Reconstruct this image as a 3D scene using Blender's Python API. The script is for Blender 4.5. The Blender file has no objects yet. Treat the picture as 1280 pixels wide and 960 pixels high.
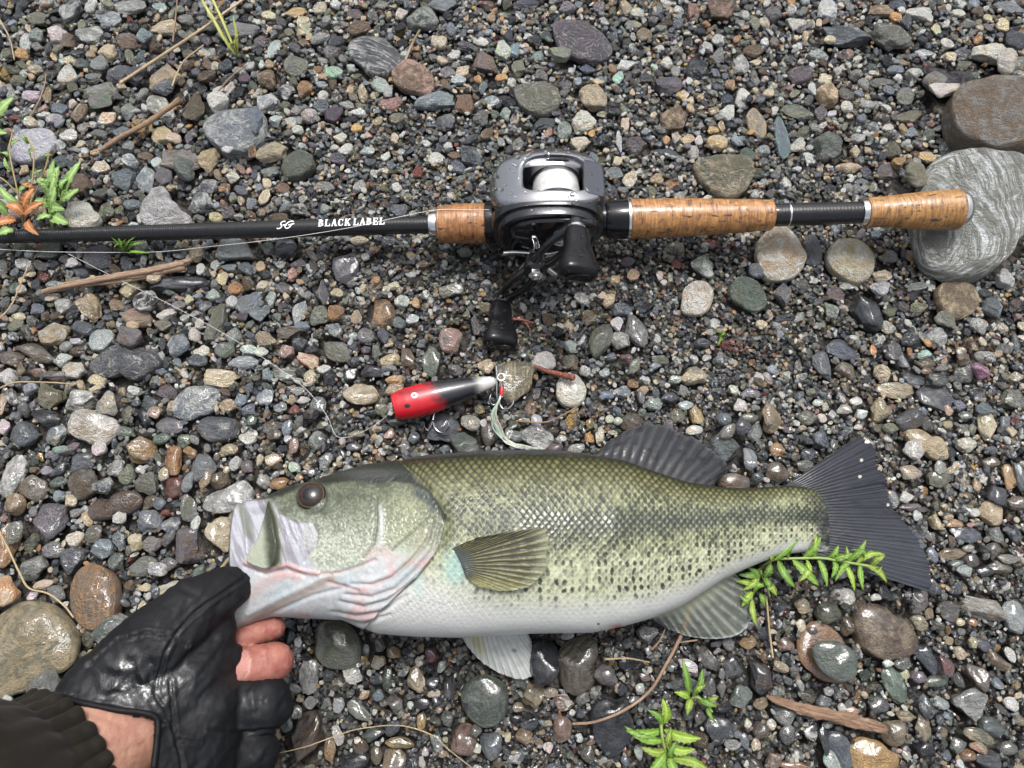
import bpy, bmesh, math, random
import numpy as np
from mathutils import Vector, Matrix, Euler

# ------------------------------------------------------------------ camera, sky, sun, exposure
scene = bpy.context.scene
TILT = math.radians(15.0)
DIST = 0.481
TANH = 0.6656                      # half width of the view at distance 1
CAM = np.array([0.0, -DIST * math.sin(TILT), DIST * math.cos(TILT)])
FWD = np.array([0.0, math.sin(TILT), -math.cos(TILT)])
UPV = np.array([0.0, math.cos(TILT), math.sin(TILT)])
cam_data = bpy.data.cameras.new("camera")
cam = bpy.data.objects.new("camera", cam_data)
scene.collection.objects.link(cam)
cam.location = CAM
cam.rotation_euler = (TILT, 0.0, 0.0)
cam_data.sensor_fit = 'HORIZONTAL'
cam_data.sensor_width = 36.0
cam_data.lens = 18.0 / TANH
cam_data.clip_start = 0.01
cam_data.clip_end = 500.0
cam_data.dof.use_dof = True
cam_data.dof.focus_distance = 0.465
cam_data.dof.aperture_fstop = 14.0
scene.camera = cam

SUN_EL, SUN_AZ = math.radians(65.0), math.radians(12.0)     # soft light from beyond the rod
world = bpy.data.worlds.new("World")
scene.world = world
world.use_nodes = True
wn = world.node_tree.nodes
wl = world.node_tree.links
bgn = wn["Background"]
sky = wn.new("ShaderNodeTexSky")
sky.sky_type = 'NISHITA'
sky.sun_disc = False
sky.sun_elevation = SUN_EL
sky.sun_rotation = SUN_AZ
sky.dust_density = 6.0
sky.ozone_density = 1.0
hs = wn.new("ShaderNodeHueSaturation")
hs.inputs["Saturation"].default_value = 0.34
wl.new(sky.outputs[0], hs.inputs["Color"])
wl.new(hs.outputs[0], bgn.inputs[0])
bgn.inputs[1].default_value = 0.105
sl = bpy.data.lights.new("sun", 'SUN')
sl.energy = 1.4
sl.angle = math.radians(14.0)
sl.color = (1.0, 0.99, 0.97)
sun = bpy.data.objects.new("sun", sl)
scene.collection.objects.link(sun)
sd = Vector((math.sin(SUN_AZ) * math.cos(SUN_EL), math.cos(SUN_AZ) * math.cos(SUN_EL), math.sin(SUN_EL)))
sun.rotation_euler = sd.to_track_quat('Z', 'Y').to_euler()
vs = scene.view_settings
vs.view_transform = 'Standard'
vs.look = 'None'
vs.gamma = 1.0
vs.use_curve_mapping = False
vs.exposure = 1.10

# ------------------------------------------------------------------ pixel <-> place
def P(px, py, z=0.0):
    """photo pixel + height above the ground -> point"""
    d = FWD + np.array([1., 0, 0]) * ((px - 640.0) / 640.0 * TANH) + UPV * ((480.0 - py) / 640.0 * TANH)
    t = (z - CAM[2]) / d[2]
    return CAM + d * t

def PA(px, py, z):
    px = np.asarray(px, float); py = np.asarray(py, float); z = np.asarray(z, float) + 0 * px
    a = (px - 640.0) / 640.0 * TANH; b = (480.0 - py) / 640.0 * TANH
    d = FWD[None] + a[:, None] * np.array([[1., 0, 0]]) + b[:, None] * UPV[None]
    t = (z - CAM[2]) / d[:, 2]
    return CAM[None] + d * t[:, None]

def PROJ(p):
    q = np.asarray(p) - CAM
    w = q @ FWD
    return 640 + q[..., 0] / w / TANH * 640, 480 - (q @ UPV) / w / TANH * 640

def mmpx(px, py, z=0.0):
    """metres per pixel at that place"""
    return float(((P(px, py, z) - CAM) @ FWD) * TANH / 640.0)

# ------------------------------------------------------------------ helpers
C = scene.collection.objects
rng = np.random.default_rng(7)
random.seed(7)

def grid_faces(nu, nv, cu=False, cv=False):
    I = np.arange(nu * nv).reshape(nu, nv)
    if cu: I = np.vstack([I, I[:1]])
    if cv: I = np.hstack([I, I[:, :1]])
    return np.stack([I[:-1, :-1], I[1:, :-1], I[1:, 1:], I[:-1, 1:]], -1).reshape(-1, 4)

def make_mesh(name, verts, faces, mat=None, smooth=True):
    me = bpy.data.meshes.new(name)
    verts = np.asarray(verts, np.float32)
    if isinstance(faces, np.ndarray):
        n, k = faces.shape
        me.vertices.add(len(verts)); me.vertices.foreach_set("co", verts.ravel())
        me.loops.add(n * k); me.loops.foreach_set("vertex_index", faces.astype(np.int32).ravel())
        me.polygons.add(n); me.polygons.foreach_set("loop_start", np.arange(0, n * k, k, dtype=np.int32))
        me.update(calc_edges=True)
    else:
        me.from_pydata(verts.tolist(), [], faces); me.update()
    if smooth: me.polygons.foreach_set("use_smooth", np.ones(len(me.polygons), bool))
    if mat: me.materials.append(mat)
    return me

def set_col(me, name, cols):
    a = me.attributes.new(name, 'FLOAT_COLOR', 'POINT')
    c = np.ones((len(cols), 4), np.float32); c[:, :3] = cols
    a.data.foreach_set("color", c.ravel())

def set_float(me, name, vals):
    a = me.attributes.new(name, 'FLOAT', 'POINT')
    a.data.foreach_set("value", np.asarray(vals, np.float32))

def put(name, me, parent=None, loc=None):
    o = bpy.data.objects.new(name, me); C.link(o)
    if loc is not None: o.location = loc
    if parent is not None:
        o.parent = parent
        w = Matrix.Translation(parent.location)
        if parent.parent: w = Matrix.Translation(Vector((0, 0, 0)))
        o.matrix_parent_inverse = Matrix.Translation(ABS.get(parent.name, Vector((0, 0, 0)))).inverted()
        ABS[o.name] = Vector(loc) if loc is not None else Vector((0, 0, 0))
    else:
        ABS[o.name] = Vector(loc) if loc is not None else Vector((0, 0, 0))
    return o
ABS = {}

def tag(o, label=None, cat=None, group=None, kind=None):
    if label: o["label"] = label
    if cat: o["category"] = cat
    if group: o["group"] = group
    if kind: o["kind"] = kind
    return o

def thing(name, loc, label, cat, group=None):
    o = bpy.data.objects.new(name, None); C.link(o)
    o.empty_display_size = 0.01
    o.location = Vector(loc); ABS[o.name] = Vector(loc)
    return tag(o, label, cat, group)

def smoothstep(a, b, x):
    t = np.clip((x - a) / (b - a), 0, 1); return t * t * (3 - 2 * t)

def vnoise(x, y, seed=0):
    """2-D value noise, 0..1"""
    xi = np.floor(x).astype(np.int64); yi = np.floor(y).astype(np.int64)
    fx = x - xi; fy = y - yi
    fx = fx * fx * (3 - 2 * fx); fy = fy * fy * (3 - 2 * fy)
    def h(a, b):
        n = (a * 374761393 + b * 668265263 + seed * 974711) & 0x7fffffff
        n = ((n ^ (n >> 13)) * 1274126177) & 0x7fffffff
        return ((n ^ (n >> 16)) & 0xffff) / 65535.0
    return (h(xi, yi) * (1 - fx) + h(xi + 1, yi) * fx) * (1 - fy) + (h(xi, yi + 1) * (1 - fx) + h(xi + 1, yi + 1) * fx) * fy

def fbm(x, y, seed=0, o=4):
    s = 0; a = 0.5
    for i in range(o):
        s = s + a * vnoise(x * 2 ** i, y * 2 ** i, seed + i * 17); a *= 0.5
    return s / (1 - 0.5 ** o)

def seg_dist(x, y, pts):
    """distance to a polyline and position 0..1 along it"""
    pts = np.asarray(pts, float); best = np.full(np.shape(x), 1e9); par = np.zeros(np.shape(x))
    n = len(pts) - 1
    for i in range(n):
        a, b = pts[i], pts[i + 1]; d = b - a
        t = np.clip(((x - a[0]) * d[0] + (y - a[1]) * d[1]) / (d @ d + 1e-12), 0, 1)
        r = np.hypot(x - a[0] - t * d[0], y - a[1] - t * d[1])
        m = r < best; best = np.where(m, r, best); par = np.where(m, (i + t) / n, par)
    return best, par

def in_poly(x, y, pts):
    pts = np.asarray(pts, float); c = np.zeros(np.shape(x), bool); n = len(pts)
    for i in range(n):
        (x1, y1), (x2, y2) = pts[i], pts[(i + 1) % n]
        c ^= ((y1 > y) != (y2 > y)) & (x < (x2 - x1) * (y - y1) / (y2 - y1 + 1e-12) + x1)
    return c

def sdf_poly(x, y, pts):
    d, _ = seg_dist(x, y, list(pts) + [pts[0]])
    return np.where(in_poly(x, y, pts), -d, d)

def catmull(pts, n):
    """smooth curve through points, n samples"""
    p = np.asarray(pts, float); k = len(p)
    q = np.vstack([2 * p[0] - p[1], p, 2 * p[-1] - p[-2]])
    seg = np.linalg.norm(np.diff(p, axis=0), axis=1); s = np.r_[0, np.cumsum(seg)]; s /= s[-1]
    u = np.linspace(0, 1, n); i = np.clip(np.searchsorted(s, u, 'right') - 1, 0, k - 2)
    t = ((u - s[i]) / (s[i + 1] - s[i] + 1e-12))[:, None]
    a, b, c, d = q[i], q[i + 1], q[i + 2], q[i + 3]
    return 0.5 * (2 * b + (c - a) * t + (2 * a - 5 * b + 4 * c - d) * t ** 2 + (3 * b - a - 3 * c + d) * t ** 3)

def tube_geo(path, rad, seg=10, cap=True, squash=1.0):
    """tube along a path of points; rad scalar or array"""
    p = np.asarray(path, float); n = len(p); rad = np.broadcast_to(np.asarray(rad, float), (n,))
    t = np.gradient(p, axis=0); t /= np.linalg.norm(t, axis=1)[:, None] + 1e-12
    up = np.array([0, 0, 1.0])
    if abs(t[0] @ up) > 0.95: up = np.array([0, 1.0, 0])
    nrm = np.zeros_like(p); a = up - t[0] * (up @ t[0]); nrm[0] = a / np.linalg.norm(a)
    for i in range(1, n):
        a = nrm[i - 1] - t[i] * (nrm[i - 1] @ t[i]); nrm[i] = a / (np.linalg.norm(a) + 1e-12)
    bi = np.cross(t, nrm)
    ph = np.linspace(0, 2 * np.pi, seg, endpoint=False)
    v = p[:, None] + rad[:, None, None] * (np.cos(ph)[None, :, None] * nrm[:, None] * squash + np.sin(ph)[None, :, None] * bi[:, None])
    f = [tuple(q) for q in grid_faces(n, seg, cv=True)]
    v = v.reshape(-1, 3)
    if cap:
        f.append(tuple(range(seg - 1, -1, -1))); f.append(tuple(range((n - 1) * seg, n * seg)))
    return v, f

class MB:
    """collects geometry for one mesh"""
    def __init__(s): s.v = []; s.f = []; s.n = 0
    def add(s, v, f):
        v = np.asarray(v, float); s.v.append(v)
        s.f += [tuple(int(i) + s.n for i in q) for q in f]; s.n += len(v); return s
    def tube(s, path, rad, seg=10, cap=True, squash=1.0): return s.add(*tube_geo(path, rad, seg, cap, squash))
    def build(s, name, mat, parent=None, loc=None, smooth=True, sharp=None):
        me = make_mesh(name, np.vstack(s.v), s.f, mat, smooth)
        if sharp is not None: me.set_sharp_from_angle(angle=math.radians(sharp))
        return put(name, me, parent, loc)

# ------------------------------------------------------------------ material helpers
class NT:
    def __init__(s, name):
        s.m = bpy.data.materials.new(name); s.m.use_nodes = True
        s.t = s.m.node_tree; s.b = s.t.nodes["Principled BSDF"]
    def n(s, typ, **kw):
        o = s.t.nodes.new("ShaderNode" + typ)
        for k, v in kw.items():
            if k.startswith("i_"):
                key = k[2:]; key = int(key) if key.isdigit() else key
                s.set(o.inputs[key], v)
            else: setattr(o, k, v)
        return o
    def set(s, sock, v):
        if isinstance(v, bpy.types.NodeSocket): s.t.links.new(v, sock)
        else: sock.default_value = v
    def math(s, op, a, b=0.5, clamp=False):
        o = s.t.nodes.new("ShaderNodeMath"); o.operation = op; o.use_clamp = clamp
        s.set(o.inputs[0], a); s.set(o.inputs[1], b); return o.outputs[0]
    def mix(s, f, a, b, blend='MIX'):
        o = s.t.nodes.new("ShaderNodeMix"); o.data_type = 'RGBA'; o.blend_type = blend
        s.set(o.inputs[0], f); s.set(o.inputs[6], a); s.set(o.inputs[7], b); return o.outputs[2]
    def noise(s, scale, detail=4.0, vec=None, rough=0.55, dist=0.0):
        o = s.t.nodes.new("ShaderNodeTexNoise"); o.inputs["Scale"].default_value = scale
        o.inputs["Detail"].default_value = detail; o.inputs["Roughness"].default_value = rough
        o.inputs["Distortion"].default_value = dist
        if vec is not None: s.set(o.inputs["Vector"], vec)
        return o.outputs["Fac"]
    def ramp(s, f, lo, hi):
        o = s.t.nodes.new("ShaderNodeMapRange"); o.interpolation_type = 'SMOOTHSTEP'
        s.set(o.inputs[0], f); o.inputs[1].default_value = lo; o.inputs[2].default_value = hi
        return o.outputs[0]
    def rgb(s, c): 
        o = s.t.nodes.new("ShaderNodeRGB"); o.outputs[0].default_value = (*c, 1); return o.outputs[0]
    def bump(s, h, strength=0.3, dist=0.001, normal=None):
        o = s.t.nodes.new("ShaderNodeBump"); o.inputs["Strength"].default_value = strength
        o.inputs["Distance"].default_value = dist; s.set(o.inputs["Height"], h)
        if normal is not None: s.set(o.inputs["Normal"], normal)
        return o.outputs[0]
    def P(s, **kw):
        for k, v in kw.items(): s.set(s.b.inputs[k.replace("_", " ")], v)
        return s
    def coord(s, which="Object"): return s.t.nodes.new("ShaderNodeTexCoord").outputs[which]

def LIFT(c, k=1.5):
    l = sum(c) / 3.0; k *= .80 + 1.15 * min(.40, l)          # contrast put into the colours: dark stones darker, pale ones paler
    k = min(k, .80 / max(c)); return [x * k for x in c]
def V4(c): return (c[0], c[1], c[2], 1.0)

def simple(name, col, rough=0.4, metal=0.0, coat=0.0, noise=None, var=0.15, bump=0.0, bscale=400.0, **kw):
    m = NT(name); co = m.coord()
    f = m.noise(noise or 120.0, 5, co)
    c = m.mix(f, V4([x * (1 - var) for x in col]), V4([min(1, x * (1 + var)) for x in col]))
    m.P(Base_Color=c, Metallic=metal, Coat_Weight=coat, Coat_Roughness=0.06)
    m.P(Roughness=m.math('ADD', m.math('MULTIPLY', m.noise(60.0, 4, co), 0.2), rough - 0.1, True))
    if bump: m.P(Normal=m.bump(m.noise(bscale, 4, co), bump, 0.0006))
    for k, v in kw.items(): m.P(**{k: v})
    return m.m
# ------------------------------------------------------------------ stones read off the photograph
# traced stones: outline in photo pixels | thickness (share of width) | colours | pattern flags | label
# flags: v veins  b bands  s speckle  m mottle  A angular  R round  F flat  W wet
TRACED = [
 ([(1176,150),(1182,128),(1215,114),(1260,112),(1300,118),(1320,150),(1300,185),(1250,198),(1210,196),(1185,178)], .55, 'br-gr','msR','cobble','large smooth brown-grey cobble resting against the pale banded boulder'),
 ([(1142,240),(1150,215),(1180,199),(1230,201),(1275,215),(1300,238),(1287,270),(1252,308),(1222,345),(1182,350),(1150,335),(1139,300)], .42,'lg-ol','bbA','boulder','big pale grey-green banded boulder carrying the butt of the fishing rod'),
 ([(-25,790),(0,770),(35,751),(62,755),(86,775),(99,805),(94,832),(60,848),(20,867),(-15,880),(-38,840)], .5,'tn-ol','sm','boulder','large tan speckled cobble with a crease, next to the jacket sleeve'),
 ([(100,710),(115,704),(132,712),(145,740),(146,765),(135,785),(115,788),(98,775),(89,750),(92,725)], .6,'or-gr','mmbR','cobble','rust-orange and grey banded oval stone above the gloved thumb'),
 ([(1148,76),(1165,85),(1185,95),(1205,88),(1221,92),(1220,108),(1200,118),(1182,112),(1168,100),(1155,88)], .45,'bk-pu','','cobble','curved dark slate stone shaped like a boomerang'),
 ([(690,22),(715,20),(740,30),(755,45),(768,68),(755,78),(735,80),(715,72),(700,62),(692,45)], .4,'pu-sl','vAF','stone','flat angular purple-grey slate with thin pale veins'),
 ([(643,112),(660,106),(690,108),(700,120),(697,135),(680,143),(658,138),(645,125)], .5,'ol-gr','v','stone','rounded olive-grey stone crossed by one pale vein'),
 ([(865,203),(885,195),(915,194),(938,205),(940,225),(925,245),(900,247),(885,235)], .45,'ol-tn','vmA','stone','flat olive-tan stone with a network of cracks beyond the long cork grip'),
 ([(175,262),(190,240),(203,233),(212,250),(225,262),(242,272),(238,282),(200,283),(176,279)], .5,'lg-gr','mvA','stone','pale grey triangular stone touching the rod blank'),
 ([(110,455),(125,445),(165,438),(200,443),(205,455),(190,463),(150,467),(115,465)], .5,'sl-gr','vA','stone','long dark slate stone crossed by pale quartz veins'),
 ([(79,268),(85,252),(100,250),(115,262),(127,278),(120,284),(85,284)], .6,'wh-cr','m','stone','bright white stone between the rod blank and the leafy weed'),
 ([(254,160),(265,145),(300,138),(330,143),(331,170),(320,188),(295,192),(270,182)], .5,'bl-lg','vs','stone','blue-grey blocky stone with a fine scratchy pale surface'),
 ([(1068,765),(1075,755),(1090,754),(1115,768),(1140,785),(1150,800),(1145,817),(1125,823),(1095,822),(1075,805)], .6,'br-tn','mRWW','cobble','wet smooth brown oval stone below the tail fin'),
 ([(1063,935),(1072,925),(1090,925),(1110,938),(1126,950),(1120,965),(1090,972),(1070,965)], .45,'or-ye','mbAW','stone','wet bright orange angular stone below the split wood sliver'),
 ([(392,785),(402,775),(425,775),(443,785),(452,815),(450,832),(425,836),(402,832),(393,805)], .45,'ol-gn','AWW','stone','wet dark olive-green stone with sky reflection under the fish throat'),
 ([(577,862),(590,848),(612,845),(630,855),(636,880),(628,900),(608,911),(590,903),(579,885)], .55,'gn-bk','RWW','stone','wet dark green round stone below the pelvic fin'),
 ([(1003,795),(1020,780),(1040,785),(1060,808),(1070,835),(1062,855),(1040,855),(1015,840),(1000,820)], .35,'or-pk','mFW','stone','flat pinkish orange stone lying under a dark green stone'),
 ([(1008,805),(1025,798),(1045,805),(1060,825),(1062,842),(1045,850),(1025,840),(1012,822)], .55,'gn-sl','AWW','stone','dark green glossy stone lying on top of a flat pinkish stone'),
 ([(712,800),(735,793),(745,800),(742,830),(735,865),(722,872),(702,858),(700,840)], .6,'ol-br','bbWW','stone','wet olive-brown striped long stone under the fish belly'),
 ([(742,880),(755,872),(770,878),(785,870),(788,890),(783,930),(765,948),(748,935),(742,910)], .4,'bk-sl','sAW','stone','big matt black stone beneath the thin bent twig'),
 ([(946,310),(955,292),(970,283),(985,287),(1000,305),(1008,325),(1000,340),(975,350),(955,348),(947,330)], .5,'tn-lg','mvA','cobble','pale tan quartz stone with angular faces in front of the carbon rod section'),
 ([(1034,315),(1045,300),(1062,297),(1085,308),(1094,330),(1085,350),(1070,357),(1050,345),(1037,332)], .5,'tn-lg','mR','cobble','smooth warm tan rounded stone in front of the butt grip'),
 ([(85,530),(92,517),(115,513),(135,520),(147,532),(140,545),(125,556),(105,550),(92,545)], .5,'wh-tn','mv','stone','white stone marbled with brown stains'),
 ([(210,507),(225,490),(250,483),(272,488),(272,505),(250,520),(230,525)], .5,'bl-wh','mvvA','stone','blue-grey stone thickly streaked with white quartz'),
 ([(435,62),(445,48),(465,47),(490,58),(503,72),(490,92),(470,93),(452,80)], .5,'lg-bk','bbmA','stone','light grey stone with wavy black bands'),
 ([(490,90),(505,77),(525,80),(543,100),(540,115),(520,117),(500,110)], .55,'br-pk','msA','stone','brown-pink mottled blocky stone touching the black-banded one'),
 ([(106,640),(115,628),(135,625),(150,617),(170,617),(176,628),(165,640),(145,643),(128,650),(110,650)], .6,'br-pu','s','stone','smooth brown peanut-shaped stone among mid-sized pebbles'),
 ([(695,485),(703,466),(715,462),(728,475),(733,495),(725,508),(708,509),(698,500)], .55,'wh-cr','mR','stone','egg-shaped white stone under the end of the red twig'),
 ([(624,458),(650,452),(669,455),(665,470),(650,495),(640,505),(628,495),(625,475)], .4,'tn-ol','bbAF','stone','flat tan finely striped stone behind the tail hook of the lure'),
 ([(664,442),(675,439),(693,446),(693,458),(680,461),(666,455)], .6,'wh-wh','A','stone','small bright white block at the start of the red twig'),
 ([(913,360),(925,346),(940,347),(958,365),(958,385),(945,390),(928,382),(915,372)], .5,'gn-ol','mA','stone','mossy green angular stone in front of the long cork grip'),
 ([(853,375),(862,355),(880,350),(892,360),(890,378),(870,393),(855,390)], .55,'wh-tn','mv','stone','white stone with tan blotches in front of the long cork grip'),
 ([(1172,370),(1180,352),(1200,348),(1220,360),(1223,380),(1210,395),(1185,398),(1175,385)], .55,'br-tn','ssm','stone','rough brown pitted stone in front of the banded boulder'),
 ([(1132,540),(1145,535),(1165,545),(1185,560),(1192,572),(1180,575),(1160,565),(1140,552)], .55,'tn-ol','m','stone','long tan-olive stone beside the tip of the tail fin'),
 ([(10,190),(18,170),(40,162),(65,163),(70,178),(55,195),(30,203),(15,200)], .5,'lv-lg','R','cobble','smooth lavender-grey oval stone behind the leafy weed'),
]
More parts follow.
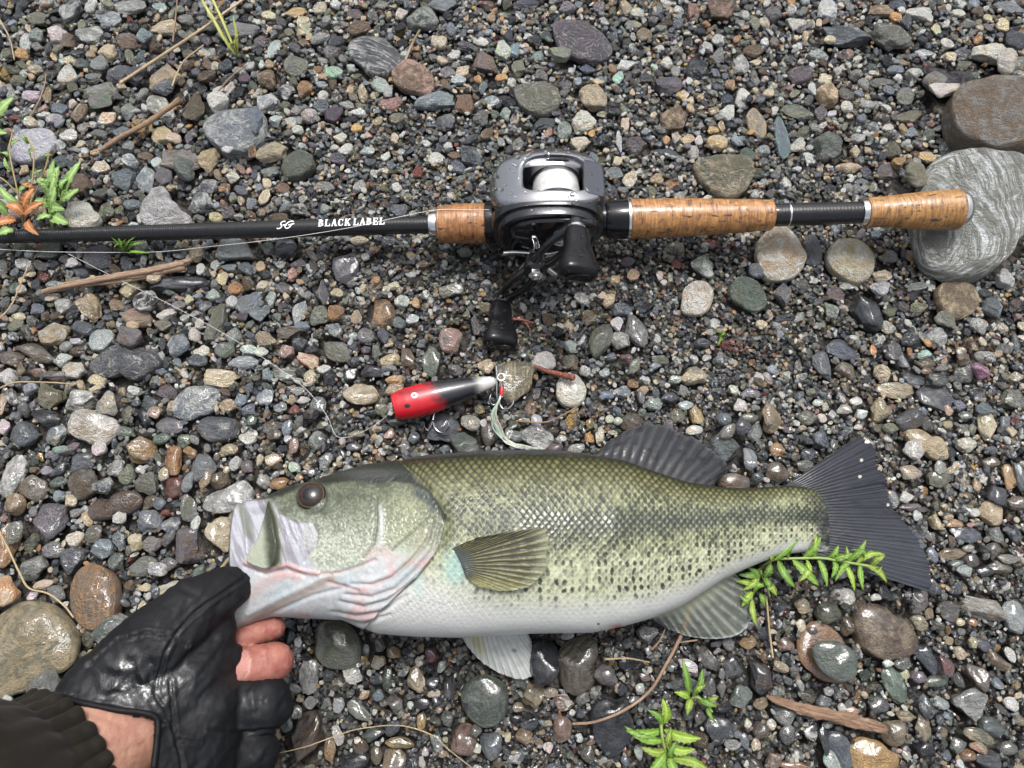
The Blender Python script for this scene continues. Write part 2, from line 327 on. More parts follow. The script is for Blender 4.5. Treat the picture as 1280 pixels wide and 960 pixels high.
# other stones: x y w h (in 4x zoom pixels of that tile) angle colours flags
TILES = {
(0,0): """590 365 170 120 -20 sl A;530 95 150 85 0 bl-lg;655 30 170 90 0 gr-lg b;345 55 130 140 30 sl-lg A;180 80 120 80 20 ol-gr;285 165 115 100 0 wh A
450 175 140 100 0 gr-lg m;635 200 130 100 20 br-gr m;725 185 85 80 0 bl A;830 130 160 90 -10 cr-tn sA;930 100 80 60 0 gr;1190 150 220 90 -5 gr-bl R;785 25 100 50 0 bg;345 205 90 80 -30 br
180 170 75 80 0 gr b;120 205 70 100 0 bg;25 265 70 70 -30 ol;530 255 100 100 40 cr-tn mv;500 320 90 80 0 gr R;410 320 70 60 0 sl R;340 290 85 55 10 cr s;330 370 130 110 20 lg-tn m;455 380 90 60 0 bl v
810 390 190 140 -10 tn-gr mA;690 390 110 90 -40 sl;695 275 60 80 20 sl R;485 455 180 100 -10 ol-lg b;505 520 130 90 0 gn m;150 470 110 70 0 lg s;290 545 90 60 0 bl;790 515 120 110 0 lg-ol b
970 540 130 160 10 br-ol m;1095 530 110 120 0 wh A;1190 460 70 80 0 bk;1220 390 70 60 0 pu;1130 320 80 90 0 sl;265 590 95 60 -20 lv-lg;150 610 65 60 0 cr;70 585 60 40 0 rd-pu R;300 720 85 75 30 gr-bg R
495 665 95 45 0 gr;800 670 140 100 30 tn m;870 695 85 55 10 cr;945 670 55 100 10 gr;900 805 210 140 10 gr-br AF;1045 790 110 150 0 tn-br mA;945 865 100 110 -20 gn A;495 830 100 75 -5 cr-lg v;625 880 110 140 15 bl-gr m
730 885 95 140 10 bl-lg;665 825 80 70 20 bl-lg A;780 810 55 60 0 wh R;820 880 90 100 0 pu-gr A;300 800 90 70 0 sl;390 920 110 110 0 br s;1035 920 100 90 0 sl-lg v;1120 935 70 60 0 br-or R;1160 885 70 60 0 lg
1155 775 65 45 0 wh;1265 770 60 80 0 br-or;105 270 70 65 10 or A;155 378 60 40 15 cr-or;235 465 40 90 0 tn-or;840 455 110 80 0 sl-gn;630 555 70 90 0 bl;720 780 80 50 0 br;640 720 70 60 0 gr;1145 435 55 60 0 wh;935 270 80 55 0 br;1160 90 70 50 0 bl""",
(1,0): """900 505 220 110 -15 bl-bg A;835 95 160 140 0 gn-lg vR;195 330 130 110 -15 gr R;240 435 85 120 5 or-br b;210 820 175 160 -15 gn-ol R;100 765 190 90 -20 tn-gr m;410 790 90 70 0 sl;950 600 120 100 10 sl-gr A
1140 310 120 130 -30 br-pu m;60 390 110 110 0 br-tn m;150 460 110 90 0 bk-lg v;50 510 110 100 20 lg-bl m;20 640 60 150 0 bl;385 575 110 90 -20 pu A;325 525 90 80 20 sl A;390 355 95 75 10 bg A;90 230 60 130 20 bg
15 200 70 100 0 pu-br;400 205 90 70 0 sl R;375 250 80 80 0 gr A;65 75 75 50 -10 cr;195 60 120 60 0 tn-ye;230 130 80 110 20 cr;490 65 90 60 10 pu;930 20 150 90 0 bl-gr;1155 10 100 60 0 br;630 15 80 50 0 gr;725 60 70 70 0 lg
920 205 90 90 0 cr-wh;1040 220 120 60 20 pu;1235 250 80 100 0 lg;955 355 75 80 0 pu-gr;1035 355 85 70 0 cr-tn;1015 400 80 50 0 bg;1180 500 85 70 0 bl-lg m;1135 440 45 80 20 bl;1225 385 70 45 0 or;1245 565 60 70 0 bg
1130 590 90 90 0 gr;1045 510 100 120 0 br;700 590 90 80 0 ol;610 605 60 60 0 tn;660 465 60 70 20 bg;680 510 130 80 0 pk-br;335 475 60 60 0 wh;320 420 70 40 0 bl;480 480 60 45 0 ol;620 420 110 80 0 lg s;95 600 70 60 0 lg
175 600 70 70 0 lg;265 570 80 80 0 lg-br m;205 645 60 50 0 wh;420 690 70 60 0 wh;505 640 60 50 0 ye;690 690 45 60 0 cr;560 750 80 45 0 bg-lg;645 780 50 50 0 lg;805 850 50 70 -10 rd A;960 730 45 45 0 wh;345 925 100 60 10 gr;130 935 80 70 0 br;65 850 100 60 0 gr""",
(2,0): """70 10 150 50 0 sl;240 290 120 80 30 gr;130 275 80 60 -20 bl R;275 415 75 70 0 pu R;400 480 190 130 40 tn-gr sA;360 600 120 130 20 wh-cr m;345 705 100 85 0 cr-wh m;265 650 80 110 20 gn-bg R;165 610 120 70 -20 sl A
400 660 40 40 0 ye;460 700 90 80 0 bk-sl R;535 700 35 130 0 lg;570 615 55 90 0 cr;810 580 130 140 0 br-tn A;630 725 120 120 0 pu-br m;770 420 170 100 -10 pu-sl A;930 340 120 110 15 bk-sl A;1030 710 110 85 0 cr-ye R;1005 650 60 45 0 tn-ye
1080 555 90 90 0 lg-wh m;1230 600 110 190 -15 tn-bl m;905 50 75 120 0 pk-br m;1045 50 140 130 0 br-pk m;560 30 80 90 0 tn-gr m;630 60 80 60 0 lg;610 115 90 50 0 gr;510 860 90 70 0 bl-gr R;590 890 80 90 0 tn-lg m;880 690 80 60 -20 tn
910 755 60 90 10 lg-ol;1175 765 90 90 -20 gn m;1265 745 80 80 0 bg;1220 310 60 40 0 cr;1150 320 80 110 0 gr-lg b;1060 330 70 40 0 pu;1080 490 70 50 0 sl;1270 390 40 40 0 wh;530 385 60 70 0 bg;715 330 45 50 0 lg;300 355 45 45 -30 bg-lg
380 345 90 50 20 sl;30 340 80 110 0 ol-gr;15 240 60 90 0 bl;770 750 150 40 10 sl;935 700 40 60 0 wh;530 800 60 60 0 cr-wh;635 620 45 40 0 wh""",
(3,0): """375 185 280 110 5 sl-bl mA;620 190 190 160 10 gr-ol vA;1115 260 180 130 10 wh-cr mA;1240 200 120 110 0 sl R;1210 30 160 70 10 bl-gr R;775 65 170 90 10 lg-wh mA;1240 310 150 80 -20 ol-lg b;1120 390 110 120 0 lg-cr v;155 370 130 110 -15 pu-sl A
155 555 190 90 10 ol-sl AF;300 480 120 130 0 tn-br m;75 690 75 250 -3 bl R;305 725 150 160 20 gn-gr mA;290 385 85 75 0 cr R;580 400 110 50 0 gr-br R;695 485 100 90 40 gr-ol;815 430 110 100 20 gr-br R;795 260 120 50 0 bg-wh m;970 260 100 70 0 sl-bl
980 320 90 60 -20 ol-gr;300 50 100 110 0 lg;135 110 120 90 0 lg-tn s;30 65 90 80 0 pu-gr R;650 15 120 60 0 sl;270 270 120 70 0 bg-gn A;450 360 75 70 0 gr;640 345 90 50 0 bl;730 365 80 80 0 lg-wh m;840 500 150 80 0 wh-cr m
1050 60 60 70 0 br R;1180 120 70 80 0 cr R;1100 90 50 40 0 cr R;955 65 70 45 0 wh-cr;840 145 50 60 0 cr;710 580 150 70 -15 ol-br m;600 635 60 40 0 wh;630 745 100 80 35 ol;410 825 120 65 10 cr-pk;640 825 70 60 0 or;600 860 110 90 0 pu-br m
800 780 100 60 10 cr-ye;500 850 60 90 0 sl;890 740 70 90 0 bl-gr;155 720 100 60 -35 lg-cr;265 565 60 90 0 pu-sl;325 565 60 35 0 wh;395 530 60 70 0 lg;225 440 40 80 0 wh;560 55 130 80 0 tn-br mA;35 205 50 55 0 ol;150 225 55 40 0 wh;300 215 60 45 0 cr;680 940 100 130 0 ol-br""",
(0,1): """530 100 80 100 10 ol R;1000 50 110 120 20 sl-lg v;660 60 90 55 0 bl;1000 130 70 55 0 gn;1140 100 90 80 0 pu;1075 130 70 60 0 tn;600 85 50 60 0 ol;110 355 90 70 20 lg-gr m;240 290 140 110 0 gn-gr;480 330 160 150 0 sl F;355 355 60 70 0 lg
620 350 80 80 0 sl;655 480 130 110 -10 tn-ol m;780 440 90 60 -20 cr-tn;890 450 290 90 -8 bk-sl AW;980 300 70 90 0 cr-tn;1180 290 200 130 0 lg-gr m;745 550 110 130 30 bk-wh v;830 610 100 50 -10 wh;570 560 100 80 -10 tn-br;450 570 150 110 40 tn-br m
310 560 100 90 0 lg-ol;690 625 160 100 0 tn-pk mR;690 685 60 40 0 tn;810 665 90 60 15 ol;180 590 80 65 0 bl-pu R;90 620 80 40 0 cr;115 492 60 45 0 wh;75 480 80 60 0 gn;265 710 150 130 20 tn-lg mA;405 680 120 90 -10 sl-bl;500 740 120 125 15 bg-lg R;380 745 80 35 0 lg
670 740 130 100 0 pu-br R;885 770 120 115 -20 bl-lg;175 795 230 90 20 br-gr;380 790 90 65 0 br-pu R;1010 790 95 75 0 wh-cr R;1120 790 105 85 0 gr R;990 845 90 70 0 sl-bl R;1080 660 90 210 15 ol-gr m;1165 720 100 90 0 gr;995 655 50 60 0 wh R;970 715 55 80 0 wh-tn m
1175 480 80 70 0 or-br;1110 430 70 80 0 cr;1245 550 110 130 40 bl-gr m;1250 790 100 50 15 bg R;370 890 120 100 -15 lg-tn;290 920 150 60 -10 gr;320 840 100 70 -20 lg-gr;180 900 110 50 0 br;100 890 50 60 0 br;35 920 90 110 0 lg-gr;50 830 120 80 0 br-gr
1085 930 220 100 0 cr-tn ssA;1215 850 150 70 -5 bl-lg b;1215 620 60 60 0 pu-br R;1075 360 50 70 0 lg;1145 375 80 40 0 bl;1060 510 70 60 0 bg;945 540 50 55 0 cr;920 630 55 45 0 lg;1240 450 90 80 30 br-gr;485 940 90 60 0 cr-tn;890 570 80 60 0 gr""",
(1,1): """205 95 120 90 0 bk-wh v;720 80 110 80 -20 sl-bl;440 370 150 180 0 sl-pu FW;330 500 75 150 -5 pu-sl;210 590 80 140 15 bl-lg b;130 470 90 75 0 pu-gr;320 620 120 110 -10 ol-gr A;400 610 80 90 30 or-br;500 625 60 80 0 tn-ol;625 600 150 160 0 br-or mFW
550 710 95 95 0 pu-gr R;390 785 190 110 40 ol-gr A;985 730 140 150 0 pk-gr m;880 830 105 190 -8 gn-ol vW;970 490 130 90 0 ol-lg mW;515 240 100 50 0 cr-tn R;1150 570 80 70 0 br;1095 660 60 120 -10 gr;1040 300 80 50 0 gn;800 555 40 60 0 or-tn;715 655 65 65 0 bl A
730 540 80 70 0 lg-wh m;785 635 70 50 0 wh;690 465 70 50 0 cr;545 320 45 40 0 wh;775 410 60 35 0 bg;830 355 70 40 0 br;390 690 80 80 0 bl-lg m;155 795 90 80 0 pk-br;205 750 100 90 0 bk-sl A;150 700 140 70 -5 br-gr;40 735 120 80 0 tn-ol;20 610 110 90 -20 bl-gr A
70 530 60 80 0 bg-lg;210 355 90 45 0 sl;180 410 50 70 0 pk;405 500 70 50 0 tn;550 785 55 40 0 pu;600 800 50 80 10 gr;665 835 110 60 -15 tn-cr;755 830 80 120 -15 br-ol mW;670 880 90 40 0 bl;690 940 110 60 0 or-tn;570 895 120 80 0 bk-sl W;475 910 90 80 0 bk W
270 925 70 90 0 cr-tn;260 840 130 70 25 tn;140 910 140 70 10 ol-lg;50 910 70 70 0 bl;30 800 70 50 0 wh;1150 870 100 80 0 tn-cr R;990 890 90 60 30 gr;120 360 55 45 0 lg-ol;20 370 50 60 0 tn;60 280 60 80 0 gn-gr;155 280 130 100 0 bk-sl W""",
(2,1): """950 370 130 110 10 gn-lg A;440 740 110 180 10 ol-gr RW;630 700 120 190 -15 gr-pu vW;545 745 110 100 20 ol-lg b;525 660 65 75 0 wh A;385 630 80 90 -20 br-ol;545 590 105 80 10 sl-bl A;655 570 95 70 0 bk-sl A;490 540 70 75 0 tn-cr R;450 520 50 40 0 cr
610 415 65 65 0 tn;580 345 75 55 0 pu R;825 360 50 50 0 rd A;295 840 100 75 -20 ol A;750 830 100 60 15 ol-gr R;720 870 65 40 0 bg;910 920 140 110 0 tn-gr m;955 750 90 60 0 sl-pu;575 830 70 60 -20 pu-rd;500 825 60 50 0 bl;465 900 60 60 0 lg;365 890 60 70 0 lg-ol
610 870 60 90 20 gr-ol;670 935 60 50 0 wh A;820 940 80 50 0 gn-lg;740 415 40 50 0 wh;760 450 40 35 0 wh;915 830 50 50 0 wh;1250 655 60 50 0 cr;1225 400 90 80 20 bl-gr;350 530 100 60 20 gr-lg b""",
(3,1): """230 280 95 180 0 sl R;500 590 140 220 -25 bk-sl WW;80 510 95 110 0 pu-gr A;345 510 100 80 10 pu-br R;320 590 80 100 -20 gr;565 480 100 80 0 lg-bl mA;615 320 90 90 0 gr-ol A;800 390 80 70 0 gn;570 420 110 60 0 cr-tn;400 470 80 40 0 lg-wh;745 470 110 45 0 gr
760 580 110 70 -25 ol-tn;850 725 110 100 0 gr-lg v;885 640 110 90 30 ol-gr;610 675 80 80 0 lg-tn mA;790 810 80 50 -10 pg R;670 850 60 70 0 bg R;790 855 100 60 0 br-ol;1070 840 110 75 20 bk-wh bb;1060 895 105 85 10 pp A;980 900 110 120 0 gr-sl A;960 845 80 70 0 br-gr
1135 580 100 130 -10 bl-gr;1245 760 40 110 0 sl;1250 570 80 80 0 bk-br;1190 430 90 100 0 lg-wh mv;1210 320 50 60 0 tn-or;630 790 90 110 0 gr-sl A;400 890 110 90 20 ol m;735 930 140 80 20 sl-pu F;830 940 120 70 0 sl A;280 870 90 150 -20 bl-gr b;360 780 180 110 30 sl F
530 790 35 60 0 or;1020 760 70 80 0 br-tn;1240 920 70 60 0 tn-lg;675 570 60 70 0 sl A;610 600 70 50 0 ol""",
(0,2): """1085 225 210 140 0 sl-gr sR;845 205 160 85 5 pu-gr R;835 35 110 80 20 pu-br;865 385 100 160 -5 or-rd m;865 520 95 110 0 rd-br R;700 320 150 140 0 tn-or b;540 100 115 140 -20 gr-tn;390 85 160 110 -10 wh-bk m;250 60 130 120 20 ol-br A
120 255 135 130 0 sl-bl R;275 250 115 120 0 bl-cr mA;240 175 150 80 10 bk-sl;425 505 150 150 0 br-gr R;390 390 135 95 -10 bl-pu;60 460 130 210 0 lg-gn sm;165 520 150 140 -15 br-gr R;75 600 100 110 0 tn-br R;250 680 180 180 15 pu-sl A;540 520 110 90 -20 sl-lg v
635 450 80 110 0 ol;735 500 120 120 0 ol-gr A;575 425 100 90 -30 lg-ol;505 325 75 75 -20 wh A;610 235 110 70 -5 gn-gr;720 175 60 120 -25 bk;775 145 80 70 0 tn-pk s;745 90 110 90 -20 sl A;810 270 90 60 0 gn R;920 280 80 90 20 gn R;955 340 85 70 0 or-tn m
1240 265 100 75 0 wh R;1150 330 90 60 0 tn-ol R;1150 570 260 140 -10 lg-gr bA;1095 745 130 190 -5 cr-tn mA;945 820 160 190 0 pu-br mA;1170 665 80 60 0 bg R;940 625 90 150 -5 ol-gr;985 705 50 85 0 lg-wh m;820 645 50 40 0 rd A;855 700 110 90 -20 bl-lg m
735 685 130 110 0 bl-gr A;615 670 80 60 0 wh;470 745 95 90 -45 ol R;375 770 100 90 0 cr-wh m;500 820 130 100 -10 bl-gn sA;350 590 70 70 0 cr-wh;350 890 130 150 10 sl-pu A;255 830 110 90 0 gr-pu;145 795 80 90 0 ol-bk;95 740 80 120 0 gr-ol;160 920 160 130 0 gr-lg sA
720 910 150 100 -5 ol-gr;800 930 90 70 0 lv-wh A;840 900 90 70 0 gr-pu A;575 890 95 100 -20 gn-bk A;590 770 70 110 -20 bl;670 780 80 60 -30 cr;690 810 70 50 -20 tn;755 800 110 90 -35 gr;840 770 60 90 15 pu-gr;750 590 110 80 -30 br-ol;800 600 70 60 -30 bl
1010 430 140 160 0 gr-bl s;945 500 60 120 10 bl-gr;1100 490 100 90 0 br;1050 490 50 100 20 tn-br;1240 130 80 80 0 bl;1200 70 80 80 0 bl-sl;1130 105 90 70 -10 tn-cr;290 490 90 55 -10 gn-bl;225 430 60 50 0 bg;300 325 80 40 0 bg;365 310 80 50 -20 gr;630 145 60 110 0 ol-bk
820 450 60 70 0 tn;0 100 60 120 0 cr-tn s;20 215 60 80 0 wh;155 25 80 70 0 lv;30 800 130 220 0 or-tn m;1240 415 70 80 -30 pu-br""",
(1,2): """535 50 190 130 -5 cr-tn m;700 25 110 60 0 tn R;300 280 95 100 -25 gn-lg R;75 380 90 80 0 cr-or;115 500 110 70 -15 or-br m;190 415 55 60 -30 lg;340 380 80 100 20 bl-lg b;45 65 110 90 0 bl-lg m;125 110 75 65 0 bl-lg A;310 100 90 90 0 gr R
280 150 90 60 0 bk-br;190 130 60 60 0 rd-br;65 210 90 80 0 br-gr R;95 255 80 60 0 br;930 220 170 160 30 sl-pu F;1045 300 150 130 0 gn-gr sA;1070 195 110 85 0 lg-tn m;1165 250 95 130 0 br-gr R;1015 110 80 80 0 gr;1115 125 60 50 0 ol-ye;1265 260 60 90 0 gr R
500 250 110 60 -10 gr-tn;700 190 110 40 0 gn-gr;490 315 80 45 0 sl R;940 320 60 40 0 bl;790 265 60 70 0 bl;1140 195 40 50 0 wh;430 285 35 40 0 wh;155 275 45 45 0 wh;190 310 50 90 0 pk-br;35 490 70 80 -30 lg-ol;215 470 50 45 0 tn-or;680 370 60 40 0 br;505 355 45 40 0 tn""",
(2,2): """110 265 200 120 25 gr-lg vA;600 195 120 110 -15 br-gr R;710 95 95 75 0 bg-gn R;920 150 90 100 0 tn A;830 160 85 80 0 ol R;915 230 90 50 0 wh R;1070 310 200 180 0 gn-bl bA;1060 250 100 60 -40 gr-br;1060 175 75 70 0 bl R;1145 110 70 80 0 wh-lg m
1190 390 75 140 -10 bl-gr;1115 490 170 90 0 br-gr R;1105 25 60 50 0 wh;1200 45 110 60 0 gr;1190 165 90 50 0 ol-gr;555 30 100 60 0 bl-lg;655 30 60 50 0 tn;95 115 70 110 0 br-pk;120 190 60 70 0 lg;20 270 60 60 0 gr R;205 185 60 60 0 pu;205 230 70 60 0 br
220 320 90 50 -10 pu-rd;320 320 100 60 -20 lg-tn;440 260 45 90 0 cr-wh;385 265 60 60 0 or;390 200 50 60 0 ol-ye;490 175 45 45 0 wh;530 185 45 45 0 wh;470 60 80 50 0 bl;870 105 80 50 -10 bg;1220 240 80 90 0 gr;1140 220 90 100 0 sl;1265 160 60 120 0 tn;1220 470 60 60 0 sl;1265 350 50 60 0 sl;530 130 50 60 0 bl;645 70 40 70 0 gr""",
(3,2): """655 30 210 90 10 tn-ol RF;840 60 190 140 25 sl-gr F;560 130 110 130 30 tn-ol A;710 180 140 120 10 sl-br A;1225 70 140 100 0 ol-gr v;20 175 100 140 10 tn-ol s;200 165 100 80 0 ol-gr;265 270 90 110 -15 sl-bl A;50 330 80 80 0 or-br;205 350 75 65 0 sl-bl A
50 440 120 110 0 br-gr R;385 130 80 60 0 lg-tn;470 145 70 60 0 lg;445 80 70 50 0 wh;265 170 55 50 0 wh;455 215 45 40 0 wh;255 90 60 40 0 wh-bl;1125 650 115 130 0 tn-cr mRW;1000 750 180 80 0 sl-bl AF;925 845 160 65 0 tn-br R;840 690 75 85 0 tn-cr;940 700 95 50 0 tn-or
1210 450 75 150 5 or-tn A;1262 460 60 180 0 bl-gr A;1150 560 120 100 0 sl;715 330 100 100 0 wh-lg m;855 475 140 90 -5 ol-gr R;855 420 60 70 0 lg-ol R;720 440 110 80 10 tn-gr;690 565 70 60 0 wh;640 580 70 100 0 lg-bl;1090 200 100 140 0 cr-tn mA;1000 300 120 80 0 wh-cr A
1120 385 90 60 0 br-ol R;1045 505 45 70 0 tn R;1240 600 110 70 0 br-gr;1145 750 110 80 10 gr-gn A;1130 830 90 90 0 ol-gr;940 900 80 40 0 gn;985 935 80 60 0 lg-bl;1085 930 90 60 0 bk;1200 875 110 50 10 gr;1175 920 150 80 0 ol-br;1015 880 80 70 0 pu-br;825 860 60 80 0 bl
970 105 70 55 0 bl;990 160 70 50 0 gn-gr;1070 130 90 60 0 bl;905 135 50 60 0 pk-tn;905 200 60 50 0 tn-br;1190 190 60 70 0 bl-gr;560 295 60 60 0 bk-wh m;510 310 70 110 -10 br-gr;750 660 50 60 0 lg;730 610 130 50 -15 gr;1240 740 80 120 0 bk-bl""",
(0,3): """45 90 180 170 0 or-cr mm;580 260 190 200 -40 gn-lg ms;280 90 120 90 20 gr-ol;215 40 100 50 -10 cr;195 100 55 45 0 wh;440 310 80 110 0 ol-bk;300 545 150 150 0 gr;850 65 170 80 -15 cr-wh m;85 610 55 50 0 wh;720 55 70 45 0 cr;785 75 60 90 0 sl;405 400 40 50 0 ol-lg""",
(1,3): """260 510 100 180 -10 lg-gr mvW;470 495 125 85 0 wh-lg mR;610 425 85 80 0 tn-gr R;655 510 60 120 0 gn-bk RWW;800 525 100 130 -20 cr-tn b;510 675 160 80 45 ol-lg b;240 820 170 270 10 br-bk mWW;365 875 65 110 0 or-tn;410 800 60 110 -15 wh-lg m
590 795 130 70 -15 gn-bk W;715 835 150 55 5 ol-ye b;1035 825 140 150 0 br-pk sA;1170 850 120 130 20 bl-gr b;690 920 115 130 0 tn-gr m;500 930 180 100 0 bk-sl W;600 900 60 90 0 br;520 850 80 80 0 br;410 640 70 90 -10 lg-lv;925 455 45 70 20 lg;880 400 80 80 0 rd-pu m
700 640 100 110 0 gr-br m;900 830 70 120 -30 bg-lg;770 650 35 40 0 wh;845 885 35 50 0 wh;1105 860 45 50 0 wh;510 820 40 35 0 cr;545 595 60 50 0 or-wh m;680 380 90 60 0 tn-or;885 535 60 50 0 bl;960 565 70 100 0 sl;900 725 70 60 0 ol;960 720 70 80 0 gn-bk
825 725 50 90 0 ol-ye;830 640 90 60 0 bk;610 600 60 60 0 bl;915 670 35 35 0 tn;935 890 50 40 0 tn;1260 805 40 50 0 cr;200 680 80 70 -20 ol-lg;150 740 70 90 0 gn;130 520 90 70 0 gn-lg;620 350 60 70 0 gr;545 360 60 80 0 bk;1100 770 60 60 0 gr;1210 930 50 60 0 br""",
(2,3): """170 440 190 220 0 bk-sl WW;105 600 100 130 25 tn-ol;265 640 110 90 0 pk-wh mA;90 735 110 80 0 bk-sl RW;380 890 90 100 0 ol-br R;880 445 110 60 20 wh A;990 420 90 140 -25 gr-br W;1110 460 110 110 0 bk-gr sR;1240 510 130 180 0 bk-br W;1145 610 120 110 0 bg-gn m
1030 760 140 150 -10 sl-bk vA;885 680 70 90 0 bk-gn RW;940 710 60 80 0 br-gr;860 540 150 70 -5 gr-sl;990 550 80 100 0 gr-sl;1050 560 45 90 0 gr;1180 335 90 60 10 or R;640 570 55 60 0 wh;660 505 70 40 0 gr;675 290 110 90 0 lg-gr m;30 660 60 50 0 tn;195 585 80 50 0 tn-gr
180 860 55 50 0 wh;340 815 45 45 0 wh;635 885 45 70 0 wh;1245 640 80 60 0 tn;680 375 45 40 0 lg;460 500 120 110 0 gr-pu A;1180 740 40 50 0 wh;1220 850 50 70 0 cr-pk;1165 830 50 80 0 gr;250 770 100 130 0 pk-br s;1250 780 90 90 0 br-pu;60 800 90 80 0 tn-br m""",
(3,3): """305 185 130 105 0 ol-bk RW;405 260 95 110 0 br-bk AW;640 550 110 190 -30 gn-pg R;800 410 110 180 -25 sl-bl W;880 450 70 120 -20 pu-rd;770 120 100 130 0 gr A;915 175 105 110 0 gr-br A;1235 210 110 160 0 bg-lg R;1085 150 220 130 10 lg-tn bA;1030 235 55 40 0 or;965 230 45 40 0 cr
730 230 90 80 0 tn-ol m;685 490 60 55 0 cr R;630 780 130 130 0 tn-br ssR;365 870 120 180 -20 sl-bl R;785 750 80 150 0 tn-gr A;785 640 80 130 -10 bk-bl A;700 705 110 60 0 ol-tn R;560 650 110 90 0 gr-pu A;1015 640 180 160 0 gr-lg bW;1120 760 140 100 20 gn-bl R;1050 800 160 70 25 ol-tn A
1100 930 150 110 0 sl-pu A;1005 900 85 70 0 or-pk R;1220 645 80 70 0 wh;1155 420 150 80 30 br-tn m;970 390 75 70 0 cr-tn A;1050 510 110 130 0 br-gr m;1080 350 90 60 20 bl-sl;1025 330 50 60 0 tn;790 870 110 90 20 bk;955 850 90 80 -20 gr;1040 855 90 60 20 tn;1205 860 90 70 0 gr-gn
960 935 45 50 0 wh R;845 525 120 60 0 gr;755 505 80 60 0 gr;660 435 90 60 0 gr;540 110 60 40 0 wh R;590 435 60 45 0 wh;170 150 80 80 0 tn-ol m;165 245 50 65 0 cr;215 270 55 40 0 pu-br;90 350 90 80 0 br-pk;210 600 100 90 0 ol-br;285 625 80 80 0 bl-gr;90 700 110 90 -15 gr-lg b
215 780 80 90 0 bk-wh v;100 790 80 100 0 gr-lg;275 810 50 160 0 bk;35 920 90 90 0 pk-br m;140 955 180 50 0 or-br;310 930 80 130 -20 lg;420 675 80 50 0 or-pk;370 660 40 45 0 wh;305 575 55 45 0 lg-wh""",
}
# ------------------------------------------------------------------ stone shapes, colours and materials
PAL = {'sl':(.080,.086,.097),'bk':(.030,.032,.037),'gr':(.155,.155,.148),'lg':(.33,.33,.315),'wh':(.66,.64,.59),'cr':(.52,.44,.32),
       'tn':(.30,.235,.155),'or':(.33,.19,.095),'br':(.125,.092,.066),'ol':(.135,.135,.100),'gn':(.110,.130,.108),'bg':(.235,.262,.252),
       'bl':(.150,.168,.188),'pu':(.118,.104,.115),'pk':(.30,.195,.165),'rd':(.17,.055,.045),'ye':(.46,.30,.11),'lv':(.240,.235,.252),
       'pp':(.27,.14,.19),'pg':(.28,.36,.30)}
CNAME = {'sl':'slate grey','bk':'black','gr':'grey','lg':'light grey','wh':'white','cr':'cream','tn':'tan','or':'rust-orange','br':'brown',
         'ol':'olive','gn':'green','bg':'pale blue-green','bl':'blue-grey','pu':'purplish grey','pk':'pink','rd':'dark red','ye':'yellow',
         'lv':'lavender grey','pp':'plum pink','pg':'mint green'}

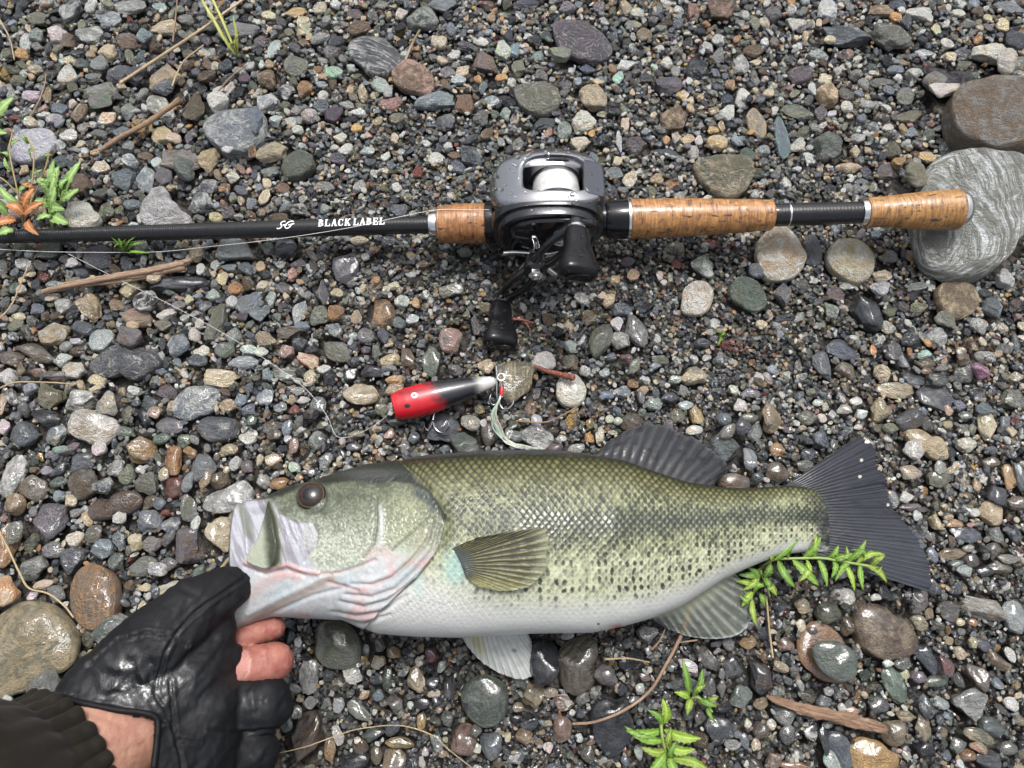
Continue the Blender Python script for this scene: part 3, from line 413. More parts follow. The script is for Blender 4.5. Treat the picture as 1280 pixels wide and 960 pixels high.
def stone_material(name, atype, gravel=False):
    m = NT(name)
    def att(n):
        a = m.n("Attribute", attribute_type=atype, attribute_name=n); return a
    c1 = att("col").outputs["Color"]; c2 = att("col2").outputs["Color"]
    pat = m.n("SeparateXYZ", i_0=att("pat").outputs["Vector"]); prm = m.n("SeparateXYZ", i_0=att("prm").outputs["Vector"])
    band, vein, speck = pat.outputs[0], pat.outputs[1], pat.outputs[2]
    seed, wet, scl = prm.outputs[0], prm.outputs[1], prm.outputs[2]
    co = m.coord("Object")
    off = m.n("CombineXYZ", i_0=seed, i_1=m.math('MULTIPLY', seed, 1.7), i_2=m.math('MULTIPLY', seed, -0.9)).outputs[0]
    v = m.n("VectorMath", operation='SCALE', i_0=co); m.set(v.inputs["Scale"], scl)
    v = m.n("VectorMath", operation='ADD', i_0=v.outputs[0], i_1=off).outputs[0]
    gd_ = gravel
    big = m.noise(1.1, 2 if gd_ else 5, v, 0.6, 0.0 if gd_ else 0.6); mid = m.noise(3.5, 2 if gd_ else 5, v, 0.65); fine = m.noise(13.0, 1 if gd_ else 3, v, 0.7)
    mott = m.ramp(m.math('ADD', m.math('MULTIPLY', big, 0.7), m.math('MULTIPLY', mid, 0.3)), 0.44, 0.60)
    amt = m.math('ADD', m.math('MULTIPLY', m.math('LESS_THAN', seed, 0.0), 0.0), 0.75)
    # tilted bands
    rot = m.n("VectorRotate", rotation_type='EULER_XYZ', i_Vector=v)
    m.set(rot.inputs["Rotation"], m.n("CombineXYZ", i_0=seed, i_1=m.math('MULTIPLY', seed, 2.3), i_2=m.math('MULTIPLY', seed, 3.1)).outputs[0])
    st = m.n("VectorMath", operation='MULTIPLY', i_0=rot.outputs[0]); st.inputs[1].default_value = (0.45, 0.45, 4.6)
    wv = m.noise(1.15, 2 if gd_ else 4, st.outputs[0], 0.6, 0.0 if gd_ else 0.9)
    fb = m.math('MULTIPLY', m.ramp(wv, 0.40, 0.58), band, True)
    base = m.mix(m.math('MULTIPLY', mott, amt), c1, c2)
    base = m.mix(fb, base, m.mix(0.75, c1, c2))
    dark = m.mix(m.math('MULTIPLY', fb, 0.5), base, m.mix(1.0, base, V4((.35, .35, .36)), 'MULTIPLY'))
    # veins: thin level sets of a warped noise
    vn = m.noise(0.85, 2, v, 0.5, 0.0 if gd_ else 1.2)
    vl = m.math('ABSOLUTE', m.math('SUBTRACT', vn, 0.5))
    vf = m.math('MULTIPLY', m.math('SUBTRACT', 1.0, m.ramp(vl, 0.004, 0.022)), vein, True)
    base = m.mix(vf, dark, m.mix(0.55, c2, V4((.62, .60, .56))))
    # grains
    gs = m.ramp(fine if gd_ else m.noise(22.0, 2, v, 0.8), 0.56, 0.66)
    base = m.mix(m.math('MULTIPLY', gs, speck, True), base, m.mix(0.6, c2, V4((.05, .045, .04))))
    val = m.math('MAXIMUM', 0.25, m.math('ADD', -0.42 if gd_ else -0.08, m.math('ADD', m.math('MULTIPLY', (m.math('ADD', m.math('MULTIPLY', big, .5), m.math('MULTIPLY', mid, .5)) if gd_ else m.noise(1.7, 7, v, 0.75, 0.5)), 1.55 if gd_ else 1.15), m.math('MULTIPLY', fine, 1.45 if gd_ else 1.1))))
    base = m.mix(1.0, base, V4((1.20, 1.21, 1.21)), 'MULTIPLY'); base = m.mix(1.0, base, m.n("CombineColor", i_0=val, i_1=val, i_2=val).outputs[0], 'MULTIPLY')
    m.P(Base_Color=base)
    patch = m.ramp(big if gd_ else m.noise(0.9, 4, v, 0.6), 0.44, 0.54)
    wetf = m.math('MULTIPLY', wet, m.math('MAXIMUM', m.math('ADD', 0.22, m.math('MULTIPLY', patch, 0.85)), m.math('MULTIPLY', m.math('SUBTRACT', wet, .9), 9.0)), True)
    m.P(Specular_IOR_Level=0.22, Roughness=m.math('SUBTRACT', 0.70, m.math('MULTIPLY', wetf, 0.25)), Coat_Weight=m.math('MULTIPLY', wetf, 0.95), Coat_Roughness=0.06, Coat_IOR=1.6)
    h = m.math('ADD', m.math('MULTIPLY', mid, 0.6), m.math('ADD', m.math('MULTIPLY', fine, 0.35), m.math('MULTIPLY', wv, m.math('MULTIPLY', band, 0.35))))
    m.P(Normal=m.bump(h, 0.85, 0.2 if not gravel else 0.24))
    cb = m.n('Bump', i_Height=m.math('ADD', mid, m.math('MULTIPLY', fine, .25)), i_Distance=0.12); m.set(cb.inputs['Strength'], m.math('SUBTRACT', .45, m.math('MULTIPLY', m.ramp(wet, .70, .97), .36))); m.P(Coat_Normal=cb.outputs[0])
    return m.m

MAT_STONE = stone_material("stone", 'OBJECT')
MAT_GRAVEL = stone_material("gravel", 'INSTANCER', True)

def ico(sub):
    bm = bmesh.new(); bmesh.ops.create_icosphere(bm, subdivisions=sub, radius=1.0)
    v = np.array([q.co[:] for q in bm.verts]); f = np.array([[x.index for x in q.verts] for q in bm.faces]); bm.free()
    return v, f
ICO = {k: ico(k) for k in (3, 4, 5)}

def stone_geo(seed, sub=3, angular=0.5, radial=None, flat=0.8):
    """unit stone: about 1 in each half-axis"""
    r = np.random.default_rng(seed); d = ICO[sub][0]; p = d.copy()
    nf = int(6 + 10 * angular)
    for i in range(nf):                                           # worn facets
        n = r.normal(size=3); n[2] *= 0.9; n /= np.linalg.norm(n)
        o = r.uniform(0.55 if angular > .6 else 0.70, 0.92)
        over = p @ n - o
        soft = 0.035 if angular > .4 else 0.08
        cut = np.where(over > -soft, (over + soft) ** 2 / (4 * soft), 0); cut = np.where(over > soft, over, cut)
        p -= cut[:, None] * n[None] * (0.95 if angular > .3 else 0.75)
    if radial is not None:
        rho = np.hypot(d[:, 0], d[:, 1]); ph = np.arctan2(d[:, 1], d[:, 0])
        R = np.interp(ph, radial[0], radial[1])
        q = p.copy(); s = np.hypot(p[:, 0], p[:, 1])
        # keep the traced outline at the girth, facets on top and bottom
        k = rho ** 4
        s2 = np.clip((1 - k) * s + k * 1.0, 0, 1.02)
        p[:, 0] = np.cos(ph) * s2 * R; p[:, 1] = np.sin(ph) * s2 * R
    disp = 0
    for f, a in ((1.6, .055), (3.1, .04), (6.3, .022), (12., .013), (23., .007)):
        for i in range(4):
            k = r.normal(size=3); k *= f / np.linalg.norm(k)
            disp = disp + a * np.sin(d @ k + r.uniform(0, 6.28))
    if radial is not None: disp = disp * np.array(1 - 0.75 * np.hypot(d[:, 0], d[:, 1]) ** 3)
    p = p * (1 + disp * (0.75 + 0.6 * angular))[:, None]
    p[:, 2] = np.sign(p[:, 2]) * np.abs(p[:, 2]) ** flat
    if radial is None: p /= np.abs(p).max(0)[None]
    else: p[:, 2] /= np.abs(p[:, 2]).max()
    return p

def wet_at(px, py):
    w = 0.68 + 0.35 * smoothstep(430, 800, py) * smoothstep(150, 420, px) + 0.2 * smoothstep(300, 500, py)
    w -= 0.15 * smoothstep(250, 60, py)
    return float(np.clip(w, 0.12, 1.0))

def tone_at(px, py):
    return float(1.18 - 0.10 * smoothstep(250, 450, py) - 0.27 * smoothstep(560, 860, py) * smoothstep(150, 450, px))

# ------------------------------------------------------------------ height field: everything settles on it
CELL = 0.0006
GX0, GX1, GY0, GY1 = -0.84, 0.84, -0.66, 0.92
NX, NY = int((GX1 - GX0) / CELL), int((GY1 - GY0) / CELL)
BASE = -0.008
H = np.full((NX, NY), BASE, np.float32)
BIGMASK = np.zeros((NX, NY), bool)

def patch(ax, by, ang):
    R = max(ax, by); k = int(R / CELL) + 2
    g = np.arange(-k, k + 1) * CELL
    X, Y = np.meshgrid(g, g, indexing='ij'); c, s = math.cos(ang), math.sin(ang)
    u = (X * c + Y * s) / ax; v = (-X * s + Y * c) / by
    return k, u * u + v * v

def settle(x, y, ax, by, cz, ang, zmin, shrink=0.72):
    k, q = patch(ax, by, ang)
    i = int((x - GX0) / CELL); j = int((y - GY0) / CELL)
    if i - k < 0 or j - k < 0 or i + k + 1 > NX or j + k + 1 > NY: return zmin, None
    sub = H[i - k:i + k + 1, j - k:j + k + 1]
    low = np.sqrt(np.clip(1 - q / shrink ** 2, 0, 1)) * cz
    z = float(np.where(q < shrink ** 2, sub + low, -1).max())
    z = max(z - 0.0008, zmin)
    top = z + cz * np.sqrt(np.clip(1 - q, 0, 1)) * 0.97
    m = q < 1
    sub[m] = np.maximum(sub[m], top[m])
    if max(ax, by) > 0.006: BIGMASK[i - k:i + k + 1, j - k:j + k + 1] |= q < 0.9
    return z, None

# ---- gather the stones
STONES = []
for poly, th, cols, fl, nm, lab in TRACED:
    STONES.append(dict(poly=poly, th=th, cols=cols, fl=fl, name=nm, label=lab,
                       x=np.mean([p[0] for p in poly]), y=np.mean([p[1] for p in poly])))
for (tx, ty), txt in TILES.items():
    for row in txt.replace("\n", ";").split(";"):
        q = row.split()
        if len(q) < 6: continue
        zx, zy, w, h, a = map(float, q[:5])
        STONES.append(dict(x=tx * 320 + zx / 4, y=ty * 240 + zy / 4, w=w / 4, h=h / 4, ang=a, cols=q[5], fl=q[6] if len(q) > 6 else '', label=None))

for i, s in enumerate(STONES):
    r = np.random.default_rng(1000 + i); s['seed'] = 1000 + i
    k = mmpx(s['x'], s['y'], 0.003)
    if 'poly' in s:
        pts = PA([p[0] for p in s['poly']], [p[1] for p in s['poly']], 0.004)
        c = pts.mean(0); s['c'] = c; d = pts[:, :2] - c[:2]
        ph = np.arctan2(d[:, 1], d[:, 0]); o = np.argsort(ph); ph, rr = ph[o], np.hypot(d[o, 0], d[o, 1])
        pf = np.linspace(-np.pi, np.pi, 181)
        rf = np.interp(pf, np.r_[ph - 2 * np.pi, ph, ph + 2 * np.pi], np.r_[rr, rr, rr])
        ker = np.hanning(13); ker /= ker.sum()
        rf = np.convolve(np.r_[rf[:-1], rf[:-1], rf], ker, 'same')[180:361]
        R = rf.mean(); s['radial'] = (pf, rf / R); s['a'] = s['b'] = R; s['rot'] = 0.0
        s['cz'] = R * s['th'] * 1.05; s['area'] = math.pi * R * R
    else:
        s['c'] = P(s['x'], s['y'], 0.003)
        s['a'] = s['w'] * k / 2 * 1.04; s['b'] = s['h'] * k / 2 * 1.08
        s['rot'] = -math.radians(s['ang'] + r.uniform(-6, 6)); s['area'] = math.pi * s['a'] * s['b']
        s['cz'] = min(s['a'], s['b']) * (0.42 if 'F' in s['fl'] else r.uniform(0.58, 0.85))
    c1, c2 = (s['cols'] + '-' + s['cols']).split('-')[:2]
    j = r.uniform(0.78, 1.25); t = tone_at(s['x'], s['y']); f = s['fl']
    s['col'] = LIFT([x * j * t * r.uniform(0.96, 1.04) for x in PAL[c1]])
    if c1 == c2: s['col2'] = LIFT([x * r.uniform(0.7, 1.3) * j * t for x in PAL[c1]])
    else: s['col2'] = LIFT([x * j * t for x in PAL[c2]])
    s['pat'] = (min(1., f.count('b') * 0.55), min(1., f.count('v') * 0.8 + (0.25 if r.random() < .15 else 0)), min(1., f.count('s') * 0.5 + (0.2 if r.random() < .3 else 0)))
    s['prm'] = (r.uniform(0.5, 9.0), min(1., wet_at(s['x'], s['y']) + 0.3 * f.count('W')), float(np.clip(max(s['a'], s['b']) / 0.011, 0.9, 3.2)))
    s['angular'] = 1.0 if 'A' in f else 0.2 if 'R' in f else 0.7
    s['c1'], s['c2'] = c1, c2

STONES.sort(key=lambda s: -s['area'])
for i, s in enumerate(STONES):
    zmin = min(0.22 * s['cz'], 0.004) + (0.0015 if s['area'] < 8e-5 else 0.0)
    s['z'], _ = settle(s['c'][0], s['c'][1], s['a'], s['b'], s['cz'], s['rot'], zmin, 0.66)

# ---- the 300 largest are things of their own
LAND = [("the red-headed lure", 555, 496), ("the reel handle", 655, 365), ("the reel body", 690, 190), ("the black-banded stone", 470, 70), ("the lure's feathered hook", 630, 530),
        ("the fish's eye", 385, 590), ("the fish's back", 560, 545), ("the raised dorsal fin", 820, 535), ("the tail fin", 1100, 560), ("the tail fin's lower lobe", 1180, 690), ("the anal fin", 900, 810), ("the pelvic fin", 625, 860),
        ("the fish's throat", 430, 850), ("the fish's mouth", 270, 660), ("the gloved thumb", 215, 715), ("the rust-orange banded stone", 90, 720), ("the black gloved fingers", 390, 900),
        ("the leafy weed", 60, 225), ("the split dry stick", 150, 360), ("the pale straw stalk", 225, 60), ("the cork foregrip", 560, 240), ("the long cork grip", 880, 270), ("the butt grip", 1140, 265),
        ("the rod lettering", 430, 300), ("the rod blank", 250, 310), ("the bare rod blank", 130, 290), ("the banded boulder", 1190, 360), ("the brown-grey cobble", 1160, 140), ("the boomerang-shaped slate", 1150, 60),
        ("the cracked olive-tan stone", 905, 170), ("the purple-grey slate", 780, 60), ("the olive vein stone", 640, 140), ("the blue-grey blocky stone", 290, 120), ("the lavender-grey stone", 60, 130),
        ("the tan quartz stone", 960, 370), ("the warm tan stone", 1080, 370), ("the white marbled stone", 115, 575), ("the white-streaked blue stone", 260, 470), ("the long veined slate", 150, 410), ("the peanut-shaped stone", 120, 670),
        ("the red twig", 700, 430), ("the wet brown oval stone", 1170, 790), ("the split wood sliver", 1040, 890), ("the leafy seedling", 840, 890), ("the bent twig", 800, 830), ("the orange stone", 1140, 930), ("the tan elongated stone", 1180, 540), ("the mossy green stone", 970, 400), ("the rough pitted stone", 1240, 420), ("the big matt black stone", 730, 920), ("the dark green round stone", 560, 900), ("the white egg-shaped stone", 745, 480)]
def auto_label(s):
    asp = max(s['a'], s['b']) / min(s['a'], s['b']); f = s['fl']; big = max(s['w'], s['h'])
    size = 'large' if big > 48 else 'mid-sized' if big > 34 else 'small'
    shp = 'elongated' if asp > 1.7 else 'angular' if 'A' in f else 'rounded' if 'R' in f else 'oval' if asp > 1.3 else 'worn'
    pt = 'banded' if 'b' in f else 'veined' if 'v' in f else 'speckled' if 's' in f else 'mottled' if 'm' in f else 'plain'
    col = CNAME[s['c1']] + ('' if s['c2'] == s['c1'] else ' and ' + CNAME[s['c2']])
    wet = 'wet ' if 'W' in f else ''
    near = min(LAND, key=lambda l: (l[1] - s['x']) ** 2 + (l[2] - s['y']) ** 2)[0]
    return f"{size} {wet}{shp} {pt} {col} pebble near {near}"
LABN = {}
for s in STONES[:300]:
    if s['label'] is None: s['label'] = auto_label(s)
    LABN[s['label']] = LABN.get(s['label'], 0) + 1
for i, s in enumerate(STONES[:300]):
    sub = 5 if s['area'] > 9e-4 else 4 if s['area'] > 1.2e-4 else 3
    v = stone_geo(s['seed'], sub, s['angular'], s.get('radial'), 0.72 if 'poly' in s else 0.8)
    nm = s.get('name') or 'pebble'
    me = make_mesh(nm, v, ICO[sub][1], MAT_STONE)
    o = put(nm, me, None, (s['c'][0], s['c'][1], s['z']))
    r = np.random.default_rng(s['seed'])
    o.scale = (s['a'], s['b'], s['cz']); tl = 0.10 if 'poly' not in s else 0.04
    o.rotation_euler = (r.uniform(-tl, tl), r.uniform(-tl, tl), s['rot'])
    for k in ('col', 'col2', 'pat', 'prm'): o[k] = [float(x) for x in s[k]]
    tag(o, s['label'], 'stone', 'stones lying on the gravel')
    if LABN[s['label']] > 1: o["group"] = s['label'].split(' near ')[0] + 's alike'

# ------------------------------------------------------------------ gravel
gpos, grot, gscl, gvi, gcol, gcol2, gpat, gprm = [], [], [], [], [], [], [], []
NVAR = 36
def add_gravel(x, y, z, a, b, c, rot, c1, c2, pat, prm, tl=0.5):
    gpos.append((x, y, z)); gscl.append((a, b, c)); grot.append((rng.uniform(-tl, tl), rng.uniform(-tl, tl), rot))
    gvi.append(int(rng.integers(0, NVAR))); gcol.append(c1); gcol2.append(c2); gpat.append(pat); gprm.append(prm)
for s in STONES[300:]:
    add_gravel(s['c'][0], s['c'][1], s['z'], s['a'], s['b'], s['cz'], s['rot'], s['col'], s['col2'], s['pat'], s['prm'], 0.12)

MIX = [('sl', 19), ('gr', 18), ('bk', 13), ('ol', 11), ('br', 7), ('lg', 11), ('tn', 7.5), ('bl', 10), ('cr', 6.2), ('wh', 6.5), ('pu', 5), ('gn', 5), ('bg', 3), ('or', 2.2), ('pk', 1.2), ('rd', .7), ('ye', .5)]
MN = [m[0] for m in MIX]; MW = np.array([m[1] for m in MIX]); MW = MW / MW.sum()
TEMPL = {}
def templ(si, ai, as_):
    key = (si, ai, as_)
    if key not in TEMPL:
        a = SZ[si]; b = a * ASP[as_]; k, q = patch(a, b, ai * math.pi / 8)
        c = b * 0.72
        TEMPL[key] = (k, np.where(q < 0.62, np.sqrt(np.clip(1 - q / 0.62, 0, 1)) * c, -1).astype(np.float32), q < 0.62,
                      np.where(q < 1, np.sqrt(np.clip(1 - q, 0, 1)) * c * .95, -1).astype(np.float32), q < 1, a, b, c)
    return TEMPL[key]
SZ = 0.00125 * 1.135 ** np.arange(17)          # half-lengths 1.2 .. 9.5 mm
ASP = [0.6, 0.72, 0.85]
def size_med(px, py):
    """median half-length of the gravel at that place, metres"""
    m = 0.0026 + 0.0014 * smoothstep(430, 230, px) + 0.0006 * smoothstep(300, 60, py) + 0.0007 * smoothstep(1000, 1180, px) * smoothstep(330, 150, py)
    return m - 0.0004 * smoothstep(430, 560, px) * smoothstep(1100, 980, px) * smoothstep(180, 280, py) * smoothstep(560, 480, py)
fish_cap = [(290, 620), (480, 575), (780, 575), (1000, 610), (1100, 560), (1160, 700), (1040, 700), (880, 740), (700, 790), (470, 790), (300, 790)]
def drop_pass(n, seed, scale, zmax, spread, outer=False):
    r = np.random.default_rng(seed); m_ = 0.0 if outer else .36
    xs = r.uniform(GX0 + .012 + m_, GX1 - .012 - m_, n); ys = r.uniform(GY0 + .012 + m_ * .9, GY1 - .012 - m_ * 1.25, n)
    pxs, pys = PROJ(np.stack([xs, ys, np.zeros(n)], 1))
    inside = (pxs > -130) & (pxs < 1410) & (pys > -110) & (pys < 1090)
    if outer: inside = ~inside & (np.hypot(xs / .84, (ys - .13) / .79) < 1.0 + .12 * (r.random(n) - .5))
    xs, ys, pxs, pys = xs[inside], ys[inside], np.clip(pxs[inside], -200, 1500), np.clip(pys[inside], -200, 1150); n = len(xs)
    med = size_med(pxs, pys) * scale
    half = med * np.exp(r.normal(0, spread, n)); half = np.clip(half, SZ[0], SZ[-1])
    si = np.clip(np.round(np.log(half / SZ[0]) / math.log(1.135)).astype(int), 0, len(SZ) - 1)
    order = np.argsort(-half + r.normal(0, med * 0.5)); ai = r.integers(0, 8, n); asx = r.integers(0, 3, n)
    ci = r.choice(len(MN), n, p=MW); ci2 = r.choice(len(MN), n, p=MW)
    jx = r.normal(0, 0.004, (n, 4, 2)); jit = r.uniform(0.55, 1.45, n); pr = r.random((n, 6))
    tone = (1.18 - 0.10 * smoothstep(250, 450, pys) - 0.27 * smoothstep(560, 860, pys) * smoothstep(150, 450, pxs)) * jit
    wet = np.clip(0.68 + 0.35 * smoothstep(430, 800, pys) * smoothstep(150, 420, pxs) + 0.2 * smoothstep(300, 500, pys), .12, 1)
    cap = in_poly(pxs, pys, fish_cap); kept = 0
    for q in order:
        k, low, mlow, top, mtop, a, b, c = templ(int(si[q]), int(ai[q]), int(asx[q]))
        best = None
        for t in range(4):
            x = xs[q] + (jx[q, t, 0] if t else 0); y = ys[q] + (jx[q, t, 1] if t else 0)
            i = int((x - GX0) / CELL); j = int((y - GY0) / CELL)
            if i - k < 0 or j - k < 0 or i + k + 1 > NX or j + k + 1 > NY: continue
            if BIGMASK[i, j]: continue
            sub = H[i - k:i + k + 1, j - k:j + k + 1]
            z = float((sub + low)[mlow].max()) - 0.22 * c
            if best is None or z < best[0]: best = (z, x, y, sub)
        if best is None: continue
        z, x, y, sub = best
        if z + c > (0.0025 if cap[q] else zmax + 0.35 * a): continue
        np.maximum(sub, np.where(mtop, z + top, -1), out=sub)
        c1 = MN[ci[q]]; c2 = MN[ci2[q]] if pr[q, 0] < 0.25 else c1
        col = LIFT([v * tone[q] for v in PAL[c1]]); col2 = LIFT([v * tone[q] * (1 if c2 != c1 else 0.75 + 0.5 * pr[q, 1]) for v in PAL[c2]])
        add_gravel(x, y, z, a, b, c * (0.8 + 0.5 * pr[q, 2]), ai[q] * math.pi / 8 + pr[q, 3] * .3, col, col2,
                   (0.5 if pr[q, 4] < .1 else 0., 0.7 if pr[q, 4] > .92 else 0., 0.5 if pr[q, 5] < .15 else 0.), (pr[q, 3] * 9, wet[q] * (0.6 + 0.5 * pr[q, 1]), 0.9))
        kept += 1
    return kept
n1 = drop_pass(42000, 11, 0.85, 0.0005, 0.38)
n2 = drop_pass(30000, 12, 1.0, 0.0035, 0.42)
n3 = drop_pass(42000, 13, 0.62, 0.0032, 0.32)
no_ = drop_pass(62000, 16, 1.25, 0.004, 0.45, True)
_gx = GX0 + np.arange(NX) * CELL; _gy = GY0 + np.arange(NY) * CELL
INNER = (np.abs(_gx)[:, None] < .47) & (_gy[None] > -.34) & (_gy[None] < .46)
def fill_pass(n, seed, scale, zlow):
    """grit into whatever is still bare"""
    r = np.random.default_rng(seed); lowc = np.argwhere((H < zlow) & INNER); sel = lowc[r.integers(0, len(lowc), n)]
    xs = GX0 + (sel[:, 0] + .5) * CELL; ys = GY0 + (sel[:, 1] + .5) * CELL; pxs, pys = PROJ(np.stack([xs, ys, np.zeros(n)], 1))
    for q in range(n):
        if not (-60 < pxs[q] < 1340 and -60 < pys[q] < 1020): continue
        k, low, mlow, top, mtop, a, b, c = templ(int(r.integers(0, 5)), int(r.integers(0, 8)), int(r.integers(0, 3)))
        i, j = sel[q]
        if i - k < 0 or j - k < 0 or i + k + 1 > NX or j + k + 1 > NY or H[i, j] >= zlow: continue
        sub = H[i - k:i + k + 1, j - k:j + k + 1]; z = float((sub + low)[mlow].max()) - 0.3 * c
        if z + c > 0.004: continue
        np.maximum(sub, np.where(mtop, z + top, -1), out=sub)
        c1 = MN[r.choice(len(MN), p=MW)]; t = tone_at(pxs[q], pys[q]) * r.uniform(.4, .95); col = LIFT([v * t for v in PAL[c1]])  # wet grit, its colour darkened further to deepen the shade between stones
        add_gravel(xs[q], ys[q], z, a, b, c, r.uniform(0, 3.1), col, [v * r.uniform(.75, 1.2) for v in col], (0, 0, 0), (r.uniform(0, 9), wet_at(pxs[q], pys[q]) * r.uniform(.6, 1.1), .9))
fill_pass(60000, 14, .6, -0.0045)
fill_pass(50000, 15, .6, -0.0025)
print("gravel", n1, n2, n3, len(gpos))

shapes = bpy.data.collections.new("gravel_shapes")
for i in range(NVAR):
    v = stone_geo(5000 + i, 3, [0.45, 0.8, 1.0][i % 3], None, 0.85)
    shapes.objects.link(bpy.data.objects.new("gravel_shape", make_mesh("gravel_shape", v, ICO[3][1], MAT_GRAVEL)))

def scatter(name, pos, rot, scl, vi, vecs, coll):
    me = bpy.data.meshes.new(name); n = len(pos)
    me.vertices.add(n); me.vertices.foreach_set("co", np.asarray(pos, np.float32).ravel())
    for k, d in dict(rot=rot, scl=scl, **vecs).items():
        a = me.attributes.new(k, 'FLOAT_VECTOR', 'POINT'); a.data.foreach_set("vector", np.asarray(d, np.float32).ravel())
    a = me.attributes.new("vi", 'INT', 'POINT'); a.data.foreach_set("value", np.asarray(vi, np.int32))
    o = put(name, me)
    ng = bpy.data.node_groups.new(name + "_scatter", 'GeometryNodeTree')
    ng.interface.new_socket("Geometry", in_out='INPUT', socket_type='NodeSocketGeometry')
    ng.interface.new_socket("Geometry", in_out='OUTPUT', socket_type='NodeSocketGeometry')
    N = ng.nodes.new; L = ng.links.new
    gi, go = N('NodeGroupInput'), N('NodeGroupOutput'); ip = N('GeometryNodeInstanceOnPoints'); cinfo = N('GeometryNodeCollectionInfo')
    cinfo.inputs['Collection'].default_value = coll; cinfo.inputs['Separate Children'].default_value = True; cinfo.inputs['Reset Children'].default_value = True
    def na(nm, t):
        q = N('GeometryNodeInputNamedAttribute'); q.data_type = t; q.inputs['Name'].default_value = nm; return q.outputs['Attribute']
    e2r = N('FunctionNodeEulerToRotation'); L(na('rot', 'FLOAT_VECTOR'), e2r.inputs[0])
    L(gi.outputs[0], ip.inputs['Points']); L(cinfo.outputs[0], ip.inputs['Instance']); ip.inputs['Pick Instance'].default_value = True
    L(na('vi', 'INT'), ip.inputs['Instance Index']); L(e2r.outputs[0], ip.inputs['Rotation']); L(na('scl', 'FLOAT_VECTOR'), ip.inputs['Scale'])
    L(ip.outputs[0], go.inputs[0])
    md = o.modifiers.new("scatter", 'NODES'); md.node_group = ng
    return o
grav = scatter("gravel", gpos, grot, gscl, gvi, dict(col=gcol, col2=gcol2, pat=gpat, prm=gprm), shapes)
tag(grav, "wet multicoloured river gravel of small pebbles and grit covering the bank", "gravel", None, "stuff")

# ------------------------------------------------------------------ ground sheet under and beyond the gravel
def ground_material():
    m = NT("wet_ground"); co = m.coord("Object")
    vor = m.n("TexVoronoi", i_Vector=co, i_Scale=110.0); vor2 = m.n("TexVoronoi", i_Vector=co, i_Scale=320.0)
    cell = m.n("SeparateColor", i_0=vor.outputs["Color"]).outputs[0]
    c = m.mix(m.ramp(cell, 0.1, 0.7), V4((.022, .021, .020)), V4((.075, .070, .064)))
    c = m.mix(m.ramp(cell, 0.86, 0.95), c, V4((.13, .12, .105)))
    c = m.mix(m.ramp(m.noise(40, 4, co), .45, .6), c, V4((.05, .046, .04)))
    far = m.ramp(m.n('VectorMath', operation='LENGTH', i_0=co).outputs['Value'], .68, .80)
    sc = m.n('SeparateColor', i_0=vor.outputs['Color'])
    cf = m.mix(m.ramp(sc.outputs[1], .0, .9), V4((.06, .062, .066)), V4((.26, .25, .225))); cf = m.mix(m.ramp(sc.outputs[2], .80, .84), cf, V4((.27, .19, .12))); cf = m.mix(m.ramp(sc.outputs[0], .90, .93), cf, V4((.40, .39, .36))); cf = m.mix(m.ramp(vor.outputs['Distance'], .45, .75), cf, V4((.02, .02, .02)))
    c = m.mix(far, c, cf)
    m.P(Base_Color=c, Roughness=0.8, Specular_IOR_Level=0.1)
    h = m.math('ADD', m.math('MULTIPLY', vor.outputs["Distance"], -1.0), m.math('MULTIPLY', vor2.outputs["Distance"], -0.4))
    m.P(Normal=m.bump(h, 0.9, 0.008))
    return m.m
gr = np.array([-60., -8, -2, -1.1, -.75, -.4, 0, .4, .75, 1.1, 2, 8, 60]); GXX, GYY = np.meshgrid(gr, gr, indexing='ij')
gz = np.where(np.maximum(abs(GXX), abs(GYY)) > 0.8, -0.003, BASE + 0.002)
ground = put("ground", make_mesh("ground", np.stack([GXX, GYY, gz], -1).reshape(-1, 3), grid_faces(len(gr), len(gr))[:, ::1], ground_material()))
tag(ground, "dark wet sandy ground under the gravel", "ground", None, "structure")

def ground_z(px, py, r=0.004):
    p = P(px, py, 0.0); i = int((p[0] - GX0) / CELL); j = int((p[1] - GY0) / CELL); k = int(r / CELL)
    sub = H[max(0, i - k):i + k + 1, max(0, j - k):j + k + 1]
    return float(sub.max()) if sub.size else 0.0
# ------------------------------------------------------------------ the fish
TOP = np.array([(296,630),(302,628),(318,624),(335,621),(356,610),(389,602),(414,594),(457,581),(500,576),(543,573),(593,568.5),(665,568),(700,568),(739,570),(778,576),(817,590),(856,603),(895,609),(934,611),(981,607),(1006,609),(1040,618)], float)
BOT = np.array([(296,790),(302,786),(312,782),(328,775),(342,771),(378,773),(428,775),(442,780),(471,792),(521,796),(575,797),(662,792),(739,791),(778,783),(813,773),(848,759),(872,744),(903,724),(934,710),(973,694),(1005,690),(1040,690)], float)
def sm_interp(x, pts):
    xs = np.linspace(290, 1050, 761); ys = np.interp(xs, pts[:, 0], pts[:, 1])
    k = np.hanning(17); k /= k.sum(); ys2 = np.convolve(np.pad(ys, 8, 'edge'), k, 'valid')
    return np.interp(x, xs, ys2)
XL = np.array([(620,303),(630,302),(664,304),(703,306),(735,309),(753,301),(790,297),(800,297)], float)
FT = np.array([(296,.019),(340,.023),(400,.027),(470,.031),(540,.034),(640,.035),(760,.031),(880,.022),(980,.0125),(1003,.0085),(1020,.0045),(1040,.0010)])
FZ = np.array([(296,.037),(650,.037),(760,.032),(880,.0235),(980,.0165),(1040,.0125)])
def fish_T(x): return np.interp(x, FT[:, 0], FT[:, 1])
def fish_Z(x): return np.interp(x, FZ[:, 0], FZ[:, 1])

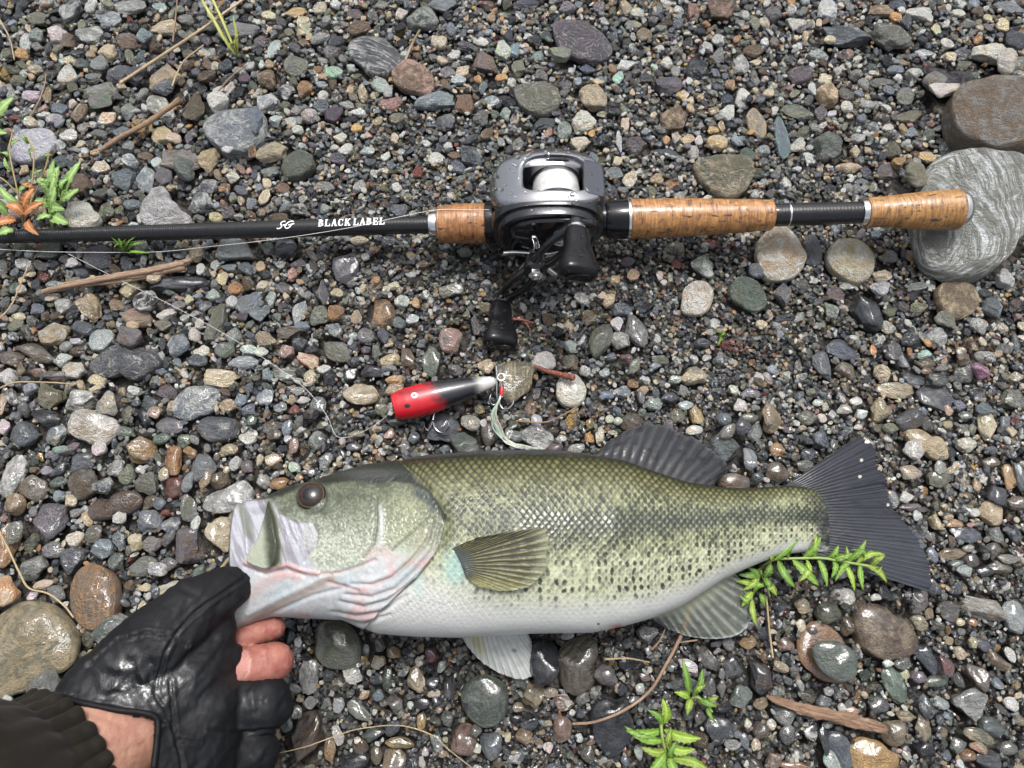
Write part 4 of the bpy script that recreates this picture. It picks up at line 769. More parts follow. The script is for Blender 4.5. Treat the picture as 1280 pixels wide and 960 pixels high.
nS, nA, nB = 1180, 330, 44
sx = np.r_[np.linspace(298, 1036, nS)]
ph = np.r_[np.linspace(0, np.pi, nA), np.pi + np.linspace(0, np.pi, nB + 2)[1:-1]]
Xs, PH = np.meshgrid(sx, ph, indexing='ij')
tp, bt = sm_interp(sx, TOP), sm_interp(sx, BOT)
yc, hh = (tp + bt) / 2, (bt - tp) / 2
Yp = yc[:, None] - hh[:, None] * np.cos(PH)
Xp = Xs + (np.interp(Yp, XL[:, 0], XL[:, 1]) - 300) * np.exp(-(Xs - 298) / 22.0)
Tm, Zm = fish_T(Xs), fish_Z(Xs)
mid = PA(Xp.ravel(), Yp.ravel(), Zm.ravel()).reshape(Xp.shape + (3,))
sn = np.sin(PH); prof = np.sign(sn) * np.abs(sn) ** 0.92
# back narrower than the belly
prof = prof * (1 - 0.16 * np.clip(np.cos(PH), 0, 1) ** 2 * np.abs(sn))
body = mid.copy(); body[..., 2] += Tm * prof
# picture position of every flank point (lower side mirrors the upper one)
U, V = PROJ(body)
mir = np.clip(np.round((2 * np.pi - ph[nA:]) / np.pi * (nA - 1)).astype(int), 0, nA - 1)
U[:, nA:] = U[:, mir]; V[:, nA:] = V[:, mir]
tt = (V - tp[:, None]) / (bt - tp)[:, None]

def G(x, y, cx, cy, rx, ry=None): return np.exp(-((x - cx) / rx) ** 2 - ((y - cy) / (ry or rx)) ** 2)
n1 = fbm(U / 9, V / 9, 3); n2 = fbm(U / 3.2, V / 3.2, 5, 3); n3 = fbm(U / 30, V / 24, 9); n4 = fbm(U / 1.4, V / 1.4, 15, 2)
def mixc(a, b, f): return a + (np.asarray(b) - a) * f[..., None]
c3 = lambda *c: np.array(c, float)
def C3(c, sh): return np.broadcast_to(np.asarray(c, float), sh + (3,)).copy()

# --- scales
sp = np.interp(U, [480, 560, 800, 1036], [7.0, 9.2, 9.0, 6.2])
Ucum = np.interp(U, np.linspace(440, 1060, 200), np.cumsum(1 / np.interp(np.linspace(440, 1060, 200), [480, 560, 800, 1036], [7.0, 9.2, 9.0, 6.2])) * (620 / 199))
mline = np.interp(U, [500, 640, 760, 880, 1036], [648, 640, 642, 643, 648])
n5 = fbm(U / 70, V / 50, 19); Vr = (V - mline) / sp / 0.58 + 0.5 * (n3 - .5) + 1.6 * (n5 - .5) + .22 * (n1 - .5)
Ur = Ucum + 0.5 * (n3 - 0.5) + 1.2 * (fbm(U / 60, V / 60, 29) - .5) + .2 * (fbm(U / 9, V / 9, 23) - .5)
best = np.full(U.shape, 1e9); E = np.zeros(U.shape); DV = np.zeros(U.shape); CI = np.zeros(U.shape); CJ = np.zeros(U.shape)
j0 = np.floor(Vr)
for dj in (0, 1):
    j = j0 + dj; dv = Vr - j; off = 0.5 * np.mod(j, 2)
    r = 0.5 * (1 - np.abs(dv) ** 2.2)
    i = np.ceil(Ur - r - off); ci = i + off
    m = (ci < best) & (np.abs(dv) <= 1)
    best = np.where(m, ci, best); E = np.where(m, r - (Ur - ci), E); DV = np.where(m, dv, DV); CI = np.where(m, i, CI); CJ = np.where(m, j, CJ)
hid = lambda s: np.mod(np.abs(np.sin(CI * 12.9898 + CJ * 78.233 + s) * 43758.5453), 1)
R1, R2 = hid(0), hid(3.1)
gill = [(498,578),(520,596),(540,618),(552,640),(556,655),(550,680),(538,700),(520,722),(500,740),(478,760),(455,785)]
gd = seg_dist(U, V, gill)[0]
behind = np.zeros(U.shape, bool)
behind[:] = U > np.interp(V, [570,578,596,618,640,655,680,700,722,740,760,785,800], [492,498,520,540,552,556,550,538,520,500,478,455,440])
scm = np.where(behind, smoothstep(0, 14, gd), 0.0) * (1 - smoothstep(1012, 1034, U))
belly = smoothstep(0.78, 0.97, tt)
scm_h = scm * (1 - 0.75 * belly)
hgt = scm_h * 0.00040 * np.clip(1 - E / 1.05, 0, 1) ** 1.4          # each scale rises to its rear edge
spot = np.exp(-((E - 0.40) / 0.33) ** 2 - (DV / 0.60) ** 2)         # exposed centre
dsp = np.exp(-((E - 0.76) / 0.25) ** 2 - (DV / 0.72) ** 2)          # dark-marked front of the exposed field

# dark and light ovals, one to a scale
DM = np.full(U.shape, 1e9); RI = np.zeros(U.shape)
for dj in (0, 1):
    j = j0 + dj; dv = Vr - j; off = 0.5 * np.mod(j, 2); i = np.round(Ur + .18 - off); dx = Ur + .18 - off - i
    rj = np.mod(np.abs(np.sin(i * 12.9898 + j * 78.233) * 43758.5453), 1); mm = ((dx + .10 * (rj - .5)) / (.20 + .16 * rj)) ** 2 + ((dv + .3 * (n1 - .5)) / (.62 + .45 * np.mod(rj * 7.3, 1))) ** 2
    DM, RI, CJ = np.where(mm < DM, mm, DM), np.where(mm < DM, rj, RI), np.where(mm < DM, j, CJ)
oval = smoothstep(1.5, .05, DM + 1.3 * (n2 - .5) + .8 * (n4 - .5)); R1 = RI
# --- body colour
bk_l, bk_d = c3(.26, .255, .115), c3(.020, .022, .009)
fl_l, lo_l, be_l = c3(.38, .39, .225), c3(.49, .505, .345), c3(.60, .61, .59)
wback = 1 - smoothstep(0.06, 0.26, tt + 0.05 * (n1 - .5))
light = mixc(mixc(np.broadcast_to(fl_l, U.shape + (3,)).copy(), lo_l, smoothstep(0.42, 0.68, tt)), be_l, smoothstep(0.74, 0.93, tt))
light = light * (1 + (0.45 * (R2 - .5)) * (1 - smoothstep(.62, .82, tt)))[..., None]
dark = mixc(np.broadcast_to(c3(.095, .115, .095), U.shape + (3,)).copy(), c3(.19, .20, .14), smoothstep(.25, .9, tt))
ys = np.interp(U, [600, 700, 760, 850, 950, 1030], [650, 655, 655, 652, 643, 646]); wS = np.interp(U, [600, 700, 850, 950, 1030], [30, 28, 15, 10, 9])
stripe = np.exp(-((V - ys + 6 * (n3 - .5)) / wS) ** 2) * np.interp(U, [560, 640, 760, 860, 1030], [0.2, .60, .85, 1.0, 1.0])
D = 0.74 + 1.0 * (R1 - .5) + 1.3 * (n3 - .5)
D = D * (1 - smoothstep(.74, .92, tt)) * (0.55 + 0.45 * smoothstep(560, 650, U))
D = np.clip(D + stripe * (0.55 + 0.9 * (R1 - 0.35)), 0, 1)
rows = np.where(np.mod(CJ, 2) == 0, 1.0, 1.0 - .55 * smoothstep(.45, .62, tt))
flank = mixc(light, c3(.030, .040, .030), np.clip(oval * D * rows * 1.15, 0, 1) * 0.95)
flank = mixc(flank, c3(.11, .125, .075), np.clip((1 - spot) * 0.38 * (1 - smoothstep(.45, .8, tt)), 0, 1))
flank = mixc(flank, c3(.032, .044, .040), np.clip(stripe * 0.95 * (0.15 + 1.1 * n2) * (.55 + .9 * (1 - spot)), 0, .88))
back = mixc(np.broadcast_to(bk_d, U.shape + (3,)).copy(), bk_l, np.clip(spot * 1.15 - 0.05, 0, 1) * (0.6 + .5 * R2) * smoothstep(-0.04, 0.08, tt))
col = mixc(flank, back, wback)
col = np.where(behind[..., None], mixc(np.broadcast_to(lo_l, col.shape).copy(), col, np.clip(scm + .8, 0, 1)), col)
top_edge = 1 - smoothstep(0.0, 0.045, tt)
col = mixc(col, c3(.03, .032, .018), top_edge * np.where(behind, 0.8, 0))
# pale skin just behind the gill cover, breast and throat
breast = np.where(behind, 1, 0) * G(U, V, 520, 770, 75, 42)
col = mixc(col, c3(.64, .645, .63), np.clip(breast * 1.3, 0, .9))
tinydots = smoothstep(.60, .70, n4) * np.where(behind, 1, 0) * G(U, V, 560, 745, 60, 26)
col = mixc(col, c3(.28, .29, .22), tinydots * .6)
col = mixc(col, c3(.30, .50, .47), np.clip(G(U, V, 569, 709, 14, 19) * 1.1, 0, .8) * (0.5 + 0.6 * n2))
col = mixc(col, c3(.33, .52, .55), G(U, V, 522, 730, 6, 14) * .5)

# --- head colour
hl = ~behind
head_lo = smoothstep(628, 705, V + 0.10 * (480 - U))
cheek = mixc(np.broadcast_to(c3(.17, .19, .13), U.shape + (3,)).copy(), c3(.46, .49, .40), head_lo)
mt = smoothstep(.40, .62, n2)
mt = smoothstep(.34, .66, fbm(U / 2.1, V / 2.1, 6, 3)); cheek = cheek * (0.70 + 0.42 * mt)[..., None]
cheek = mixc(cheek, c3(.075, .085, .06), smoothstep(.48, .66, n1) * 0.6 * (1 - smoothstep(640, 690, V)))
headc = cheek
jaw = smoothstep(-10, 12, V - np.interp(U, [300, 380, 400, 450, 470, 490], [640, 690, 716, 708, 690, 690]) + 6 * (n1 - .5))
white = mixc(np.broadcast_to(c3(.50, .515, .525), U.shape + (3,)).copy(), c3(.52, .38, .37), smoothstep(.47, .64, n3) * .9)
white = mixc(white, c3(.42, .50, .53), smoothstep(.52, .70, fbm(U / 22, V / 16, 35)) * .6) * (0.88 + 0.24 * n2)[..., None]
headc = mixc(headc, white, jaw)
Uw, Vw = U + 5 * (fbm(U / 10, V / 10, 63) - .5), V + 5 * (fbm(U / 10, V / 10, 65) - .5)
memb = smoothstep(3.5, -3.5, sdf_poly(Uw, Vw, catmull([(290,624),(315,622),(337,624),(352,642),(370,652),(388,653),(397,666),(394,683),(384,700),(392,714),(360,712),(332,715),(290,706),(290,624)], 60)))
headc = mixc(headc, mixc(np.broadcast_to(c3(.44, .445, .49), U.shape + (3,)).copy(), c3(.30, .285, .315), smoothstep(.42, .68, fbm((U - V * .35) / 4, V / 30, 31))), memb)
patchm = np.clip(1 - np.hypot((U - 386) / 11, (V - 671) / 20), 0, 1)
headc = mixc(headc, c3(.38, .38, .36), smoothstep(0, .35, patchm) * .65)
# lower jaw stripe and reddish folds
jb = seg_dist(U, V, [(303,784),(325,770),(345,758),(380,741),(415,724)])[0]
headc = mixc(headc, c3(.36, .27, .21), np.exp(-(jb / 5.0) ** 2) * .75)
for pl, w, cc, a in [([(307,704),(320,710),(332,713),(346,709),(359,706),(370,709),(380,714),(398,717)], 3.0, (.50,.27,.27), .85), ([(402,718),(425,716),(450,708),(468,700)], 2.5, (.52,.38,.36), .6),
                     ([(312,745),(330,730),(350,716)], 7.0, (.52,.36,.35), .6), ([(410,728),(430,733),(448,738)], 3, (.50,.33,.33), .7), ([(462,694),(476,686),(486,697),(492,715)], 7, (.58,.42,.42), .6),
                     ([(455,735),(470,730),(485,722),(492,713)], 3.5, (.55,.35,.35), .6), ([(300,632),(307,650),(309,668)], 4.5, (.24,.26,.21), .9), ([(336,628),(345,655),(349,685),(347,706)], 4.5, (.16,.17,.11), .95)]:
    dd = seg_dist(U, V, pl)[0]; headc = mixc(headc, c3(*cc), np.exp(-(dd / w) ** 2) * a)
maxl = sdf_poly(.5 * U + .5 * Uw, .5 * V + .5 * Vw, catmull([(336,627),(342,642),(347,662),(350,684),(347,703),(337,711),(322,708),(310,701),(314,689),(323,675),(331,652),(336,627)], 60))
mcol = mixc(np.broadcast_to(c3(.36, .39, .30), U.shape + (3,)).copy(), c3(.055, .062, .036), smoothstep(330, 343, U + (V - 690) * -.12 + 4 * (n1 - .5)))
headc = mixc(headc, mcol, smoothstep(1.5, -1.5, maxl))
# gill cover, preopercle, ear flap
op = G(U, V, 508, 648, 34, 36)
headc = mixc(headc, c3(.33, .35, .215) * 1.0, np.clip(op * 1.2, 0, 1) * .75 * (0.6 + .6 * mt))
headc = mixc(headc, c3(.60, .63, .66), np.exp(-(seg_dist(U, V, [(475,634),(477,655),(474,684)])[0] / 3.0) ** 2) * .55 * (.5 + n1))
headc = mixc(headc, c3(.16, .18, .14), np.exp(-(seg_dist(U, V, [(470,622),(471,650),(467,680),(455,697)])[0] / 2.2) ** 2) * .55)
headc = mixc(headc, c3(.05, .075, .08), np.exp(-(seg_dist(U, V, [(522,617),(533,622),(543,634)])[0] / 5.5) ** 2) * .85)
headc = mixc(headc, c3(.12, .13, .09), np.exp(-(seg_dist(U, V, [(490,688),(512,668),(536,645)])[0] / 1.6) ** 2) * .55)
headc = mixc(headc, c3(.42, .40, .28), np.exp(-(seg_dist(U, V, [(531,663),(522,688),(505,706)])[0] / 4) ** 2) * .6)
pores = smoothstep(.64, .72, fbm(U / 2.6, V / 2.6, 77, 2)) * G(U, V, 425, 690, 45, 30)
headc = mixc(headc, c3(.30, .33, .28), pores * .55)
# dark crown
crown = [(296,626),(330,624),(352,619),(372,611),(392,607),(440,601),(478,606),(492,599),(520,603),(505,570),(400,570),(296,600)]
cs = sdf_poly(U, V, crown)
headc = mixc(headc, c3(.030, .034, .026), smoothstep(3, -3, cs + 3 * (n1 - .5)))
headc = mixc(headc, c3(.10, .105, .10), np.clip(G(U, V, 462, 592, 34, 6) * 1.1, 0, .75))
headc = mixc(headc, c3(.09, .105, .09), smoothstep(25, 18, np.hypot(U - 389, V - 621)) * .55)
col = np.where(hl[..., None], headc, col)
gl = seg_dist(U, V, [(492,599),(515,603),(535,614),(549,634),(554,648)])[0]
col = mixc(col, c3(.035, .035, .03), np.exp(-(gl / 3.3) ** 2) * .95)
FOLDS = [[(541,650),(535,675),(515,700),(490,722),(465,731),(440,730)], [(549,658),(541,688),(520,712),(495,735),(465,746),(432,743)], [(538,700),(512,729),(485,749),(455,758),(425,752)],
         [(508,744),(478,763),(445,769),(415,765)], [(487,768),(455,778),(425,774)]]
fold_h = 0
for k, f in enumerate(FOLDS):
    dd, pp = seg_dist(U, V, f); a = np.sin(np.pi * np.clip(pp, 0.05, .95)) ** .5
    fold_h = fold_h - 0.0011 * a * np.exp(-(dd / 2.2) ** 2) + 0.0008 * a * np.exp(-((dd - 5) / 4.0) ** 2)
    col = mixc(col, c3(.42, .36, .34), np.exp(-(dd / 1.7) ** 2) * .55 * a)
# head relief
fin_h = hgt + fold_h
fin_h = fin_h + np.where(behind, -0.0030 * np.exp(-gd / 5.0), 0.0010 * np.exp(-(gd / 14) ** 2))   # gill cover stands proud
for pl, w, a in [([(402,718),(425,716),(450,708),(468,700)], 2.5, -.0009), ([(470,622),(471,650),(467,680),(455,697)], 2.2, -.0008), ([(476,630),(477,655),(476,684)], 4, .0006), ([(490,688),(512,668),(536,645)], 1.8, -.0004),
                 ([(307,704),(332,713),(359,706),(380,714),(398,717)], 3, .0010), ([(307,709),(332,718),(359,712),(380,719)], 3, -.0007), ([(381,702),(393,684),(397,668),(391,655)], 2.2, -.0008), ([(338,627),(352,645),(372,655)], 2.5, -.0005),
                 ([(310,768),(345,750),(380,733),(415,716)], 4, .0008), ([(318,779),(350,763),(390,745),(430,735)], 3, -.0008), ([(410,728),(430,733),(448,738)], 2.5, -.0007), ([(440,601),(478,606),(492,599)], 3, -.0005), ([(303,640),(309,668),(310,690)], 3, .0009)]:
    dd = seg_dist(U, V, pl)[0]; fin_h = fin_h + a * np.exp(-(dd / w) ** 2)
fin_h = fin_h + 0.0030 * smoothstep(2.0, -3.0, maxl) - 0.0052 * smoothstep(2, -6, sdf_poly(U, V, [(306,634),(334,631),(322,668),(311,690)]))
fin_h = fin_h - 0.0012 * np.exp(-((np.hypot(U - 389.5, V - 621) - 17) / 3) ** 2)
fin_h = fin_h + np.where(hl, 0.00022 * (mt - .5) * (1 - jaw) + 0.0005 * (n1 - .5) * jaw, 0.00012 * (n2 - .5))
fin_h = fin_h + 0.0007 * (n3 - .5)
# a small dark spot and the vent
for (x, y, r) in [(874, 713, 3.2), (748, 780, 1.7)]: col = mixc(col, c3(.05, .035, .02), smoothstep(r, r * .5, np.hypot((U - x) / 1.3, V - y)))
col = mixc(col, c3(.50, .14, .15), G(U, V, 771, 783, 8, 3.5) * .8)
# tail root fades into slate
rayp = vnoise((V - 650 - (V - 650) * (U - 1000) / 260) / 2.2, U / 60, 91); tl_ = smoothstep(1004, 1036, U + 30 * (n1 - .5) + 14 * (n2 - .5) - .004 * (V - 650) ** 2)
col = mixc(col, mixc(C3((.018, .020, .023), U.shape), (.042, .045, .050), rayp), tl_)
fin_h = fin_h + .0004 * (rayp - .5) * tl_

du = np.gradient(body, axis=0); dv_ = np.gradient(body, axis=1)
nr = np.cross(dv_, du); nr /= np.linalg.norm(nr, axis=-1)[..., None] + 1e-12
if nr[nS // 2, nA // 2, 2] < 0: nr = -nr
fadee = (np.sin(np.clip(PH, 0, 2 * np.pi)) ** 2) ** 0.25
bodyd = body + nr * (fin_h * fadee)[..., None]
verts = bodyd.reshape(-1, 3); nR = nA + nB
faces = grid_faces(nS, nR, cv=True)
# mouth: a rim folding into a hollow, tail end closed
ring0 = bodyd[0]; cen = ring0.mean(0)
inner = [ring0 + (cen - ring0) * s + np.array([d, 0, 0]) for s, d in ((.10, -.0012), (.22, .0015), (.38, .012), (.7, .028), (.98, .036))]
endc = bodyd[-1].mean(0); endr = [bodyd[-1] + (endc - bodyd[-1]) * .98]
allv = [verts] + inner + endr
ex = []; base0 = 0
def band(a, b):
    i = np.arange(nR); j = (i + 1) % nR
    return np.stack([a + i, b + i, b + j, a + j], 1)
st = len(verts)
prev = 0
for k in range(len(inner)):
    ex.append(band(st + k * nR, prev)); prev = st + k * nR
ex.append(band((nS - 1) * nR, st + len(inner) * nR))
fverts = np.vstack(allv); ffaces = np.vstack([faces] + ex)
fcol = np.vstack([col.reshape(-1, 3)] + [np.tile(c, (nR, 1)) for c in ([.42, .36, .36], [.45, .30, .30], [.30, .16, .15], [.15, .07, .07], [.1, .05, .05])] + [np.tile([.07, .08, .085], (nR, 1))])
fcol = fcol * (.56 + .20 * smoothstep(.08, .45, fcol.mean(1)))[:, None]
fgl = np.r_[(0.30 + 0.25 * n2.ravel() * 0 + 0.12 * np.where(hl, 0.3, 1).ravel()), np.full(nR * (len(inner) + 1), .3)]

def skin_material(name, rough=0.34, coat=0.55, bump=0.25, bscale=900.0, sss=0.0, bumpd=0.0004, spec=.5):
    m = NT(name); a = m.n("Attribute", attribute_type='GEOMETRY', attribute_name="col").outputs["Color"]; co = m.coord()
    f = m.noise(bscale, 3, co); g = m.noise(140.0, 4, co)
    c = m.mix(1.0, a, m.mix(f, V4((.86, .86, .86)), V4((1.12, 1.12, 1.12))), 'MULTIPLY')
    m.P(Base_Color=c, Specular_IOR_Level=spec, Coat_Weight=coat, Coat_Roughness=0.10, Roughness=m.math('ADD', rough - .1, m.math('MULTIPLY', g, .22)))
    m.P(Normal=m.bump(m.math('ADD', f, g), bump, bumpd))
    if sss: m.P(Subsurface_Weight=sss, Subsurface_Radius=(.006, .003, .002), Subsurface_Scale=0.3)
    return m.m
MAT_FISH = skin_material("fish_skin", 0.42, 0.22, 0.2, spec=.3)
MAT_FIN = skin_material("fish_fin", 0.46, 0.14, 0.3, spec=.15)
loc = P(640, 690, 0.0); loc[2] = 0.002
fish = put("fish", None) if False else None
fish = bpy.data.objects.new("fish", None); C.link(fish); fish.empty_display_size = .01
fish.location = loc; ABS[fish.name] = Vector(loc)
tag(fish, "wet green and white bass lying on its side, jaw held by the gloved hand", "fish")
me = make_mesh("body", fverts, ffaces, MAT_FISH); set_col(me, "col", fcol)
put("body", me, fish)

# --- eye
er = 0.0078; ecx, ecy = 389.5, 620.5
iu = np.unravel_index(np.argmin((U[:, :nA] - ecx) ** 2 + (V[:, :nA] - ecy) ** 2), (nS, nA)); ec = body[iu]; en = nr[iu]
q = ICO[5][0]; zax = en / np.linalg.norm(en) + (CAM - ec) / np.linalg.norm(CAM - ec) * 1.2; zax /= np.linalg.norm(zax); xax = np.cross([0, 1, 0], zax); xax /= np.linalg.norm(xax); yax = np.cross(zax, xax)
ev = ec + (q[:, :1] * xax + q[:, 1:2] * yax) * er + q[:, 2:] * zax * er * 0.55 + zax * 0.0002
rr = np.hypot(q[:, 0], q[:, 1]); er_n = fbm(q[:, 0] * 6 + 9, q[:, 1] * 6 + 9, 4)
ecol = np.where((rr < .50)[:, None], c3(.004, .004, .006), np.where((rr < .84)[:, None], c3(.020, .012, .009) * (0.6 + er_n)[:, None], np.where((rr < .90)[:, None], c3(.11, .075, .035), c3(.012, .012, .012))))
me = make_mesh("eye", ev, ICO[5][1], skin_material("fish_eye", 0.25, 0.5, 0.0, spec=.2)); set_col(me, "col", ecol); put("eye", me, fish)

# --- fins
def slab(grid, thick, cols, name, mat, parent):
    nu, nv = grid.shape[:2]
    tv = grid.reshape(-1, 3); bv = tv.copy(); bv[:, 2] -= thick
    f = grid_faces(nu, nv); n = nu * nv; I = np.arange(n).reshape(nu, nv)
    edge = np.r_[I[0, :], I[1:, -1], I[-1, -2::-1], I[-2:0:-1, 0]]; e2 = np.roll(edge, -1)
    side = np.stack([edge, e2, e2 + n, edge + n], 1)
    me = make_mesh(name, np.vstack([tv, bv]), np.vstack([f[:, ::-1], f + n, side[:, ::-1]]), mat)
    set_col(me, "col", np.vstack([cols.reshape(-1, 3)] * 2)); return put(name, me, parent)

def fin(name, basep, tipp, zb, zt, rays, fn, nu=260, nv=110, ridge=.00035, thick=.0006, curl=0.0, fray=2.0, seed=1, flow=1.0, notch=None):
    B = catmull(basep, nu); T = catmull(tipp, nu); u = np.linspace(0, 1, nu); v = np.linspace(0, 1, nv)
    k = u * rays; wav = np.cos(2 * np.pi * k)
    fr = (vnoise(u * rays * 1.0 + 3, u * 0, seed) - .5) * fray + (vnoise(u * rays * 6, u * 0, seed + 2) - .5) * fray * .8
    d = T - B; L = np.linalg.norm(d, axis=1)[:, None] + 1e-6; T = T + d / L * fr[:, None]
    if notch is not None: T = T - d * (notch[1] * np.exp(-((u - notch[0]) / notch[2]) ** 2))[:, None]
    W = v[None, :, None] ** flow
    p = B[:, None] * (1 - W) + T[:, None] * W
    UU, VV = np.meshgrid(u, v, indexing='ij')
    p = p + ((fbm(UU * rays * .5, VV * 5, seed + 20) - .5) * 5.0 * VV * (1 - VV) * 2)[..., None] * np.array([.5, .8])
    z = (zb(p[..., 0], p[..., 1]) if callable(zb) else np.interp(UU, np.linspace(0, 1, len(zb)), zb)) * (1 - VV) + np.interp(UU, np.linspace(0, 1, len(zt)), zt) * VV
    z = z + curl * np.sin(np.pi * VV) + 0.0012 * (fbm(UU * 5, VV * 3, seed + 5) - .5) * VV * 2
    g = PA(p[..., 0].ravel(), p[..., 1].ravel(), z.ravel()).reshape(nu, nv, 3)
    g[..., 2] += ridge * wav[:, None] * np.minimum(1, VV * 5) * (0.4 + .6 * np.minimum(1, L / 40))
    if len(tipp) and rays > 8:   # branching towards the edge
        g[..., 2] += ridge * .5 * np.cos(4 * np.pi * k)[:, None] * smoothstep(.4, .9, VV)
    cols = .72 * fn(UU, VV, (0.5 + 0.5 * wav)[:, None] + 0 * VV, p[..., 0], p[..., 1], fbm(UU * rays * 1.3, VV * 7, seed + 8), fbm(UU * rays * 3, VV * 26, seed + 9, 3))
    return slab(g, thick, cols, name, MAT_FIN, fish)

def dors_col(u, v, w, x, y, a, b):
    c = mixc(C3((.026, .027, .031), u.shape), (.058, .061, .069), w * .75); c = mixc(c, (.020, .020, .022), smoothstep(.58, .72, a) * .75)
    return mixc(c, (.16, .16, .16), smoothstep(.93, 1, v) * .5 * b)
fin("soft_dorsal_fin", [(738,571),(780,578),(820,593),(860,606),(893,610)], [(743,567),(765,549),(790,536),(815,530),(836,533),(849,541),(868,546),(886,560),(906,577),(906,591),(893,606)],
    (.032, .029, .026, .024, .022), (.028, .022, .016, .012, .010), 15, dors_col, ridge=.0002, curl=.002, fray=3, seed=3)
def spin_col(u, v, w, x, y, a, b): return mixc(C3((.040, .042, .045), u.shape), (.12, .12, .13), b * .5 * v)
fin("spiny_dorsal_fin", [(500,577),(560,571),(620,569),(690,569),(737,571)], [(510,571),(565,566),(625,563),(690,562),(738,567)], (.036, .036, .035, .034, .032), (.030, .029, .028, .027, .027), 9, spin_col, nv=30, fray=1.5, seed=5)
def tail_col(u, v, w, x, y, a, b):
    c = mixc(C3((.030, .032, .041), u.shape), (.056, .059, .074), w * .35 + .55 * smoothstep(.45, .8, u)); c = mixc(c, (.060, .073, .068), (1 - smoothstep(.05, .38, v)) * .75 * b * 1.5)
    c = mixc(c, (.020, .022, .026), smoothstep(.60, .74, a) * .55 * (1 - .5 * smoothstep(.5, .8, u))); c = mixc(c, (.022, .024, .028), smoothstep(.55, .64, b) * smoothstep(.04, .16, v) * (1 - smoothstep(.30, .5, v)) * .8)
    for (X, Y, r) in ((1077, 575, 2.6), (1075, 596, 2.4), (1110, 631, 2.2)): c = mixc(c, (.55, .52, .47), smoothstep(r, r * .6, np.hypot(x - X, y - Y) + 1.5 * (b - .5)))
    return c
fin("tail_fin", [(978,609),(1000,614),(1014,630),(1019,652),(1016,674),(1000,689)], [(1074,545),(1088,556),(1097,580),(1108,606),(1114,630),(1132,654),(1150,680),(1160,705),(1164,728),(1158,739)],
    (.017, .0165, .015, .014, .013, .012), (.011, .009, .008, .0075, .008, .008, .0085, .008, .007), 34, tail_col, nu=520, nv=150, ridge=.00010, fray=5.0, seed=7, curl=.003, notch=(.475, .06, .012))
def anal_col(u, v, w, x, y, a, b):
    c = mixc(C3((.10, .11, .095), u.shape), (.26, .275, .24), w * .8); c = mixc(c, (.36, .39, .28), (1 - smoothstep(.0, .35, v)) * .75)
    c = mixc(c, (.075, .08, .075), smoothstep(.5, .66, a) * .55 * smoothstep(.1, .4, v)); c = mixc(c, (.40, .28, .16), np.exp(-((x - 862 + (y - 760) * .25) / 3) ** 2) * .35)
    return mixc(c, (.46, .48, .48), smoothstep(.94, 1, v) * .7)
fin("anal_fin", [(815,772),(848,758),(880,738),(903,723),(918,717)], [(821,778),(850,792),(880,798),(908,798),(929,789),(940,771),(939,750),(931,731),(921,719)],
    (.018, .017, .016, .015, .014), (.010, .009, .009, .010, .011, .012, .013), 13, anal_col, ridge=.0004, fray=1.6, seed=11)
def pelv_col(u, v, w, x, y, a, b):
    c = mixc(C3((.48, .50, .48), u.shape), (.60, .61, .59), w * .7); c = mixc(c, (.46, .43, .16), np.exp(-((u - .20) / .09) ** 2) * smoothstep(.05, .2, v) * (1 - smoothstep(.5, .95, v)) * .85)
    c = mixc(c, (.40, .42, .40), smoothstep(.55, .7, a) * .5); return mixc(c, (.1, .1, .1), smoothstep(3.5, 1.5, np.hypot((x - 643) / 1.4, y - 813)) * .6)
fin("pelvic_fin", [(577,789),(600,785),(635,784),(658,785)], [(578,797),(590,815),(610,833),(634,845),(655,849),(669,842),(670,825),(664,802),(659,788)], (.017, .019, .020, .020), (.014, .010, .008, .008, .009, .011), 16, pelv_col, ridge=.0003, fray=1.5, seed=13)
iz = lambda x, y: None
def flank_z(px, py):
    """height of the flank seen at that picture point"""
    s = slice(None, None, 6); uu, vv, zz = U[s, :nA:3].ravel(), V[s, :nA:3].ravel(), body[s, :nA:3, 2].ravel()
    px = np.atleast_1d(px); out = np.empty(px.shape)
    for k, (a, b) in enumerate(zip(np.ravel(px), np.ravel(py))): out.flat[k] = zz[np.argmin((uu - a) ** 2 + (vv - b) ** 2)]
    return out
pb = [(566,685),(571,694),(577,706),(582,722)]; ptip = [(600,671),(638,664),(665,661),(681,662),(686,678),(684,700),(677,719),(656,735),(628,739),(600,734)]
zb_ = flank_z(*np.array(pb).T) + .0012; zt_ = flank_z(*catmull(ptip, 9).T) + .0038
def pect_col(u, v, w, x, y, a, b):
    c = mixc(C3((.055, .055, .035), u.shape), (.27, .25, .13), smoothstep(.45, .95, w) * .75); c = mixc(c, (.37, .35, .14), smoothstep(.55, .95, u) * .65 * smoothstep(.15, .5, v))
    c = mixc(c, (.05, .055, .045), smoothstep(.45, .62, b) * .65 * (1 - .4 * u)); c = mixc(c, (.30, .31, .20), smoothstep(.80, 1.0, v + .2 * (a - .5)) * .6); return mixc(c, (.045, .06, .065), (1 - smoothstep(.02, .22, v)) * .85)
fin("pectoral_fin", pb, ptip, tuple(zb_), tuple(zt_), 21, pect_col, ridge=.00022, fray=4.0, seed=17, thick=.0008)
